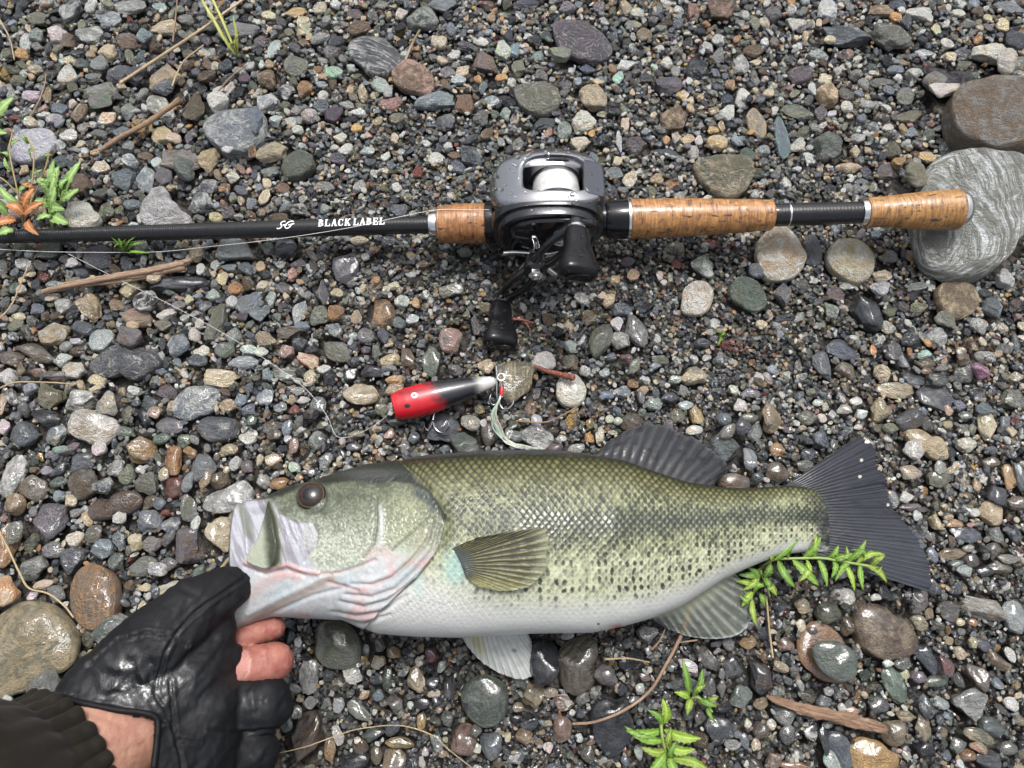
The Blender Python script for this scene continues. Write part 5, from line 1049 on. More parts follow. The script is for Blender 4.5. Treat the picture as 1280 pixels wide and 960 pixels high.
# ------------------------------------------------------------------ the hand, its glove and the sleeve
def blob_mesh(chains, voxel, smooth=6):
    """one continuous skin over chains of (px, py, height, radius)"""
    vs_, fs_ = [], []; n = 0; q, f = ICO[3]
    for ch in chains:
        pts = [(P(a, b, z), r) for a, b, z, r in ch]
        for (p0, r0), (p1, r1) in zip(pts[:-1], pts[1:]):
            L = np.linalg.norm(p1 - p0); k = max(2, int(L / (0.22 * min(r0, r1))))
            for t in np.linspace(0, 1, k):
                vs_.append(p0 + (p1 - p0) * t + q * (r0 + (r1 - r0) * t)); fs_.append(f + n); n += len(q)
    me = make_mesh("tmp", np.vstack(vs_), np.vstack(fs_)); o = bpy.data.objects.new("tmp", me); C.link(o)
    m = o.modifiers.new("r", 'REMESH'); m.mode = 'VOXEL'; m.voxel_size = voxel; m.use_smooth_shade = True
    s = o.modifiers.new("s", 'SMOOTH'); s.factor = .5; s.iterations = smooth
    bpy.context.view_layer.update()
    ev = o.evaluated_get(bpy.context.evaluated_depsgraph_get()); m2 = ev.to_mesh()
    v = np.empty(len(m2.vertices) * 3, np.float32); m2.vertices.foreach_get("co", v); v = v.reshape(-1, 3).astype(float)
    nn = np.empty(len(m2.vertices) * 3, np.float32); m2.vertices.foreach_get("normal", nn); nn = nn.reshape(-1, 3).astype(float)
    fa = [tuple(p.vertices) for p in m2.polygons]
    ev.to_mesh_clear(); bpy.data.objects.remove(o); bpy.data.meshes.remove(me)
    return v, nn, fa

wrist = [(-120,1150,.150,.034),(-20,1070,.120,.031),(60,1000,.098,.0285),(125,930,.083,.0255),(180,905,.074,.021)]
skin_chains = [wrist,
    [(180,905,.074,.021),(150,860,.076,.0165),(195,806,.074,.0155),(245,760,.066,.0115),(280,741,.056,.0095),(293,735,.050,.0085)],          # thumb
    [(180,905,.074,.021),(240,880,.058,.020),(262,840,.050,.0115),(300,836,.047,.0104),(332,830,.046,.0104),(343,827,.044,.0100)],             # middle finger
    [(240,880,.058,.020),(268,808,.040,.0080),(310,795,.036,.0066),(332,788,.035,.0066),(342,785,.034,.0064)],                                     # forefinger
    [(240,900,.058,.020),(265,886,.050,.0110),(325,884,.046,.0108)], [(230,930,.058,.020),(262,940,.048,.0105),(308,942,.045,.0102)]]
hv, hn, hf = blob_mesh(skin_chains, .0011, 8)
hu, hw = PROJ(hv)
nz = fbm(hu / 4, hw / 4, 41); nb = fbm(hu / 16, hw / 16, 43)
hcol = mixc(C3((.30, .155, .105), hu.shape), (.25, .11, .078), smoothstep(.4, .65, nb) * .7)
fing = smoothstep(275, 292, hu) * smoothstep(770, 778, hw)
hcol = mixc(hcol, (.275, .100, .075), fing * .9); hcol = mixc(hcol, (.215, .062, .047), fing * smoothstep(.40, .62, nb) * .7); hcol = mixc(hcol, (.32, .145, .11), fing * smoothstep(.55, .75, fbm(hu / 7, hw / 7, 47)) * .6)
nail = in_poly(hu, hw, [(286,846),(289,826),(297,812),(306,813),(312,824),(312,840),(305,850),(293,854)])
nd = seg_dist(hu, hw, [(299,812),(309,815),(313,826),(311,840),(303,851)])[0]
top = hn[:, 2] > 0.1
hcol = np.where((nail & top)[:, None], c3(.34, .15, .125), hcol)
hcol = mixc(hcol, (.42, .26, .22), np.exp(-(nd / 1.2) ** 2) * top * .8)
dsp_ = 0.0006 * (nz - .5) + .0004 * (fbm(hu / 1.6, hw / 6, 45, 2) - .5) + np.where(top, -0.0007 * np.exp(-(nd / 1.6) ** 2), 0) + np.where(nail & top, .0003, 0)
for pl in ([(333,806),(336,816)], [(327,818),(330,830),(329,842)], [(334,817),(337,830)], [(333,780),(335,792)]):    # knuckle creases
    dsp_ = dsp_ - 0.0008 * np.exp(-(seg_dist(hu, hw, pl)[0] / 1.3) ** 2); hcol = mixc(hcol, (.17, .05, .04), np.exp(-(seg_dist(hu, hw, pl)[0] / 1.2) ** 2) * .6)
for x0, y0, x1, y1 in [(90,905,150,930), (110,890,175,915), (130,950,180,930)]:
    dsp_ = dsp_ - 0.0004 * np.exp(-(seg_dist(hu, hw, [(x0, y0), (x1, y1)])[0] / 3) ** 2)
hv2 = hv + hn * dsp_[:, None]
MAT_SKIN = skin_material("human_skin", 0.62, 0.0, 0.7, 1000.0, 0.08)
me = make_mesh("person", hv2, hf, MAT_SKIN); set_col(me, "col", hcol)
person = put("person", me)
tag(person, "left hand in black leather glove with bare middle fingers gripping the fish's lower jaw", "person")

# glove
glove_chains = [[(190,990,.072,.031),(170,905,.076,.0240),(118,874,.081,.0178),(140,856,.078,.0190),(195,803,.077,.0185),(243,757,.069,.0143),(279,739,.059,.0122),(296,731,.051,.0105)],
    [(170,905,.074,.025),(225,860,.064,.0235),(258,812,.055,.0150),(265,780,.056,.0120)], [(225,860,.064,.0235),(250,838,.056,.0165),(268,832,.052,.0150)],
    [(190,990,.070,.031),(225,930,.062,.0290),(240,890,.060,.0250),(266,884,.053,.0145),(330,882,.048,.0135),(336,881,.047,.0125)], [(225,950,.060,.0280),(262,940,.052,.0142),(310,942,.048,.0135),(317,942,.047,.0125)],
    [(225,1000,.058,.029),(190,1040,.068,.031)]]
gv, gn, gf = blob_mesh(glove_chains, .0011, 7)
gu, gw = PROJ(gv)
SEAMS = [[(306,722),(285,737),(262,752),(240,770),(222,790),(206,815),(196,850),(193,868),(205,885),(216,905),(225,940),(230,970)], [(110,832),(150,800),(185,790),(215,795),(234,806)], [(70,870),(115,881),(160,888),(192,892),(206,902)],
         [(262,912),(300,916),(345,910)], [(224,925),(250,928)], [(212,850),(216,890),(221,930)]]
gs_ = np.min([seg_dist(gu, gw, s)[0] for s in SEAMS], 0)
up_ = gn[:, 2] > -.2
gd_ = np.where(up_, -0.0011 * np.exp(-(gs_ / 1.5) ** 2) + 0.0007 * np.exp(-((gs_ - 4.5) / 2.0) ** 2), 0)
stch = np.where(up_, np.exp(-((seg_dist(gu, gw, SEAMS[1])[0] - 3.0) / .9) ** 2) + np.exp(-((seg_dist(gu, gw, SEAMS[2])[0] - 6) / 1.0) ** 2), 0)
stp = np.mod(gu + gw * .6, 5.0) < 3.2
gd_ = gd_ - np.where(stp, 0.0005, 0) * stch
wr = fbm((gu * .8 + gw * .6) / 14, (gw * .8 - gu * .6) / 40, 51); gd_ = gd_ + 0.0030 * (wr - .5) + .0010 * (fbm(gu / 9, gw / 9, 53) - .5)
for cx, cy, rx, ry, an, a in [(178,845,6,17,-.35,.0016), (148,835,15,7,.1,.0013), (160,862,32,8,.12,.0015), (212,820,14,16,0,.0010), (240,760,26,9,-.55,-.0012), (228,735,20,4,.4,-.0010), (300,884,6,26,.1,-.001), (318,884,5,24,-.1,.0008)]:
    c_, s_ = math.cos(an), math.sin(an); x, y = gu - cx, gw - cy
    gd_ = gd_ + a * np.exp(-((x * c_ + y * s_) / rx) ** 2 - ((-x * s_ + y * c_) / ry) ** 2)
gv2 = gv + gn * gd_[:, None]
# opening at the wrist and at the two bare fingers
opening = [(-400,866),(60,866),(72,870),(115,882),(160,889),(190,892),(196,898),(192,960),(170,1300),(-400,1300)]
op_m = in_poly(gu, gw, opening)
gf = [f for f in gf if not all(op_m[i] for i in f)]
used = np.unique(np.concatenate([np.array(f) for f in gf])); rem = -np.ones(len(gv2), int); rem[used] = np.arange(len(used))
gf = [tuple(int(rem[i]) for i in f) for f in gf]; gv2 = gv2[used]; gu, gw = gu[used], gw[used]
cloth = smoothstep(.45, .6, fbm(gu / 60, gw / 60, 57)) * 0
suede = np.clip(G(gu, gw, 235, 755, 75, 42) * 1.3, 0, 1)
gcolr = mixc(C3((.007, .0075, .009), gu.shape), (.011, .011, .013), suede)
gcolr = mixc(gcolr, (.05, .05, .052), np.exp(-((seg_dist(gu, gw, SEAMS[1])[0] - 3.0) / .8) ** 2) * (np.mod(gu + gw * .6, 5.0) < 3.2) * .8)
gcolr = mixc(gcolr, (.05, .05, .052), np.exp(-((seg_dist(gu, gw, SEAMS[2])[0] - 6) / .9) ** 2) * (np.mod(gu + gw * .6, 5.0) < 3.2) * .8)
def leather_material():
    m = NT("wet_black_leather"); a = m.n("Attribute", attribute_type='GEOMETRY', attribute_name="col").outputs["Color"]
    g = m.n("Attribute", attribute_type='GEOMETRY', attribute_name="gloss").outputs["Fac"]; co = m.coord()
    vor = m.n("TexVoronoi", i_Vector=co, i_Scale=900.0, feature='DISTANCE_TO_EDGE').outputs["Distance"]; n = m.noise(350.0, 4, co)
    m.P(Base_Color=a, Specular_IOR_Level=m.math('ADD', .06, m.math('MULTIPLY', g, .4)), Roughness=m.math('SUBTRACT', 0.68, m.math('MULTIPLY', g, 0.40)), Coat_Weight=m.math('MULTIPLY', g, .12), Coat_Roughness=.16)
    m.P(Normal=m.bump(m.math('ADD', m.math('MULTIPLY', m.ramp(vor, 0, .1), .3), n), .35, .0006)); return m.m
MAT_GLOVE = leather_material()
gloss = np.clip(G(gu, gw, 175, 850, 62, 34) * 1.3 + .45 * G(gu, gw, 300, 885, 40, 30) + .3 * G(gu, gw, 250, 800, 40, 40), 0, 1) * (1 - .5 * suede) + .18
me = make_mesh("glove", gv2, gf, MAT_GLOVE); set_col(me, "col", gcolr); set_float(me, "gloss", gloss)
glove = put("glove", me, person); so = glove.modifiers.new("thickness", 'SOLIDIFY'); so.thickness = .0016; so.offset = -1
# hem cord along the wrist opening is part of the glove edge
hem = []
hp = catmull([(66,868),(90,876),(118,882),(150,888),(178,891),(196,899),(196,925),(192,960)], 60)
def top_z(px, py, v, u, w):
    k = (abs(u - px) < 5) & (abs(w - py) < 5); return v[k, 2].max() if k.any() else None
zz = [top_z(a, b, gv2, gu, gw) for a, b in hp]; ok = [i for i, z in enumerate(zz) if z is not None]
zz = np.interp(range(60), ok, [zz[i] for i in ok]); kk = np.hanning(9); kk /= kk.sum(); zz = np.convolve(np.pad(zz, 4, 'edge'), kk, 'valid')
hem3 = PA(hp[:, 0], hp[:, 1], zz + .0002)
MB().tube(hem3, .0014, 8).build("hem", simple("glove_hem", (.006, .006, .007), .55, bump=.3, bscale=900, Specular_IOR_Level=.15), glove)

# sleeve
ax0, ax1 = P(88, 948, .088), P(-150, 1110, .145); ax1 = ax0 + (ax1 - ax0) * 2.1
axd = (ax1 - ax0) / np.linalg.norm(ax1 - ax0); e1 = np.cross(axd, [0, 0, 1.]); e1 /= np.linalg.norm(e1); e2 = np.cross(e1, axd)
ns, na_ = 190, 420; s_ = np.linspace(0, 1, ns) ** 2.0; an = np.linspace(0, 2 * np.pi, na_, endpoint=False)
S, A = np.meshgrid(s_, an, indexing='ij'); Ls = np.linalg.norm(ax1 - ax0)
dist = S * Ls
rad = .0315 + .0235 * smoothstep(.0, .045, dist) + .010 * smoothstep(.05, .2, dist)
ruff = np.cos(A * 26 + 5.0 * vnoise(A * 2.4, dist * 60, 8) + 40 * dist * vnoise(A * 3, A * 0, 12)) * .0017 * np.exp(-dist / .016) * (0.3 + 1.5 * vnoise(A * 5, A * 0, 3))
ruff = ruff + .0016 * np.exp(-((dist - .0015) / .0028) ** 2) - .0022 * np.exp(-((dist - .0135) / .004) ** 2)
folds = .0035 * (fbm(A * 2.2 + dist * 22, dist * 36 - A * .7, 61) - .5) * smoothstep(.008, .05, dist) * 2.2
rad = rad + ruff + folds
rad = rad * (1 - 0.10 * np.exp(-dist / .02) * np.abs(np.sin(A)))
sv = ax0 + axd * dist[..., None] + (np.cos(A)[..., None] * e1 + np.sin(A)[..., None] * e2) * rad[..., None]
def fabric_material():
    m = NT("jacket_fabric"); co = m.coord(); w1 = m.n("TexWave", i_Vector=co, i_Scale=900.0, bands_direction='X').outputs["Fac"]; w2 = m.n("TexWave", i_Vector=co, i_Scale=900.0, bands_direction='Y').outputs["Fac"]
    n = m.noise(90, 5, co); m.P(Base_Color=m.mix(n, V4((.008, .0068, .0055)), V4((.019, .016, .013))), Roughness=.66, Specular_IOR_Level=.08, Sheen_Weight=.04)
    m.P(Normal=m.bump(m.math('ADD', m.math('ADD', w1, w2), m.math('MULTIPLY', n, 2.)), .25, .0003)); return m.m
endc_ = sv[-1].mean(0); capr = [endc_ + axd * .012 * (1 - k) + (sv[-1] - endc_) * k for k in (.8, .5, .0005)]      # bent elbow closes the cloth
sv = np.concatenate([sv, np.array(capr)]); ns += 3
me = make_mesh("sleeve", sv.reshape(-1, 3), grid_faces(ns, na_, cv=True)[:, ::-1], fabric_material()); slv = put("sleeve", me, person)
so = slv.modifiers.new("thickness", 'SOLIDIFY'); so.thickness = .002; so.offset = -1
# ------------------------------------------------------------------ fishing rod
RA, RB = P(0, 296, .0130), P(1207, 262, .0335)
RD = (RB - RA) / np.linalg.norm(RB - RA)
_ts = np.linspace(-.12, .72, 4000); _px, _py = PROJ(RA + RD * _ts[:, None])
def rod_s(px): return float(np.interp(px, _px, _ts))
def rod_p(px): return RA + RD * rod_s(px)
def rod_r(px, half):
    p = rod_p(px); return half * ((p - CAM) @ FWD) * TANH / 640
rod_mid = rod_p(690)
toC = CAM - rod_p(440); NC = toC - RD * (toC @ RD); NC /= np.linalg.norm(NC); NU = np.cross(NC, RD); NU = NU if NU[1] > 0 else -NU
RZ = np.array([0, 0, 1.]) - RD * RD[2]; RZ /= np.linalg.norm(RZ); RY = np.cross(RZ, RD)
def lathe(profile, seg=64, cap=True):
    """profile: (px along the rod, half width in px)"""
    ph = np.linspace(0, 2 * np.pi, seg, endpoint=False); rings = []
    for px, h in profile:
        r = rod_r(px, h); rings.append(rod_p(px) + r * (np.cos(ph)[:, None] * RZ + np.sin(ph)[:, None] * RY))
    v = np.vstack(rings); n = len(profile); f = [tuple(q) for q in grid_faces(n, seg, cv=True)[:, ::-1]]
    if cap: f += [tuple(range(seg)), tuple(range(n * seg - 1, (n - 1) * seg - 1, -1))]
    return v, f
def dense(prof, n):
    p = np.array(prof, float); x = np.linspace(p[0, 0], p[-1, 0], n); return list(zip(x, np.interp(x, p[:, 0], p[:, 1])))
def axis_coords(m):
    """object position turned so that X runs along the rod"""
    co = m.coord("Object"); r = m.n("VectorRotate", rotation_type='Z_AXIS', i_Vector=co); r.inputs["Angle"].default_value = -math.atan2(RD[1], RD[0]); return r.outputs[0]
def cork_material(name, base=(.29, .125, .034), lite=(.40, .20, .062)):
    m = NT(name); co = axis_coords(m)
    st = m.n("VectorMath", operation='MULTIPLY', i_0=co); st.inputs[1].default_value = (900, 60, 60)
    rings = m.noise(1.0, 3, st.outputs[0], .6); g = m.noise(260, 5, co, .7)
    c = m.mix(m.ramp(rings, .38, .62), V4(base), V4(lite)); c = m.mix(m.ramp(g, .35, .7), c, V4([x * .6 for x in base])); c = m.mix(m.math('MULTIPLY', m.ramp(rings, .46, .34), .55), c, V4((.13, .06, .028)))
    st2 = m.n("VectorMath", operation='MULTIPLY', i_0=co); st2.inputs[1].default_value = (130, 420, 420)
    pits = m.ramp(m.noise(1.0, 4, st2.outputs[0], .65), .59, .65); st3 = m.n("VectorMath", operation='MULTIPLY', i_0=co); st3.inputs[1].default_value = (700, 120, 120)
    cr = m.ramp(m.noise(1.0, 4, st3.outputs[0], .6), .60, .66); pits = m.math('MAXIMUM', pits, m.math('MULTIPLY', cr, .8))
    c = m.mix(pits, c, V4((.045, .022, .012)))
    m.P(Base_Color=c, Roughness=.48, Coat_Weight=.45, Coat_Roughness=.22)
    m.P(Normal=m.bump(m.math('SUBTRACT', m.math('MULTIPLY', rings, .4), pits), .6, .0006)); return m.m
def carbon_material():
    m = NT("wet_carbon"); co = axis_coords(m)
    w = m.n("TexWave", i_Vector=co, i_Scale=150.0, bands_direction='X', i_Distortion=3.0, i_Detail=2.0).outputs["Fac"]; n = m.noise(300, 4, co)
    m.P(Base_Color=m.mix(n, V4((.006, .006, .007)), V4((.016, .0165, .018))), Roughness=.32, Specular_IOR_Level=.2, Coat_Weight=.4, Coat_Roughness=.05)
    m.P(Normal=m.bump(m.math('ADD', m.math('MULTIPLY', w, .25), n), .35, .0006)); return m.m
M_CARB = carbon_material()
M_BLACK = simple("gloss_black", (.005, .0055, .007), .22, coat=.15, var=.2, bump=.06, bscale=500, Specular_IOR_Level=.25)
M_STEEL = simple("polished_steel", (.62, .63, .64), .18, metal=1.0, var=.08)
M_GUN = simple("gunmetal", (.028, .029, .033), .20, metal=.7, coat=.35, var=.12, bump=.05, bscale=700)
M_SILV = simple("silver_grey_shell", (.27, .275, .29), .20, metal=.95, coat=.2, var=.1, bump=.05, bscale=800)
M_RUB = simple("wet_black_rubber", (.005, .005, .006), .30, coat=.22, var=.2, bump=.25, bscale=300, Specular_IOR_Level=.15)
M_WHITE = simple("white_print", (.80, .80, .80), .5, var=.03)
M_WATER = simple("water", (1, 1, 1), .02, var=0.0, Transmission_Weight=1.0, IOR=1.33, Roughness=0.0)

rod = thing("fishing_rod", tuple(rod_p(690) * [1, 1, 0]), "black baitcasting rod with cork grips and white BLACK LABEL lettering", "fishing rod")
def rpart(name, prof, mat, parent=None, seg=64, sharp=40):
    b = MB(); b.add(*lathe(prof, seg)); return b.build(name, mat, parent or rod, sharp=sharp)
blank = rpart("blank", dense([(-90, 6.6), (0, 8.0), (180, 9.6), (340, 10.7), (540, 10.7)], 160), M_CARB)
# wound ridge over the front of the blank
b = MB(); turns = 118; th = np.linspace(0, 2 * np.pi * turns, turns * 16); pxs_ = np.linspace(-60, 262, len(th))
rr_ = np.array([rod_r(p, h) for p, h in zip(pxs_, np.interp(pxs_, [-90, 0, 180, 340], [6.6, 8.0, 9.6, 10.7]))]); amp = 1 - smoothstep(150, 262, pxs_)
hel = np.array([rod_p(p) for p in pxs_]) + (rr_ - .00028 + .00012 * amp)[:, None] * (np.cos(th)[:, None] * RZ + np.sin(th)[:, None] * RY)
b.tube(hel, .00042, 5, False).build("tape_wrap", M_CARB, blank)
rpart("winding_check", [(536.5, 12), (537, 15.2), (541, 15.8), (546, 15.8), (547.5, 15.0)], M_STEEL)
wv_ = lambda prof, n, sd: [(x, h * (1 + .010 * (vnoise(np.array([x * .35]), np.array([0.]), sd)[0] - .5) * 2)) for x, h in dense(prof, n)]
rpart("foregrip", [(547.5, 20.5)] + wv_([(548.5, 22.6), (575, 24.4), (606, 25)], 34, 2) + [(607, 24)], cork_material("worn_cork", (.28, .11, .032), (.37, .18, .060)))
rpart("hood", [(607, 22), (607.5, 25.2), (613, 25.6), (620, 25.2), (622, 22)], M_BLACK)
seat = rpart("reel_seat", dense([(620, 20), (690, 17), (757, 20)], 30), M_BLACK)
rpart("lock_nut", [(756, 20), (757, 22.2), (762, 23.6), (782, 24.6), (784, 24.4)], M_BLACK)
rpart("trim_ring", [(783.5, 24.2), (784, 25.0), (787, 25.0), (787.5, 24)], M_STEEL)
rpart("rear_grip", [(787, 23.5)] + wv_([(788, 24.6), (840, 24.0), (900, 21.8), (963, 18.9)], 90, 5) + [(965.5, 16.5)], cork_material("cork"))
sec = rpart("carbon_section", [(963, 13.5)] + dense([(965, 14.3), (1078, 13.6)], 20), M_CARB)
rpart("accent_ring", [(984, 14.0), (984.2, 14.4), (986, 14.4), (986.2, 14)], M_STEEL, sec)
rpart("trim_ring", [(1074.5, 13), (1075, 16.2), (1081, 16.8), (1083, 16.4)], M_STEEL)
rpart("butt_grip", [(1081, 16)] + wv_([(1082, 18.2), (1100, 18.6), (1130, 21.6), (1165, 24.4), (1195, 25.2)], 60, 9) + [(1197.5, 24.0)], cork_material("butt_cork", (.30, .14, .036), (.42, .22, .068)))
rpart("butt_cap", [(1196, 22), (1196.5, 24.2), (1201, 24.0), (1206, 21.5), (1208.5, 17), (1209, 8)], M_STEEL)

# lettering, laid on the curved blank
def on_blank(x, y):
    """picture offset from the blank's centre line -> point on its surface"""
    px = np.asarray(x, float); out = []
    for a, b in zip(px, y):
        h = float(np.interp(a, [0, 180, 340, 540], [8.0, 9.6, 10.7, 10.7])); r = rod_r(a, h) + .00012
        t = math.asin(max(-.97, min(.97, b / h))); out.append(rod_p(a) + r * (math.cos(t) * NC + math.sin(t) * NU))
    return np.array(out)
GL = {'B': [((.26, 0), (.26, 1), .24), ((.0, .95), (.6, .95), .1), ((.0, .05), (.62, .05), .1), ((.1, .52), (.62, .52), .09), ((.72, .60), (.72, .90), .24), ((.78, .10), (.78, .46), .26)],
      'L': [((.26, 0), (.26, 1), .24), ((.0, .95), (.52, .95), .1), ((.0, .05), (.95, .05), .1), ((.90, .0), (.90, .34), .12)],
      'A': [((.14, 0), (.50, 1), .11), ((.46, 1), (.84, 0), .27), ((.24, .34), (.70, .34), .09), ((-.02, .04), (.32, .04), .09), ((.62, .04), (1.06, .04), .09)],
      'C': [((.22, .22), (.22, .78), .26), ((.26, .93), (.70, .93), .12), ((.26, .07), (.74, .07), .12), ((.84, .66), (.84, 1.0), .12), ((.86, .10), (.86, .30), .10), ((.14, .16), (.34, .05), .12), ((.14, .84), (.34, .95), .12)],
      'K': [((.24, 0), (.24, 1), .24), ((.0, .95), (.46, .95), .1), ((.0, .05), (.46, .05), .1), ((.36, .46), (.86, .97), .11), ((.48, .58), (.92, .03), .26), ((.66, .95), (1.04, .95), .09), ((.62, .05), (1.08, .05), .1)],
      'E': [((.26, 0), (.26, 1), .24), ((.0, .95), (.88, .95), .1), ((.0, .05), (.92, .05), .1), ((.2, .50), (.64, .50), .1), ((.84, .70), (.84, .98), .11), ((.90, .02), (.90, .32), .11), ((.64, .36), (.64, .66), .1)]}
b = MB()
def stroke(x0, y0, x1, y1, w):
    L = math.hypot(x1 - x0, y1 - y0) or 1; nx, ny = -(y1 - y0) / L * w / 2, (x1 - x0) / L * w / 2; k = 5
    t = np.linspace(0, 1, k); cx, cy = x0 + (x1 - x0) * t, y0 + (y1 - y0) * t
    v = np.vstack([on_blank(cx + nx, cy + ny), on_blank(cx - nx, cy - ny)])
    b.add(v, [(i, i + 1, i + k + 1, i + k) for i in range(k - 1)])
x = 400.5
for word, adv in (("BLACK", 8.15), ("LABEL", 8.05)):
    for ch in word:
        w, hgt_ = 6.9, 8.2; y0 = 1.6 + (x - 400) * .004
        for (p, q, sw) in GL[ch]: stroke(x + p[0] * w, y0 + p[1] * hgt_, x + q[0] * w, y0 + q[1] * hgt_, sw * 6.9 + .15)
        x += adv
    x += 2.6
lg_ = [[(349.5, 1.2), (351, .4), (354, 1.2), (356, 3.4), (354.5, 5.2), (354.5, 7.4), (357, 9), (359.5, 8.6)], [(370, 8.2), (366, 8.8), (361.5, 6), (359.5, 2.6), (361, .6), (364, 1.0), (367, 3.4), (367.6, 5.0)], [(364, 4.4), (368, 5.2), (371, 6.2)], [(357, 4.6), (362, 4.4)]]
for pl in lg_:
    c_ = catmull(pl, 14)
    for p0, p1 in zip(c_[:-1], c_[1:]): stroke(p0[0], p0[1], p1[0], p1[1], 1.15)
b.build("lettering", M_WHITE, blank)

# ------------------------------------------------------------------ reel (built in millimetres: X along rod, U away from the rod, S towards the handle)
ROLL = math.radians(15)
XU = RZ * math.cos(ROLL) + RY * (math.sin(ROLL) if RY[1] > 0 else -math.sin(ROLL))
XS = np.cross(RD, XU); XS = XS if XS[1] < 0 else -XS
RO = rod_p(688)
def RL(v): v = np.asarray(v, float) * .001; return RO + v[:, :1] * RD + v[:, 1:2] * XU + v[:, 2:] * XS
reel = thing("fishing_reel", tuple(RO * [1, 1, 0]), "wet silver-grey baitcasting reel with double black handle, clamped on the rod", "reel")
def sup(cx, cu, a, b_, e=2.4, n=96):
    t = np.linspace(0, 2 * np.pi, n, endpoint=False); c, s = np.cos(t), np.sin(t)
    return np.stack([cx + a * np.sign(c) * abs(c) ** (2 / e), cu + b_ * np.sign(s) * abs(s) ** (2 / e)], 1)
def stack(outline, levels, center=None):
    """rings of one outline scaled about its centre at heights S"""
    o = np.asarray(outline); c = np.array(center) if center is not None else o.mean(0); n = len(o)
    v = np.vstack([np.c_[c + (o - c) * k, np.full(n, s)] for s, k in levels]); f = [tuple(q) for q in grid_faces(len(levels), n, cv=True)]
    f += [tuple(range(n - 1, -1, -1)), tuple(range((len(levels) - 1) * n, len(levels) * n))]
    return v, f
def reelpart(name, geo, mat, parent=None, sharp=35):
    b = MB()
    for v, f in geo: b.add(RL(v), f)
    o = b.build(name, mat, parent or reel, sharp=sharp)
    bm = bmesh.new(); bm.from_mesh(o.data); bmesh.ops.recalc_face_normals(bm, faces=bm.faces); bm.to_mesh(o.data); bm.free(); return o
eg = sup(-2, 11, 34, 23, 2.5)
reelpart("palm_side_plate", [stack(eg, [(-14, .97), (-15, 1.0), (-22, 1.0), (-26, .965), (-28.5, .90), (-30, .78), (-30.5, .5)])], M_SILV)
hp_ = reelpart("handle_side_plate", [stack(eg, [(9, .96), (10, 1.0), (15.5, 1.0), (17, .975), (17.4, .90), (20.5, .885), (22.0, .86), (22.6, .80), (21.8, .76), (21.6, .3)])], M_GUN)
reelpart("plate_ridge", [stack(sup(1, 17, 26, 11, 2.6), [(20, 1.0), (23.5, .97), (24.6, .88), (24.8, .4)])], M_GUN, hp_)
reelpart("frame_core", [stack(sup(-2, 4, 31, 15, 2.6), [(-14.5, 1), (9.5, 1)])], M_BLACK)
# top cover: a loop round the spool window
nl = 160
outl = sup(-2, -6, 34.5, 22.5, 3.0, nl); inn = sup(3.0, -6.0, 19.5, 14.0, 3.6, nl)
def uh(X, S): return 36.2 - 9.0 * (np.abs(X + 1) / 34) ** 2.1 - 2.6 * (np.clip(np.abs(S + 6) - 13, 0, 20) / 9.5) ** 2
rows_ = []
for k in np.linspace(0, 1, 15):
    p = inn * (1 - k) + outl * k; u = uh(p[:, 0], p[:, 1]) - 1.6 * max(0, (.10 - k) / .10) ** 2 - 2.2 * max(0, (k - .86) / .14) ** 2
    rows_.append(np.c_[p[:, 0], u, p[:, 1]])
rows_.append(rows_[-1] + [0, -5.5, 0]); low = rows_[0] + [0, -6.0, 0]
allr = [low] + rows_; v_ = np.vstack(allr); f_ = [tuple(q) for q in grid_faces(len(allr), nl, cv=True)]
cover = reelpart("top_cover", [(v_, f_)], M_SILV, sharp=50)
so = cover.modifiers.new("thickness", 'SOLIDIFY'); so.thickness = .0012; so.offset = -1
# front wall and level wind
reelpart("front_hood", [stack(sup(-29, -5.5, 5.0, 18, 4, 48), [(0, 1), (26, 1), (27.5, .85)], None)] and [(lambda g: (np.c_[g[0][:, 0], g[0][:, 2], g[0][:, 1]], g[1]))(stack(sup(-29.5, -5.5, 4.5, 17, 4, 48), [(-2, 1), (24, 1), (26, .8)]))], M_BLACK)
# thumb bar
tb = sup(26, -5.5, 6.4, 14.0, 6, 48); g = stack(tb, [(18, .98), (32, 1.0), (33.4, .96), (33.9, .86)])
gv_ = np.c_[g[0][:, 0], g[0][:, 2] - (g[0][:, 0] - 20) * .42, g[0][:, 1]]
reelpart("thumb_bar", [(gv_, g[1])], simple("slate_plastic", (.035, .038, .052), .42, coat=.2, bump=.05, bscale=900))
# spool with line
spool = thing("tmp", (0, 0, 0), "x", "x"); bpy.data.objects.remove(spool)
def ring_s(cx, cu, prof, n=80): return stack(sup(cx, cu, 1, 1, 2, n), prof, (cx, cu))
spl = reelpart("spool", [ring_s(3.5, 17.5, [(-19.5, 15.2), (-18.6, 17.4), (-17.2, 17.6), (-16.6, 16.2), (-16.4, 8)]), ring_s(3.5, 17.5, [(4.6, 8), (4.8, 16.2), (5.4, 17.4), (7, 17.2), (7.6, 15)])], M_GUN)
def line_material():
    m = NT("wound_line"); a = m.n("Attribute", attribute_type='GEOMETRY', attribute_name="turn").outputs["Fac"]
    w = m.noise(1.0, 2, m.n("CombineXYZ", i_0=m.math('MULTIPLY', a, 260.0)).outputs[0]); co = m.coord()
    c = m.mix(m.ramp(m.math('ADD', m.math('MULTIPLY', w, .6), m.math('MULTIPLY', m.noise(180, 4, co), .4)), .35, .65), V4((.30, .30, .295)), V4((.66, .66, .64)))
    m.P(Base_Color=c, Roughness=.38, Coat_Weight=.25); m.P(Normal=m.bump(w, .5, .0004)); return m.m
ws = reelpart("wound_line", [ring_s(3.5, 17.5, [(s, 13.6 + 1.0 * math.sin((s + 16.5) / 21.4 * math.pi)) for s in np.linspace(-16.5, 4.9, 40)])], line_material(), spl)
set_float(ws.data, "turn", np.repeat(np.linspace(0, 1, 40), 80))
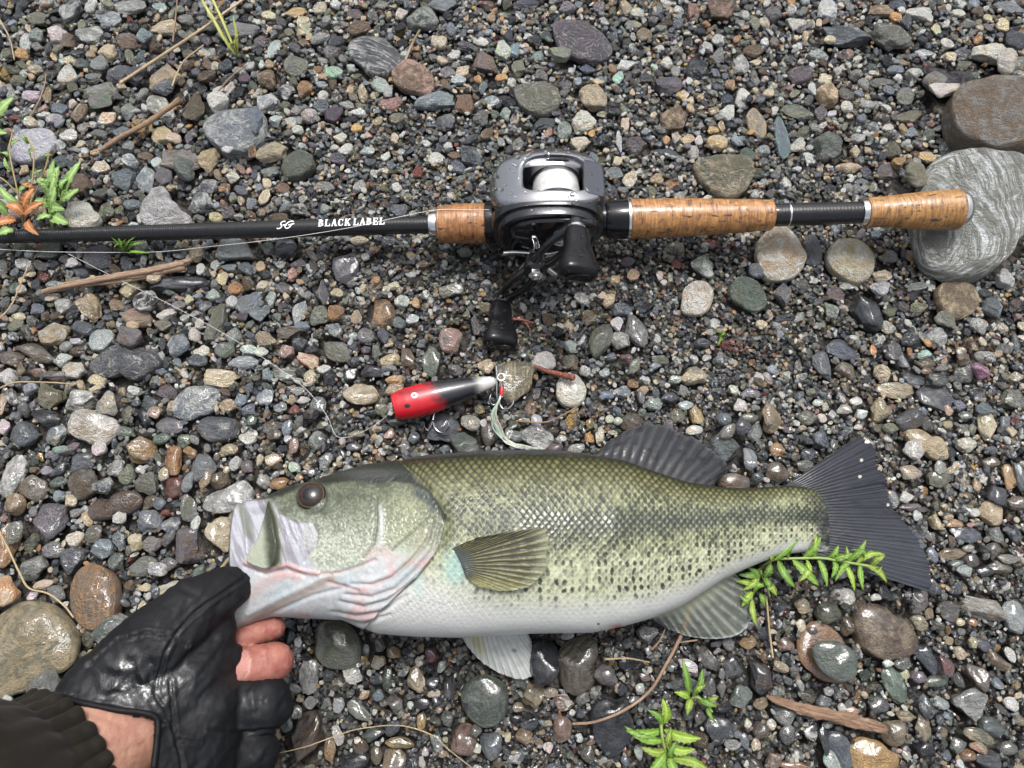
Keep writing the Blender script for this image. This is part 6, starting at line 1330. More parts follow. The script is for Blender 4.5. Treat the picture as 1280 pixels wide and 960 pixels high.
reelpart("spool_rim", [ring_s(3.5, 17.5, [(-15.6, 14.6), (-14.8, 16.2), (-13.9, 16.3), (-13.4, 14.7)])], M_SILV, spl)
reelpart("cast_control_cap", [ring_s(6.5, 13.5, [(21.5, 7.0), (25.5, 7.0), (27.2, 6.3), (28.2, 4.2), (28.5, 1.5)])], M_STEEL)
DX, DU = -10.0, 0.5
boss = reelpart("gear_box_boss", [ring_s(DX, DU + 1, [(19, 15.0), (22.8, 14.6), (24.0, 13.4), (24.2, 10.5), (25.6, 10.2), (26.2, 8.6), (26.3, 3)])], M_BLACK)
mk = []
for k, (a0, a1) in enumerate([(84, 92), (95, 101), (68, 76)]):
    t = np.radians(np.linspace(a0, a1, 5)); r0, r1 = 11.2, 12.6
    v = np.vstack([np.c_[DX + r * np.cos(t), DU + 1 + r * np.sin(t), np.full(5, 24.35)] for r in (r0, r1)]); mk.append((v, [(i, i + 1, i + 6, i + 5) for i in range(4)]))
reelpart("dial_print", mk, M_WHITE, boss)
# star drag
star = reelpart("star_drag", [ring_s(DX, DU, [(25.5, 5.5), (29.5, 5.5), (30.0, 4.6)])], M_SILV)
for k in range(5):
    a = math.radians(150 + 72 * k); d = np.array([math.cos(a), math.sin(a)]); t = np.array([-d[1], d[0]])
    L = np.linspace(3, 20, 9); w = np.interp(L, [3, 8, 17, 20], [2.6, 1.7, 1.7, 1.5]); cen_ = np.array([DX, DU]) + L[:, None] * d + (0.012 * L[:, None] ** 2) * t
    top_s = 28.2 + .9 * (L / 20) ** 2 * 2; q = []
    for i in range(9):
        for sgn, ss in ((1, 1), (-1, 1), (-1, -1), (1, -1)): q.append([*(cen_[i] + sgn * t * w[i]), top_s[i] + ss * 1.0])
    f = [tuple(x) for x in grid_faces(9, 4, cv=True)] + [(3, 2, 1, 0), (32, 33, 34, 35)]
    o = reelpart("star_arm", [(np.array(q), f)], M_STEEL, star); bv = o.modifiers.new("edge", 'BEVEL'); bv.width = .0005; bv.segments = 2
# handle
HK = [(23.0, 34.0), (-23.0, -34.0)]
handle = reelpart("handle", [ring_s(DX, DU, [(31, 6.4), (37, 7.4), (39.5, 7.0), (40.5, 5.2)])], M_GUN)
for kx, ku in HK:
    d = np.array([kx, ku]); L = np.linalg.norm(d); d = d / L; t = np.array([-d[1], d[0]])
    for sg in (1, -1):
        s = np.linspace(0, 1, 22); off = sg * (4.6 * np.sin(np.pi * np.clip(s * 1.06, 0, 1)) ** .7 + 1.2)
        cen_ = np.array([DX, DU]) + (d * L) * s[:, None] + t * off[:, None]; S_ = 36.4 - 2.2 * s ** 2 + 1.2 * np.sin(np.pi * s)
        b = MB(); v, f = tube_geo(RL(np.c_[cen_, S_]), np.interp(s, [0, .2, 1], [.0030, .0025, .0021]), 12, True); b.add(v, f); b.build("handle_rail", M_GUN, handle)
    e = np.array([DX, DU]) + d * L
    reelpart("handle_end", [ring_s(e[0], e[1], [(31.8, 3.6), (32.4, 4.6), (36.4, 4.6), (37, 3.8)])], M_GUN, handle)
reelpart("handle_nut", [stack(sup(DX, DU, 4.6, 4.6, 2, 6), [(40, 1), (43, 1), (43.8, .8)]), ring_s(DX, DU, [(43.6, 2.6), (44.8, 2.4), (45.2, 1.4)])], M_STEEL, handle)
for kx, ku in HK:
    ex, eu = DX + kx, DU + ku
    prof = [(0, .32, .52), (.6, .50, .72), (2.5, .60, .80), (8, .66, .84), (14, .70, .84), (20, .86, .96), (26, 1.0, 1.0), (30, 1.0, 1.0), (32.0, .97, .90), (33.2, .88, .70), (33.9, .70, .40)]
    lv = []; n = 64; o = sup(0, 0, 1, 1, 2.8, n)
    fine_ = np.array(prof); ss = np.linspace(0, 33.9, 60); a_ = np.interp(ss, fine_[:, 0], fine_[:, 1]); c_ = np.interp(ss, fine_[:, 0], fine_[:, 2])
    kq = np.hanning(5); kq /= kq.sum(); a_[2:-2] = np.convolve(a_, kq, 'valid'); c_[2:-2] = np.convolve(c_, kq, 'valid')
    ang = math.radians(-20); ca, sa = math.cos(ang), math.sin(ang); V_ = []
    for s, a, c in zip(ss, a_, c_):
        q = o * [11.0 * a, 7.0 * c]; V_.append(np.c_[ex + q[:, 0] * ca - q[:, 1] * sa, eu + q[:, 0] * sa + q[:, 1] * ca, np.full(n, 37.5 + s)])
    V_ = np.vstack(V_); f = [tuple(x) for x in grid_faces(60, n, cv=True)] + [tuple(range(n - 1, -1, -1)), tuple(range(59 * n, 60 * n))]
    kb = reelpart("knob", [(V_, f)], M_RUB, handle, sharp=60)
    reelpart("knob_collar", [ring_s(ex, eu, [(36.6, 4.0), (36.9, 5.6), (38.6, 5.8), (39, 5)])], M_STEEL, kb)
    reelpart("knob_end_plate", [stack(sup(ex, eu, 6.4, 2.2, 2.8, 48), [(70.6, 1), (71.5, 1), (71.7, .9)])], M_GUN, kb)

# water beads on the reel and the rod
def beads(name, pts, nrms, rads, parent, seed):
    r = np.random.default_rng(seed); b = MB(); q, f = ICO[3]; lo = q[:, 2] > -0.35; 
    bm = bmesh.new(); bmesh.ops.create_icosphere(bm, subdivisions=2, radius=1); q = np.array([v.co[:] for v in bm.verts]); f = [tuple(x.index for x in p.verts) for p in bm.faces]; bm.free()
    for p, n, ra in zip(pts, nrms, rads):
        n = n / np.linalg.norm(n); a = np.cross(n, [0.3, .9, .1]); a /= np.linalg.norm(a); c = np.cross(n, a); e = r.uniform(.8, 1.35)
        b.add(p + (q[:, :1] * a * e + q[:, 1:2] * c / e) * ra + q[:, 2:] * n * ra * .62 + n * ra * .15, f)
    o = b.build(name, M_WATER, parent); tag(o, kind="stuff"); return o
r = np.random.default_rng(21)
def bead_on(obj, n, rmin, rmax, zmin=.35, seed=1, keep=None):
    r = np.random.default_rng(seed); me = obj.data; k = len(me.polygons)
    ar = np.empty(k, np.float32); me.polygons.foreach_get("area", ar); ce = np.empty(k * 3, np.float32); me.polygons.foreach_get("center", ce); no = np.empty(k * 3, np.float32); me.polygons.foreach_get("normal", no)
    ce, no = ce.reshape(-1, 3).astype(float), no.reshape(-1, 3).astype(float); ar = ar * (no[:, 2] > zmin)
    if keep is not None: u, v = PROJ(ce); ar = ar * keep(u, v)
    i = r.choice(k, n, p=ar / ar.sum()); jit = r.normal(0, .0004, (n, 3)); jit -= no[i] * (jit * no[i]).sum(1)[:, None]
    return ce[i] + jit, no[i], rmin * (rmax / rmin) ** (r.random(n) ** 2.2)
for o_, n_, a_, c_, sd_ in ((cover, 110, .0004, .0018, 44), (hp_, 60, .0003, .0014, 2)):
    p_, q_, ra_ = bead_on(o_, n_, a_, c_, .3, sd_); beads("water_beads", p_, q_, ra_, o_, sd_)
p_, q_, ra_ = bead_on(blank, 190, .0004, .0013, .2, 3, lambda u, v: (u > -20) * (u < 535)); beads("water_beads", p_, q_, ra_, blank, 3)
for o_ in [o for o in bpy.data.objects if o.name.startswith("knob") and o.name.split('.')[0] == "knob"]:
    p_, q_, ra_ = bead_on(o_, 34, .0004, .0011, .3, 7); beads("water_beads", p_, q_, ra_, o_, 7)
# ------------------------------------------------------------------ fishing line
M_LINE = simple("nylon_line", (.62, .62, .60), .25, coat=.4, var=.05)
def wire(name, pts, rad, mat, parent=None, seg=6, n=None, lift=None):
    """pts: (px, py, height)"""
    p = np.array(pts, float); c = catmull(p, n or max(24, len(p) * 14)); q = PA(c[:, 0], c[:, 1], c[:, 2])
    b = MB(); b.tube(q, rad, seg); return b.build(name, mat, parent), q
gz_ = lambda x, y, d=.0015: ground_z(x, y) + d
line, _ = wire("fishing_line", [(612, 262, .040), (580, 262, .036), (545, 262.5, .034), (500, 271, .0315), (440, 284, .0295), (380, 294, .024), (320, 302, .017), (255, 309, .012), (190, 315, .009), (75, 315, .009), (5, 312, .010), (-60, 308, .010)], .00016, M_LINE)
tag(line, "thin clear fishing line running from the reel along the rod blank", "fishing line")
ldr, _ = wire("fishing_line", [(85, 317, .010), (140, 345, .009), (225, 387, .009), (300, 429, .009), (375, 480, .008), (407, 517, .007), (422, 546, .006), (450, 541, .006), (476, 526, .008), (495, 507, .011)], .00012, M_LINE)
tag(ldr, "thin clear leader line crossing the pebbles to the red-headed lure", "fishing line")

# ------------------------------------------------------------------ the lure
lure = thing("fishing_lure", tuple(P(555, 495, 0)), "popper lure with red head, black back, white tail and tinsel hook", "lure")
LA, LB = P(492, 509, .0125), P(620, 476, .0120)
LD = (LB - LA) / np.linalg.norm(LB - LA); LL = np.linalg.norm(LB - LA); lz = np.array([0, 0, 1.]) - LD * LD[2]; lz /= np.linalg.norm(lz); ly = np.cross(lz, LD)
kl = mmpx(555, 495, .012)
pr = np.array([(0.035, 4), (.012, 10), (0.0, 14.5), (.01, 17.0), (.05, 18.6), (.13, 20.2), (.25, 21.0), (.40, 20.0), (.55, 17.6), (.70, 14.2), (.84, 10.4), (.95, 7.6), (.985, 5.5), (1.0, 2.5)])
i_ = np.linspace(0, len(pr) - 1, 200); prf = np.c_[np.interp(i_, range(len(pr)), pr[:, 0]), np.interp(i_, range(len(pr)), pr[:, 1])]
na2 = 120; a2 = np.linspace(0, 2 * np.pi, na2, endpoint=False)
lv_ = (LA + LD * (prf[:, 0] * LL)[:, None])[:, None] + (prf[:, 1] * kl * .98)[:, None, None] * (np.cos(a2)[None, :, None] * lz * .92 + np.sin(a2)[None, :, None] * ly)
lu, lw = PROJ(lv_); sS = prf[:, 0][:, None] + 0 * lu
nn_ = fbm(lu / 5, lw / 5, 71)
side = lv_[..., 2] < .0095
lc = mixc(C3((.42, .010, .018), lu.shape), (.010, .010, .014), smoothstep(.36, .54, sS + .14 * (nn_ - .5) + .0007 * (505 - lw) * 6)); lc = mixc(lc, (.42, .42, .40), smoothstep(.76, .90, sS + .06 * (nn_ - .5)))
lc = mixc(lc, (.012, .012, .014), np.exp(-((lw - np.interp(lu, [496, 545], [493, 484])) / 3.0) ** 2) * smoothstep(.05, .1, sS) * (1 - smoothstep(.28, .42, sS)) * .55)
lc = mixc(lc, (.006, .006, .006), smoothstep(1.1, .7, np.hypot((lu - 509) / 4.2, (lw - 507.5) / 3.0)))
rg = np.hypot((lu - 518) / 1.1, lw - 494); lc = mixc(lc, (.7, .7, .7), smoothstep(1.3, .5, np.abs(rg - 2.6)))
me = make_mesh("lure_body", lv_.reshape(-1, 3), [tuple(q) for q in grid_faces(200, na2, cv=True)[:, ::-1]] + [tuple(range(na2)), tuple(range(200 * na2 - 1, 199 * na2 - 1, -1))], skin_material("lure_paint", .36, .35, .10, 300.0)); set_col(me, "col", lc.reshape(-1, 3)); put("lure_body", me, lure)
M_WIRE = simple("hook_wire", (.42, .42, .43), .25, metal=1.0, var=.1); M_RED = simple("red_thread", (.42, .015, .02), .4, coat=.3)
def hook(shank, bends, parent):
    b = MB(); c = catmull(np.array(shank, float), 16); b.tube(PA(c[:, 0], c[:, 1], c[:, 2]), .00075, 8)
    for bd in bends:
        c = catmull(np.array(bd, float), 26); r_ = np.interp(np.linspace(0, 1, 26), [0, .8, 1], [.00068, .00062, .0001]); b.tube(PA(c[:, 0], c[:, 1], c[:, 2]), r_, 8)
    return b.build("treble_hook", M_WIRE, parent)
hook([(548, 508, .006), (543, 516, .007), (541, 526, .007)], [[(541, 526, .007), (543, 534, .006), (549, 540, .006), (556, 540, .007), (561, 533, .010), (560, 526, .011)], [(541, 526, .007), (538, 534, .006), (535, 538, .005), (531, 535, .006), (530, 529, .008)], [(541, 526, .007), (541, 535, .003), (545, 538, .001), (547, 532, .002)]], lure)
th_ = hook([(627, 478, .014), (626, 488, .013), (624, 499, .012)], [[(624, 499, .012), (625, 506, .011), (629, 511, .011), (635, 511, .012), (641, 505, .013), (642, 498, .014)], [(624, 499, .012), (620, 505, .010), (615, 506, .010), (612, 500, .012), (614, 492, .013)], [(620, 456, .014), (621, 470, .013), (621, 492, .011), (622, 503, .010)]], lure)
b = MB(); a = np.linspace(0, 2 * np.pi * 2.0, 60)
for cx, cy, rr_ in ((626.5, 471.5, 4.4),): b.tube(PA(cx + rr_ * np.cos(a), cy + rr_ * np.sin(a), .0145 + a * .00008), .0005, 8, True)
b.build("split_ring", M_STEEL, lure)
wire("thread_wrap", [(628, 484, .0142), (627, 489, .0142), (627, 494, .0138)], .0012, M_RED, lure, 10)
r = np.random.default_rng(5)
tin = []
for k, cc in enumerate([(.30, .48, .36), (.55, .58, .50), (.42, .50, .30), (.60, .42, .36), (.50, .60, .52), (.58, .56, .46), (.26, .42, .28), (.55, .55, .52), (.48, .40, .30), (.62, .64, .60), (.35, .52, .42)]):
    j = lambda s: r.normal(0, s)
    o_, _ = wire("tinsel_strand", [(627, 493, .0138), (624 + j(1), 502, .014), (617 + j(2.2), 518 + j(1), .013), (621 + j(2.5), 535 + j(1.5), .011), (632 + j(2.5), 550 + j(2), .010), (648 + j(3), 558 + j(1.5), .010), (664 + j(6), 561 + j(2.0), .011)], .00045, simple("tinsel", [x * .55 for x in cc], .25, coat=.4, var=.2, noise=700), lure)

# ------------------------------------------------------------------ plants
def leaf_material(name, c1, c2):
    m = NT(name); co = m.coord(); n = m.noise(160, 4, co); a = m.n("Attribute", attribute_type='GEOMETRY', attribute_name="rib").outputs["Fac"]
    c = m.mix(n, V4(c1), V4(c2)); c = m.mix(m.math('MULTIPLY', a, .6), c, V4([min(1, x * 1.9) for x in c2]))
    m.P(Base_Color=c, Roughness=.5, Specular_IOR_Level=.3, Coat_Weight=.05, Coat_Roughness=.2, Transmission_Weight=0.0, Subsurface_Weight=.15, Subsurface_Radius=(.002, .004, .001), Subsurface_Scale=.3)
    m.P(Normal=m.bump(m.math('ADD', n, m.math('MULTIPLY', a, -.8)), .4, .0006)); return m.m
M_LEAF = leaf_material("leaf_green", (.075, .145, .020), (.145, .245, .040)); M_LEAF2 = leaf_material("leaf_pale", (.115, .195, .055), (.20, .30, .10)); M_LEAFR = leaf_material("leaf_rust", (.22, .075, .035), (.34, .16, .06))
M_LEAFS = [M_LEAF, leaf_material('leaf_light', (.115, .185, .020), (.200, .285, .045)), leaf_material('leaf_dark', (.055, .115, .018), (.110, .195, .034)), leaf_material('leaf_worn', (.13, .17, .028), (.175, .25, .045))]
M_STEM = simple("green_stem", (.20, .27, .07), .5, var=.2)
def leaf(parent, x0, y0, z0, x1, y1, z1, wpx, mat=None, serr=.10, curl=.0025, seed=0):
    r = np.random.default_rng(seed + int(x0 * 7 + y1 * 13)); nl_, nw = 22, 7
    a, b_ = P(x0, y0, z0), P(x1, y1, z1); L = np.linalg.norm(b_ - a); k = mmpx(x0, y0, z0); s = np.linspace(0, 1, nl_)
    d = (b_ - a) / L; side_ = np.cross(d, [0, 0, 1.]); side_ /= np.linalg.norm(side_); up = np.cross(side_, d)
    b_ = a + (b_ - a) * 1.22; L *= 1.22; w = .88 * wpx * k / 2 * (np.sin(np.pi * s ** .85) ** .8 + .06) * (1 + serr * np.where(np.arange(nl_) % 3 == 0, 1, -.4)); w[-1] = .0001
    bend = curl * np.sin(np.pi * s) + r.normal(0, .0008) * s ** 2; tw = r.normal(0, .35); sd2 = r.normal(0, .0015)
    v = np.linspace(-1, 1, nw); G_ = a + d * (L * s)[:, None, None] + side_ * (w[:, None] * v)[..., None] * math.cos(tw * .5) + side_ * (sd2 * np.sin(np.pi * s))[:, None, None] + up * ((bend[:, None] + np.abs(v) * w[:, None] * .26 + v * w[:, None] * tw * .5 + .0004 * r.normal(size=(nl_, nw)) * (np.abs(v) > .5)))[..., None]
    tv = G_.reshape(-1, 3); n = len(tv); f = grid_faces(nl_, nw); I = np.arange(n).reshape(nl_, nw); edge = np.r_[I[0, :], I[1:, -1], I[-1, -2::-1], I[-2:0:-1, 0]]; e2 = np.roll(edge, -1)
    bv = tv - up * .00025
    me = make_mesh("leaf", np.vstack([tv, bv]), np.vstack([f, f[:, ::-1] + n, np.stack([edge, e2, e2 + n, edge + n], 1)[:, ::-1]]), mat or M_LEAFS[int(r.integers(0, 4))])
    set_float(me, "rib", np.tile(np.exp(-(np.tile(v, nl_) / .16) ** 2), 2)); return put("leaf", me, parent)
# sprig lying over the tail
pl = thing("sprig", tuple(P(962, 705, 0)), "green leafy sprig lying over the lower edge of the tail fin", "plant")
stem = [(948, 712, .008), (967, 700, .017), (1000, 698, .021), (1030, 698, .022), (1065, 704, .021), (1094, 709, .020)]
wire("stem", stem, .0008, M_STEM, pl, 8)
for q in [(968,700,995,672,9),(972,700,990,728,11),(985,698,998,678,9),(990,699,1018,726,12),(1003,698,1022,676,9),(1008,698,1000,722,9),(1018,697,1020,674,8),(1022,698,1032,727,9),(1032,698,1045,684,8),(1036,698,1060,693,9),(1042,700,1040,718,8),(1052,701,1065,732,9),(1056,702,1078,680,9),(1062,703,1048,722,8),(1070,704,1100,695,9),(1075,706,1078,732,9),(1082,706,1104,724,9),(1088,708,1103,696,8),(1092,709,1102,708,8),(1078,705,1066,690,7),(1045,699,1055,684,7),(966,701,960,686,8)]:
    leaf(pl, q[0], q[1], .020, q[2], q[3], .023, q[4], seed=3)
pl = thing("seedling", tuple(P(950, 735, 0)), "small green seedling rooted between the anal fin and the tail", "plant")
wire("stem", [(962, 745, .003), (955, 725, .010), (950, 712, .013)], .0007, M_STEM, pl, 8); wire("stem", [(955, 728, .009), (943, 738, .011), (938, 752, .011)], .0006, M_STEM, pl, 8)
for q in [(952,716,928,718,9),(948,720,932,735,9),(945,734,924,728,8),(941,740,930,755,9),(942,742,956,735,9),(940,748,944,777,8),(955,722,962,706,11),(957,722,963,735,9),(948,726,936,712,8),(955,730,968,742,9),(938,750,926,745,7),(950,742,955,755,8)]:
    leaf(pl, q[0], q[1], .012, q[2], q[3], .014, q[4], seed=5)
# seedlings below the fish
pl = thing("seedling", tuple(P(830, 925, 0)), "bright green leafy seedling with toothed leaves below the bent twig", "plant")
wire("stem", [(838, 985, .004), (834, 950, .012), (828, 922, .016), (826, 905, .017)], .0009, M_STEM, pl, 8)
for q in [(828,912,790,913,12),(828,906,828,878,13),(830,912,868,921,14),(832,925,790,911,11),(831,928,862,935,13),(833,940,812,965,12),(834,938,806,934,11),(836,945,848,972,13),(836,948,880,962,13),(829,908,812,890,9),(834,935,838,915,9),(832,950,822,985,11),(840,950,845,930,9)]:
    leaf(pl, q[0], q[1], .014, q[2], q[3], .017, q[4], seed=7, serr=.16)
pl = thing("seedling", tuple(P(862, 878, 0)), "tiny green seedling next to the white sliver stone below the anal fin", "plant")
wire("stem", [(858, 888, .002), (866, 872, .008), (880, 876, .011), (890, 890, .010)], .0006, M_STEM, pl, 8)
for q in [(862,868,855,832,10),(866,870,876,842,10),(862,872,845,866,10),(864,874,860,890,10),(872,874,892,882,9),(880,876,895,872,8),(884,882,893,900,6),(868,868,880,858,8)]:
    leaf(pl, q[0], q[1], .009, q[2], q[3], .012, q[4], seed=9)
# weed at the left edge
pl = thing("weed", tuple(P(60, 275, 0)), "pale green leafy weed beside the bright white stone", "plant")
wire("stem", [(66, 285, .002), (62, 262, .010), (58, 240, .016), (60, 228, .018)], .0010, M_STEM, pl, 8); wire("stem", [(66, 280, .004), (74, 258, .014), (80, 238, .020)], .0009, M_STEM, pl, 8)
for q in [(60,245,48,226,14),(62,250,72,215,14),(75,246,68,207,14),(78,244,96,208,13),(76,250,95,238,12),(62,256,46,252,14),(64,262,78,262,14),(60,268,48,274,13),(66,270,82,278,16),(62,262,70,238,13),(76,240,82,226,11),(58,240,62,224,11)]:
    leaf(pl, q[0], q[1], .016, q[2], q[3], .021, q[4], M_LEAF2, .14, seed=11)
pl = thing("weed", tuple(P(25, 262, 0)), "red-tinged straggly weed with tiny buds behind the rod blank", "plant")
for st_ in ([(30, 285, .003), (22, 240, .020), (12, 190, .030), (16, 165, .034)], [(30, 280, .004), (40, 230, .022), (42, 190, .030), (34, 172, .033)], [(32, 270, .008), (55, 215, .020), (62, 190, .026)], [(25, 245, .014), (5, 225, .022), (-15, 215, .026)]):
    wire("stem", st_, .0005, simple("dry_stem", (.32, .24, .11), .6), pl, 6)
for q in [(30,268,10,258,14,1),(30,268,50,255,13,1),(28,262,40,240,12,1),(20,275,-5,280,14,1),(35,275,45,290,12,1),(25,255,5,238,11,2),(22,240,36,228,8,2),(18,215,8,200,6,2),(40,225,50,214,6,2),(14,185,22,176,5,2),(36,180,28,170,5,2),(58,202,66,196,5,2),(12,200,2,192,6,2),(40,200,48,190,5,2),(45,238,30,232,9,1),(10,268,-8,255,14,2),(15,285,0,292,14,2)]:
    leaf(pl, q[0], q[1], .018, q[2], q[3], .022, q[4], M_LEAFR if q[5] == 1 else M_LEAF2, .1, seed=13)
pl = thing("weed", tuple(P(0, 155, 0)), "green rounded leaves of a weed next to the lavender-grey stone", "plant")
wire("stem", [(-25, 180, .004), (-12, 158, .016), (2, 150, .020)], .0008, M_STEM, pl, 8)
for q in [(-8,152,12,126,15),(-6,158,8,166,14),(-12,160,-20,140,14),(-4,150,-6,128,12)]: leaf(pl, q[0], q[1], .018, q[2], q[3], .022, q[4], M_LEAF2, .05, seed=15)
def tuft(x, y, blades, label, mat=M_LEAF):
    t_ = thing("grass_tuft", tuple(P(x, y, 0)), label, "grass")
    for x1, y1, w in blades: leaf(t_, x, y, .002, x1, y1, .016, w, mat, 0.0, .004, seed=17)
tuft(161, 317, [(143,300,4),(150,298,4),(158,302,4),(168,300,4),(178,306,5),(146,310,4),(182,316,5)], "small tuft of green grass blades just below the rod blank")
tuft(297, 72, [(256,4,5),(268,22,5),(293,28,4),(288,58,4),(258,-12,4),(300,45,4)], "tuft of thin yellow-green grass beside the pale straw stalk", leaf_material("leaf_dry", (.22, .25, .06), (.34, .34, .11)))
tuft(896, 424, [(893,416,4),(900,420,4),(897,431,4)], "tiny green shoot among fine gravel in front of the mossy green stone")

# ------------------------------------------------------------------ dry sticks, straws and roots
def wood_material(name, c1, c2):
    m = NT(name); co = m.n('Attribute', attribute_type='GEOMETRY', attribute_name='gr').outputs['Vector']; n = m.noise(1.0, 4, co, .65); g = m.noise(4.0, 3, co)
    m.P(Base_Color=m.mix(m.ramp(m.math('ADD', m.math('MULTIPLY', n, .7), m.math('MULTIPLY', g, .3)), .35, .65), V4(c1), V4(c2)), Roughness=.6, Coat_Weight=.2); m.P(Normal=m.bump(m.math('ADD', n, g), .6, .0008)); return m.m
M_STRAW = wood_material("straw", (.27, .195, .10), (.42, .33, .20)); M_TWIG = wood_material("twig", (.16, .095, .055), (.30, .20, .12)); M_RTWIG = wood_material("red_twig", (.13, .035, .022), (.24, .08, .05)); M_DRIFT2 = wood_material("split_stick", (.17, .105, .065), (.33, .225, .15)); M_DRIFT = wood_material("driftwood", (.10, .055, .032), (.27, .165, .10))
def grain(n, seg, q, rr_):
    """wood grain runs along the stick"""
    s = np.r_[0, np.cumsum(np.linalg.norm(np.diff(q, axis=0), axis=1))]; a = np.linspace(0, 2 * np.pi, seg, endpoint=False)
    return np.stack([np.repeat(s * 90, seg), np.tile(np.cos(a), n) * np.repeat(rr_, seg) * 1500, np.tile(np.sin(a), n) * np.repeat(rr_, seg) * 1500], 1)
def stick(name, pts, r0, r1, mat, label, cat="stick", rough=.12, squash=1.0, extra=None):
    p = np.array([(x, y, ground_z(x, y, .003) + h) for x, y, h in pts]); k = np.array([.25, .5, .25])
    if len(p) > 2: p[1:-1, 2] = np.maximum(p[1:-1, 2], np.convolve(p[:, 2], k, 'valid'))
    n = max(30, len(pts) * 12); c = catmull(p, n); q = PA(c[:, 0], c[:, 1], c[:, 2]); rr_ = np.linspace(r0, r1, n) * (1 + rough * (fbm(np.linspace(0, n / 3, n), np.zeros(n), int(pts[0][0])) - .5) * 2)
    b = MB(); v, f = tube_geo(q, rr_, 10, True, squash); v = v + np.random.default_rng(int(pts[0][1]) + 3).normal(0, r0 * rough * .35, v.shape); b.add(v, f); gco = [grain(n, 10, q, rr_)]
    if extra:
        for e in extra:
            pe = np.array([(x, y, ground_z(x, y, .003) + h) for x, y, h in e]); ce = catmull(pe, 20); b.tube(PA(ce[:, 0], ce[:, 1], ce[:, 2]), np.linspace(r0 * .6, r1 * .5, 20), 8); gco.append(grain(20, 8, PA(ce[:, 0], ce[:, 1], ce[:, 2]), np.full(20, r0)))
    o = b.build(name, mat); set_col(o.data, 'gr', np.vstack(gco)); return tag(o, label, cat)
stick("straw", [(150, 104, .002), (200, 71, .004), (250, 38, .005), (306, -2, .004)], .0011, .0009, M_STRAW, "long pale straw stalk lying by the grass tuft", "straw", .05)
st = thing("dry_stick", tuple(P(150, 350, 0)), "split dry brown stick with parallel fibres below the rod blank", "stick")
for pts, r0, r1 in [([(53, 365, .003), (110, 353, .004), (170, 345, .005), (232, 334, .004)], .0018, .0022), ([(78, 356, .004), (130, 347, .006), (190, 336, .007), (240, 325, .005)], .0016, .0014), ([(60, 362, .004), (120, 351, .006), (180, 340, .007), (231, 329, .006)], .0014, .0016), ([(90, 358, .003), (150, 352, .004), (205, 343, .004)], .0012, .001)]:
    p = np.array([(x, y, max(.004, ground_z(x, y, .003) * .4) + h) for x, y, h in pts]); c = catmull(p, 40); v, f = tube_geo(PA(c[:, 0], c[:, 1], c[:, 2]), np.linspace(r0, r1, 40) * (1 + .3 * (fbm(np.linspace(0, 9, 40), np.zeros(40), int(pts[0][0])) - .5)), 8); v = v + np.random.default_rng(int(pts[0][0])).normal(0, .00015, v.shape)
    b = MB(); b.add(v, f); o_ = b.build("fibre", M_DRIFT2, st); set_col(o_.data, 'gr', grain(40, 8, PA(c[:, 0], c[:, 1], c[:, 2]), np.full(40, r0)))
stick("dry_stick", [(125, 188, .002), (150, 172, .003), (185, 153, .004), (226, 124, .003)], .0016, .0020, M_TWIG, "broken brown stick between the lavender-grey and blue-grey stones", "stick", .2)
stick("twig", [(668, 458, .003), (685, 464, .004), (700, 468, .004), (718, 473, .006)], .0011, .0019, M_RTWIG, "short red-brown twig resting on the white egg-shaped stone", "twig", .5)
# split wood sliver: a flat, splintered strip
sp_ = np.array([(958, 870), (975, 877), (1000, 885), (1030, 893), (1060, 899), (1090, 907), (1109, 912)], float); cc = catmull(sp_, 70); nn_ = 70; t_ = np.linspace(0, 1, nn_)
zc = np.maximum(.0035, np.array([ground_z(a, b_, .004) for a, b_ in cc])); kz = np.hanning(31); kz /= kz.sum(); zc = np.convolve(np.pad(zc, 15, 'edge'), kz, 'valid') + .0012
qq = PA(cc[:, 0], cc[:, 1], zc); tg = np.gradient(qq, axis=0); tg /= np.linalg.norm(tg, axis=1)[:, None]; sd_ = np.cross(tg, [0, 0, 1.]); 
hw = np.interp(t_, [0, .06, .3, .7, .93, 1], [.0006, .0018, .0030, .0036, .0030, .0012]); pr_ = np.array([(-1, 0), (-.9, .55), (-.45, .8), (-.1, .62), (.3, .95), (.75, .7), (1, .25), (.9, -.5), (.2, -.8), (-.7, -.6)])
jg = np.stack([fbm(t_ * 14 + k * 7, t_ * 0 + k, 80 + k) - .5 for k in range(10)], 1)
vv = qq[:, None] + sd_[:, None] * (hw[:, None] * pr_[None, :, 0] * (1 + .5 * jg))[..., None] + np.array([0, 0, 1.]) * (hw[:, None] * .55 * pr_[None, :, 1] * (1 + 1.1 * jg))[..., None]
me = make_mesh("wood_sliver", vv.reshape(-1, 3), [tuple(x) for x in grid_faces(nn_, 10, cv=True)] + [tuple(range(9, -1, -1)), tuple(range(690, 700))], M_DRIFT); me.set_sharp_from_angle(angle=math.radians(28))
set_col(me, 'gr', np.stack([np.repeat(t_ * 9, 10), np.tile(pr_[:, 0] * 5, nn_), np.tile(pr_[:, 1] * 4, nn_)], 1))
tag(put("wood_sliver", me), "split reddish wood sliver lying above the wet orange stone", "wood")
stick("twig", [(716, 905, .002), (745, 902, .003), (780, 888, .004), (812, 864, .004), (833, 830, .005), (852, 794, .008)], .0007, .0010, M_DRIFT2, "thin bent twig with a side branch under the anal fin", "twig", .1, extra=[[(847, 803, .006), (858, 802, .006), (872, 800, .005)]])
stick("straw", [(966, 822, .002), (962, 790, .003), (958, 745, .003)], .0006, .0005, M_STRAW, "thin upright straw below the seedling near the tail", "straw", .05)
stick("straw", [(267, 722, .003), (285, 700, .005), (307, 672, .007)], .0010, .0008, M_STRAW, "short straw sticking out between the thumb and fish mouth", "straw", .08)
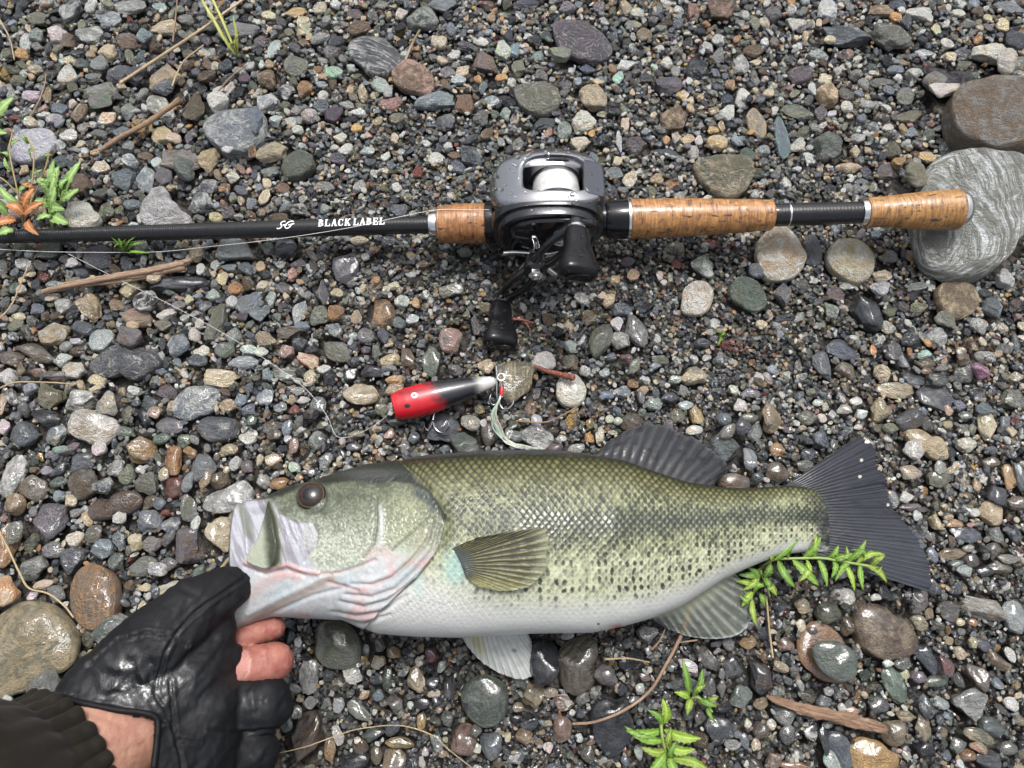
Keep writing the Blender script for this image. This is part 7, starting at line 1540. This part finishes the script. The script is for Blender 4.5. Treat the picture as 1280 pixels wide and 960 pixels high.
stick("straw", [(507, 74, .002), (515, 56, .004), (525, 37, .006)], .0009, .0008, M_STRAW, "short straw leaning on the brown-pink mottled stone", "straw", .05)
stick("dry_straw", [(-5, 655, .003), (12, 690, .004), (24, 715, .005), (36, 735, .005), (60, 742, .006), (80, 757, .005), (92, 772, .004)], .0006, .0005, M_STRAW, "thin curved dry stem above the tan speckled cobble", "straw", .05)
stick("dry_straw", [(100, 838, .004), (120, 850, .004), (145, 865, .005)], .0004, .0003, M_STRAW, "hair-thin dry stem on the tan speckled cobble's edge", "straw", .05)
stick("root", [(636, 398, .001), (645, 399, .002), (655, 400, .002), (666, 404, .001)], .0009, .0007, M_RTWIG, "short reddish root fragment beside the lower handle knob", "root", .2, extra=[[(655, 400, .002), (660, 408, .002), (664, 414, .001)]])
stick("rootlet", [(336, 944, .001), (380, 934, .003), (417, 921, .004), (450, 911, .004), (500, 907, .004), (540, 919, .003), (562, 938, .003), (590, 960, .002)], .0003, .0003, M_STRAW, "hair-thin pale rootlet across pebbles by the gloved fingers", "root", .05)
for k, (pts, lb) in enumerate([([(215, 108, .003), (222, 90, .004), (232, 74, .004), (255, 56, .004)], "thin bent dry stem under the pale straw stalk"), ([(38, 145, .002), (48, 128, .003), (56, 105, .004), (57, 92, .004)], "thin brown dry stem behind the lavender-grey stone"), ([(0, 25, .003), (12, 48, .004), (18, 75, .004)], "red-brown dry stem beside rust-orange fragments"), ([(216, 52, .003), (219, 25, .005), (222, -5, .005)], "thin reddish dry stem crossing the pale straw stalk"), ([(0, 485, .003), (20, 478, .004), (60, 478, .004), (90, 480, .003)], "long thin pale dry stem by the dark veined slate"), ([(272, 115, .002), (290, 95, .004), (308, 82, .004)], "thin brown twig over pebbles near the blue-grey blocky stone"), ([(0, 398, .004), (15, 380, .005), (30, 345, .006), (36, 330, .006)], "hair-thin dry stem near the split dry stick"), ([(645, 526, .002), (680, 528, .003), (705, 518, .003), (722, 508, .004)], "thin brown rootlet between the tinsel hook and white stone"), ([(756, 824, .002), (785, 823, .003), (812, 828, .003)], "short thin rootlet beneath the fish belly"), ([(815, 812, .002), (825, 800, .003), (832, 785, .004)], "short dark twig beside the thin bent twig")]):
    stick("dry_straw", pts, .0006, .0004, [M_STRAW, M_TWIG][k % 2], lb, "straw", .08)
r = np.random.default_rng(31); rt = thing("root_clump", tuple(P(1195, 868, 0) * 0 + P(930, 430, 0)), "matted fine reddish rootlets on the gravel in front of the cork grip", "root")
for k in range(16):
    x, y = 915 + r.normal(0, 16), 430 + r.normal(0, 9); a = r.uniform(0, 6.28); L = r.uniform(10, 26); z = ground_z(x, y, .003)
    p = [(x + math.cos(a) * L * t + r.normal(0, 1.5), y + math.sin(a) * L * t * .6 + r.normal(0, 1.2), z + .0015 + r.uniform(0, .002)) for t in (-.5, -.15, .2, .5)]
    o_, q_ = wire("rootlet", p, .00028, M_RTWIG, rt, 5); set_col(o_.data, 'gr', grain(len(q_), 5, q_, np.full(len(q_), .0003)))
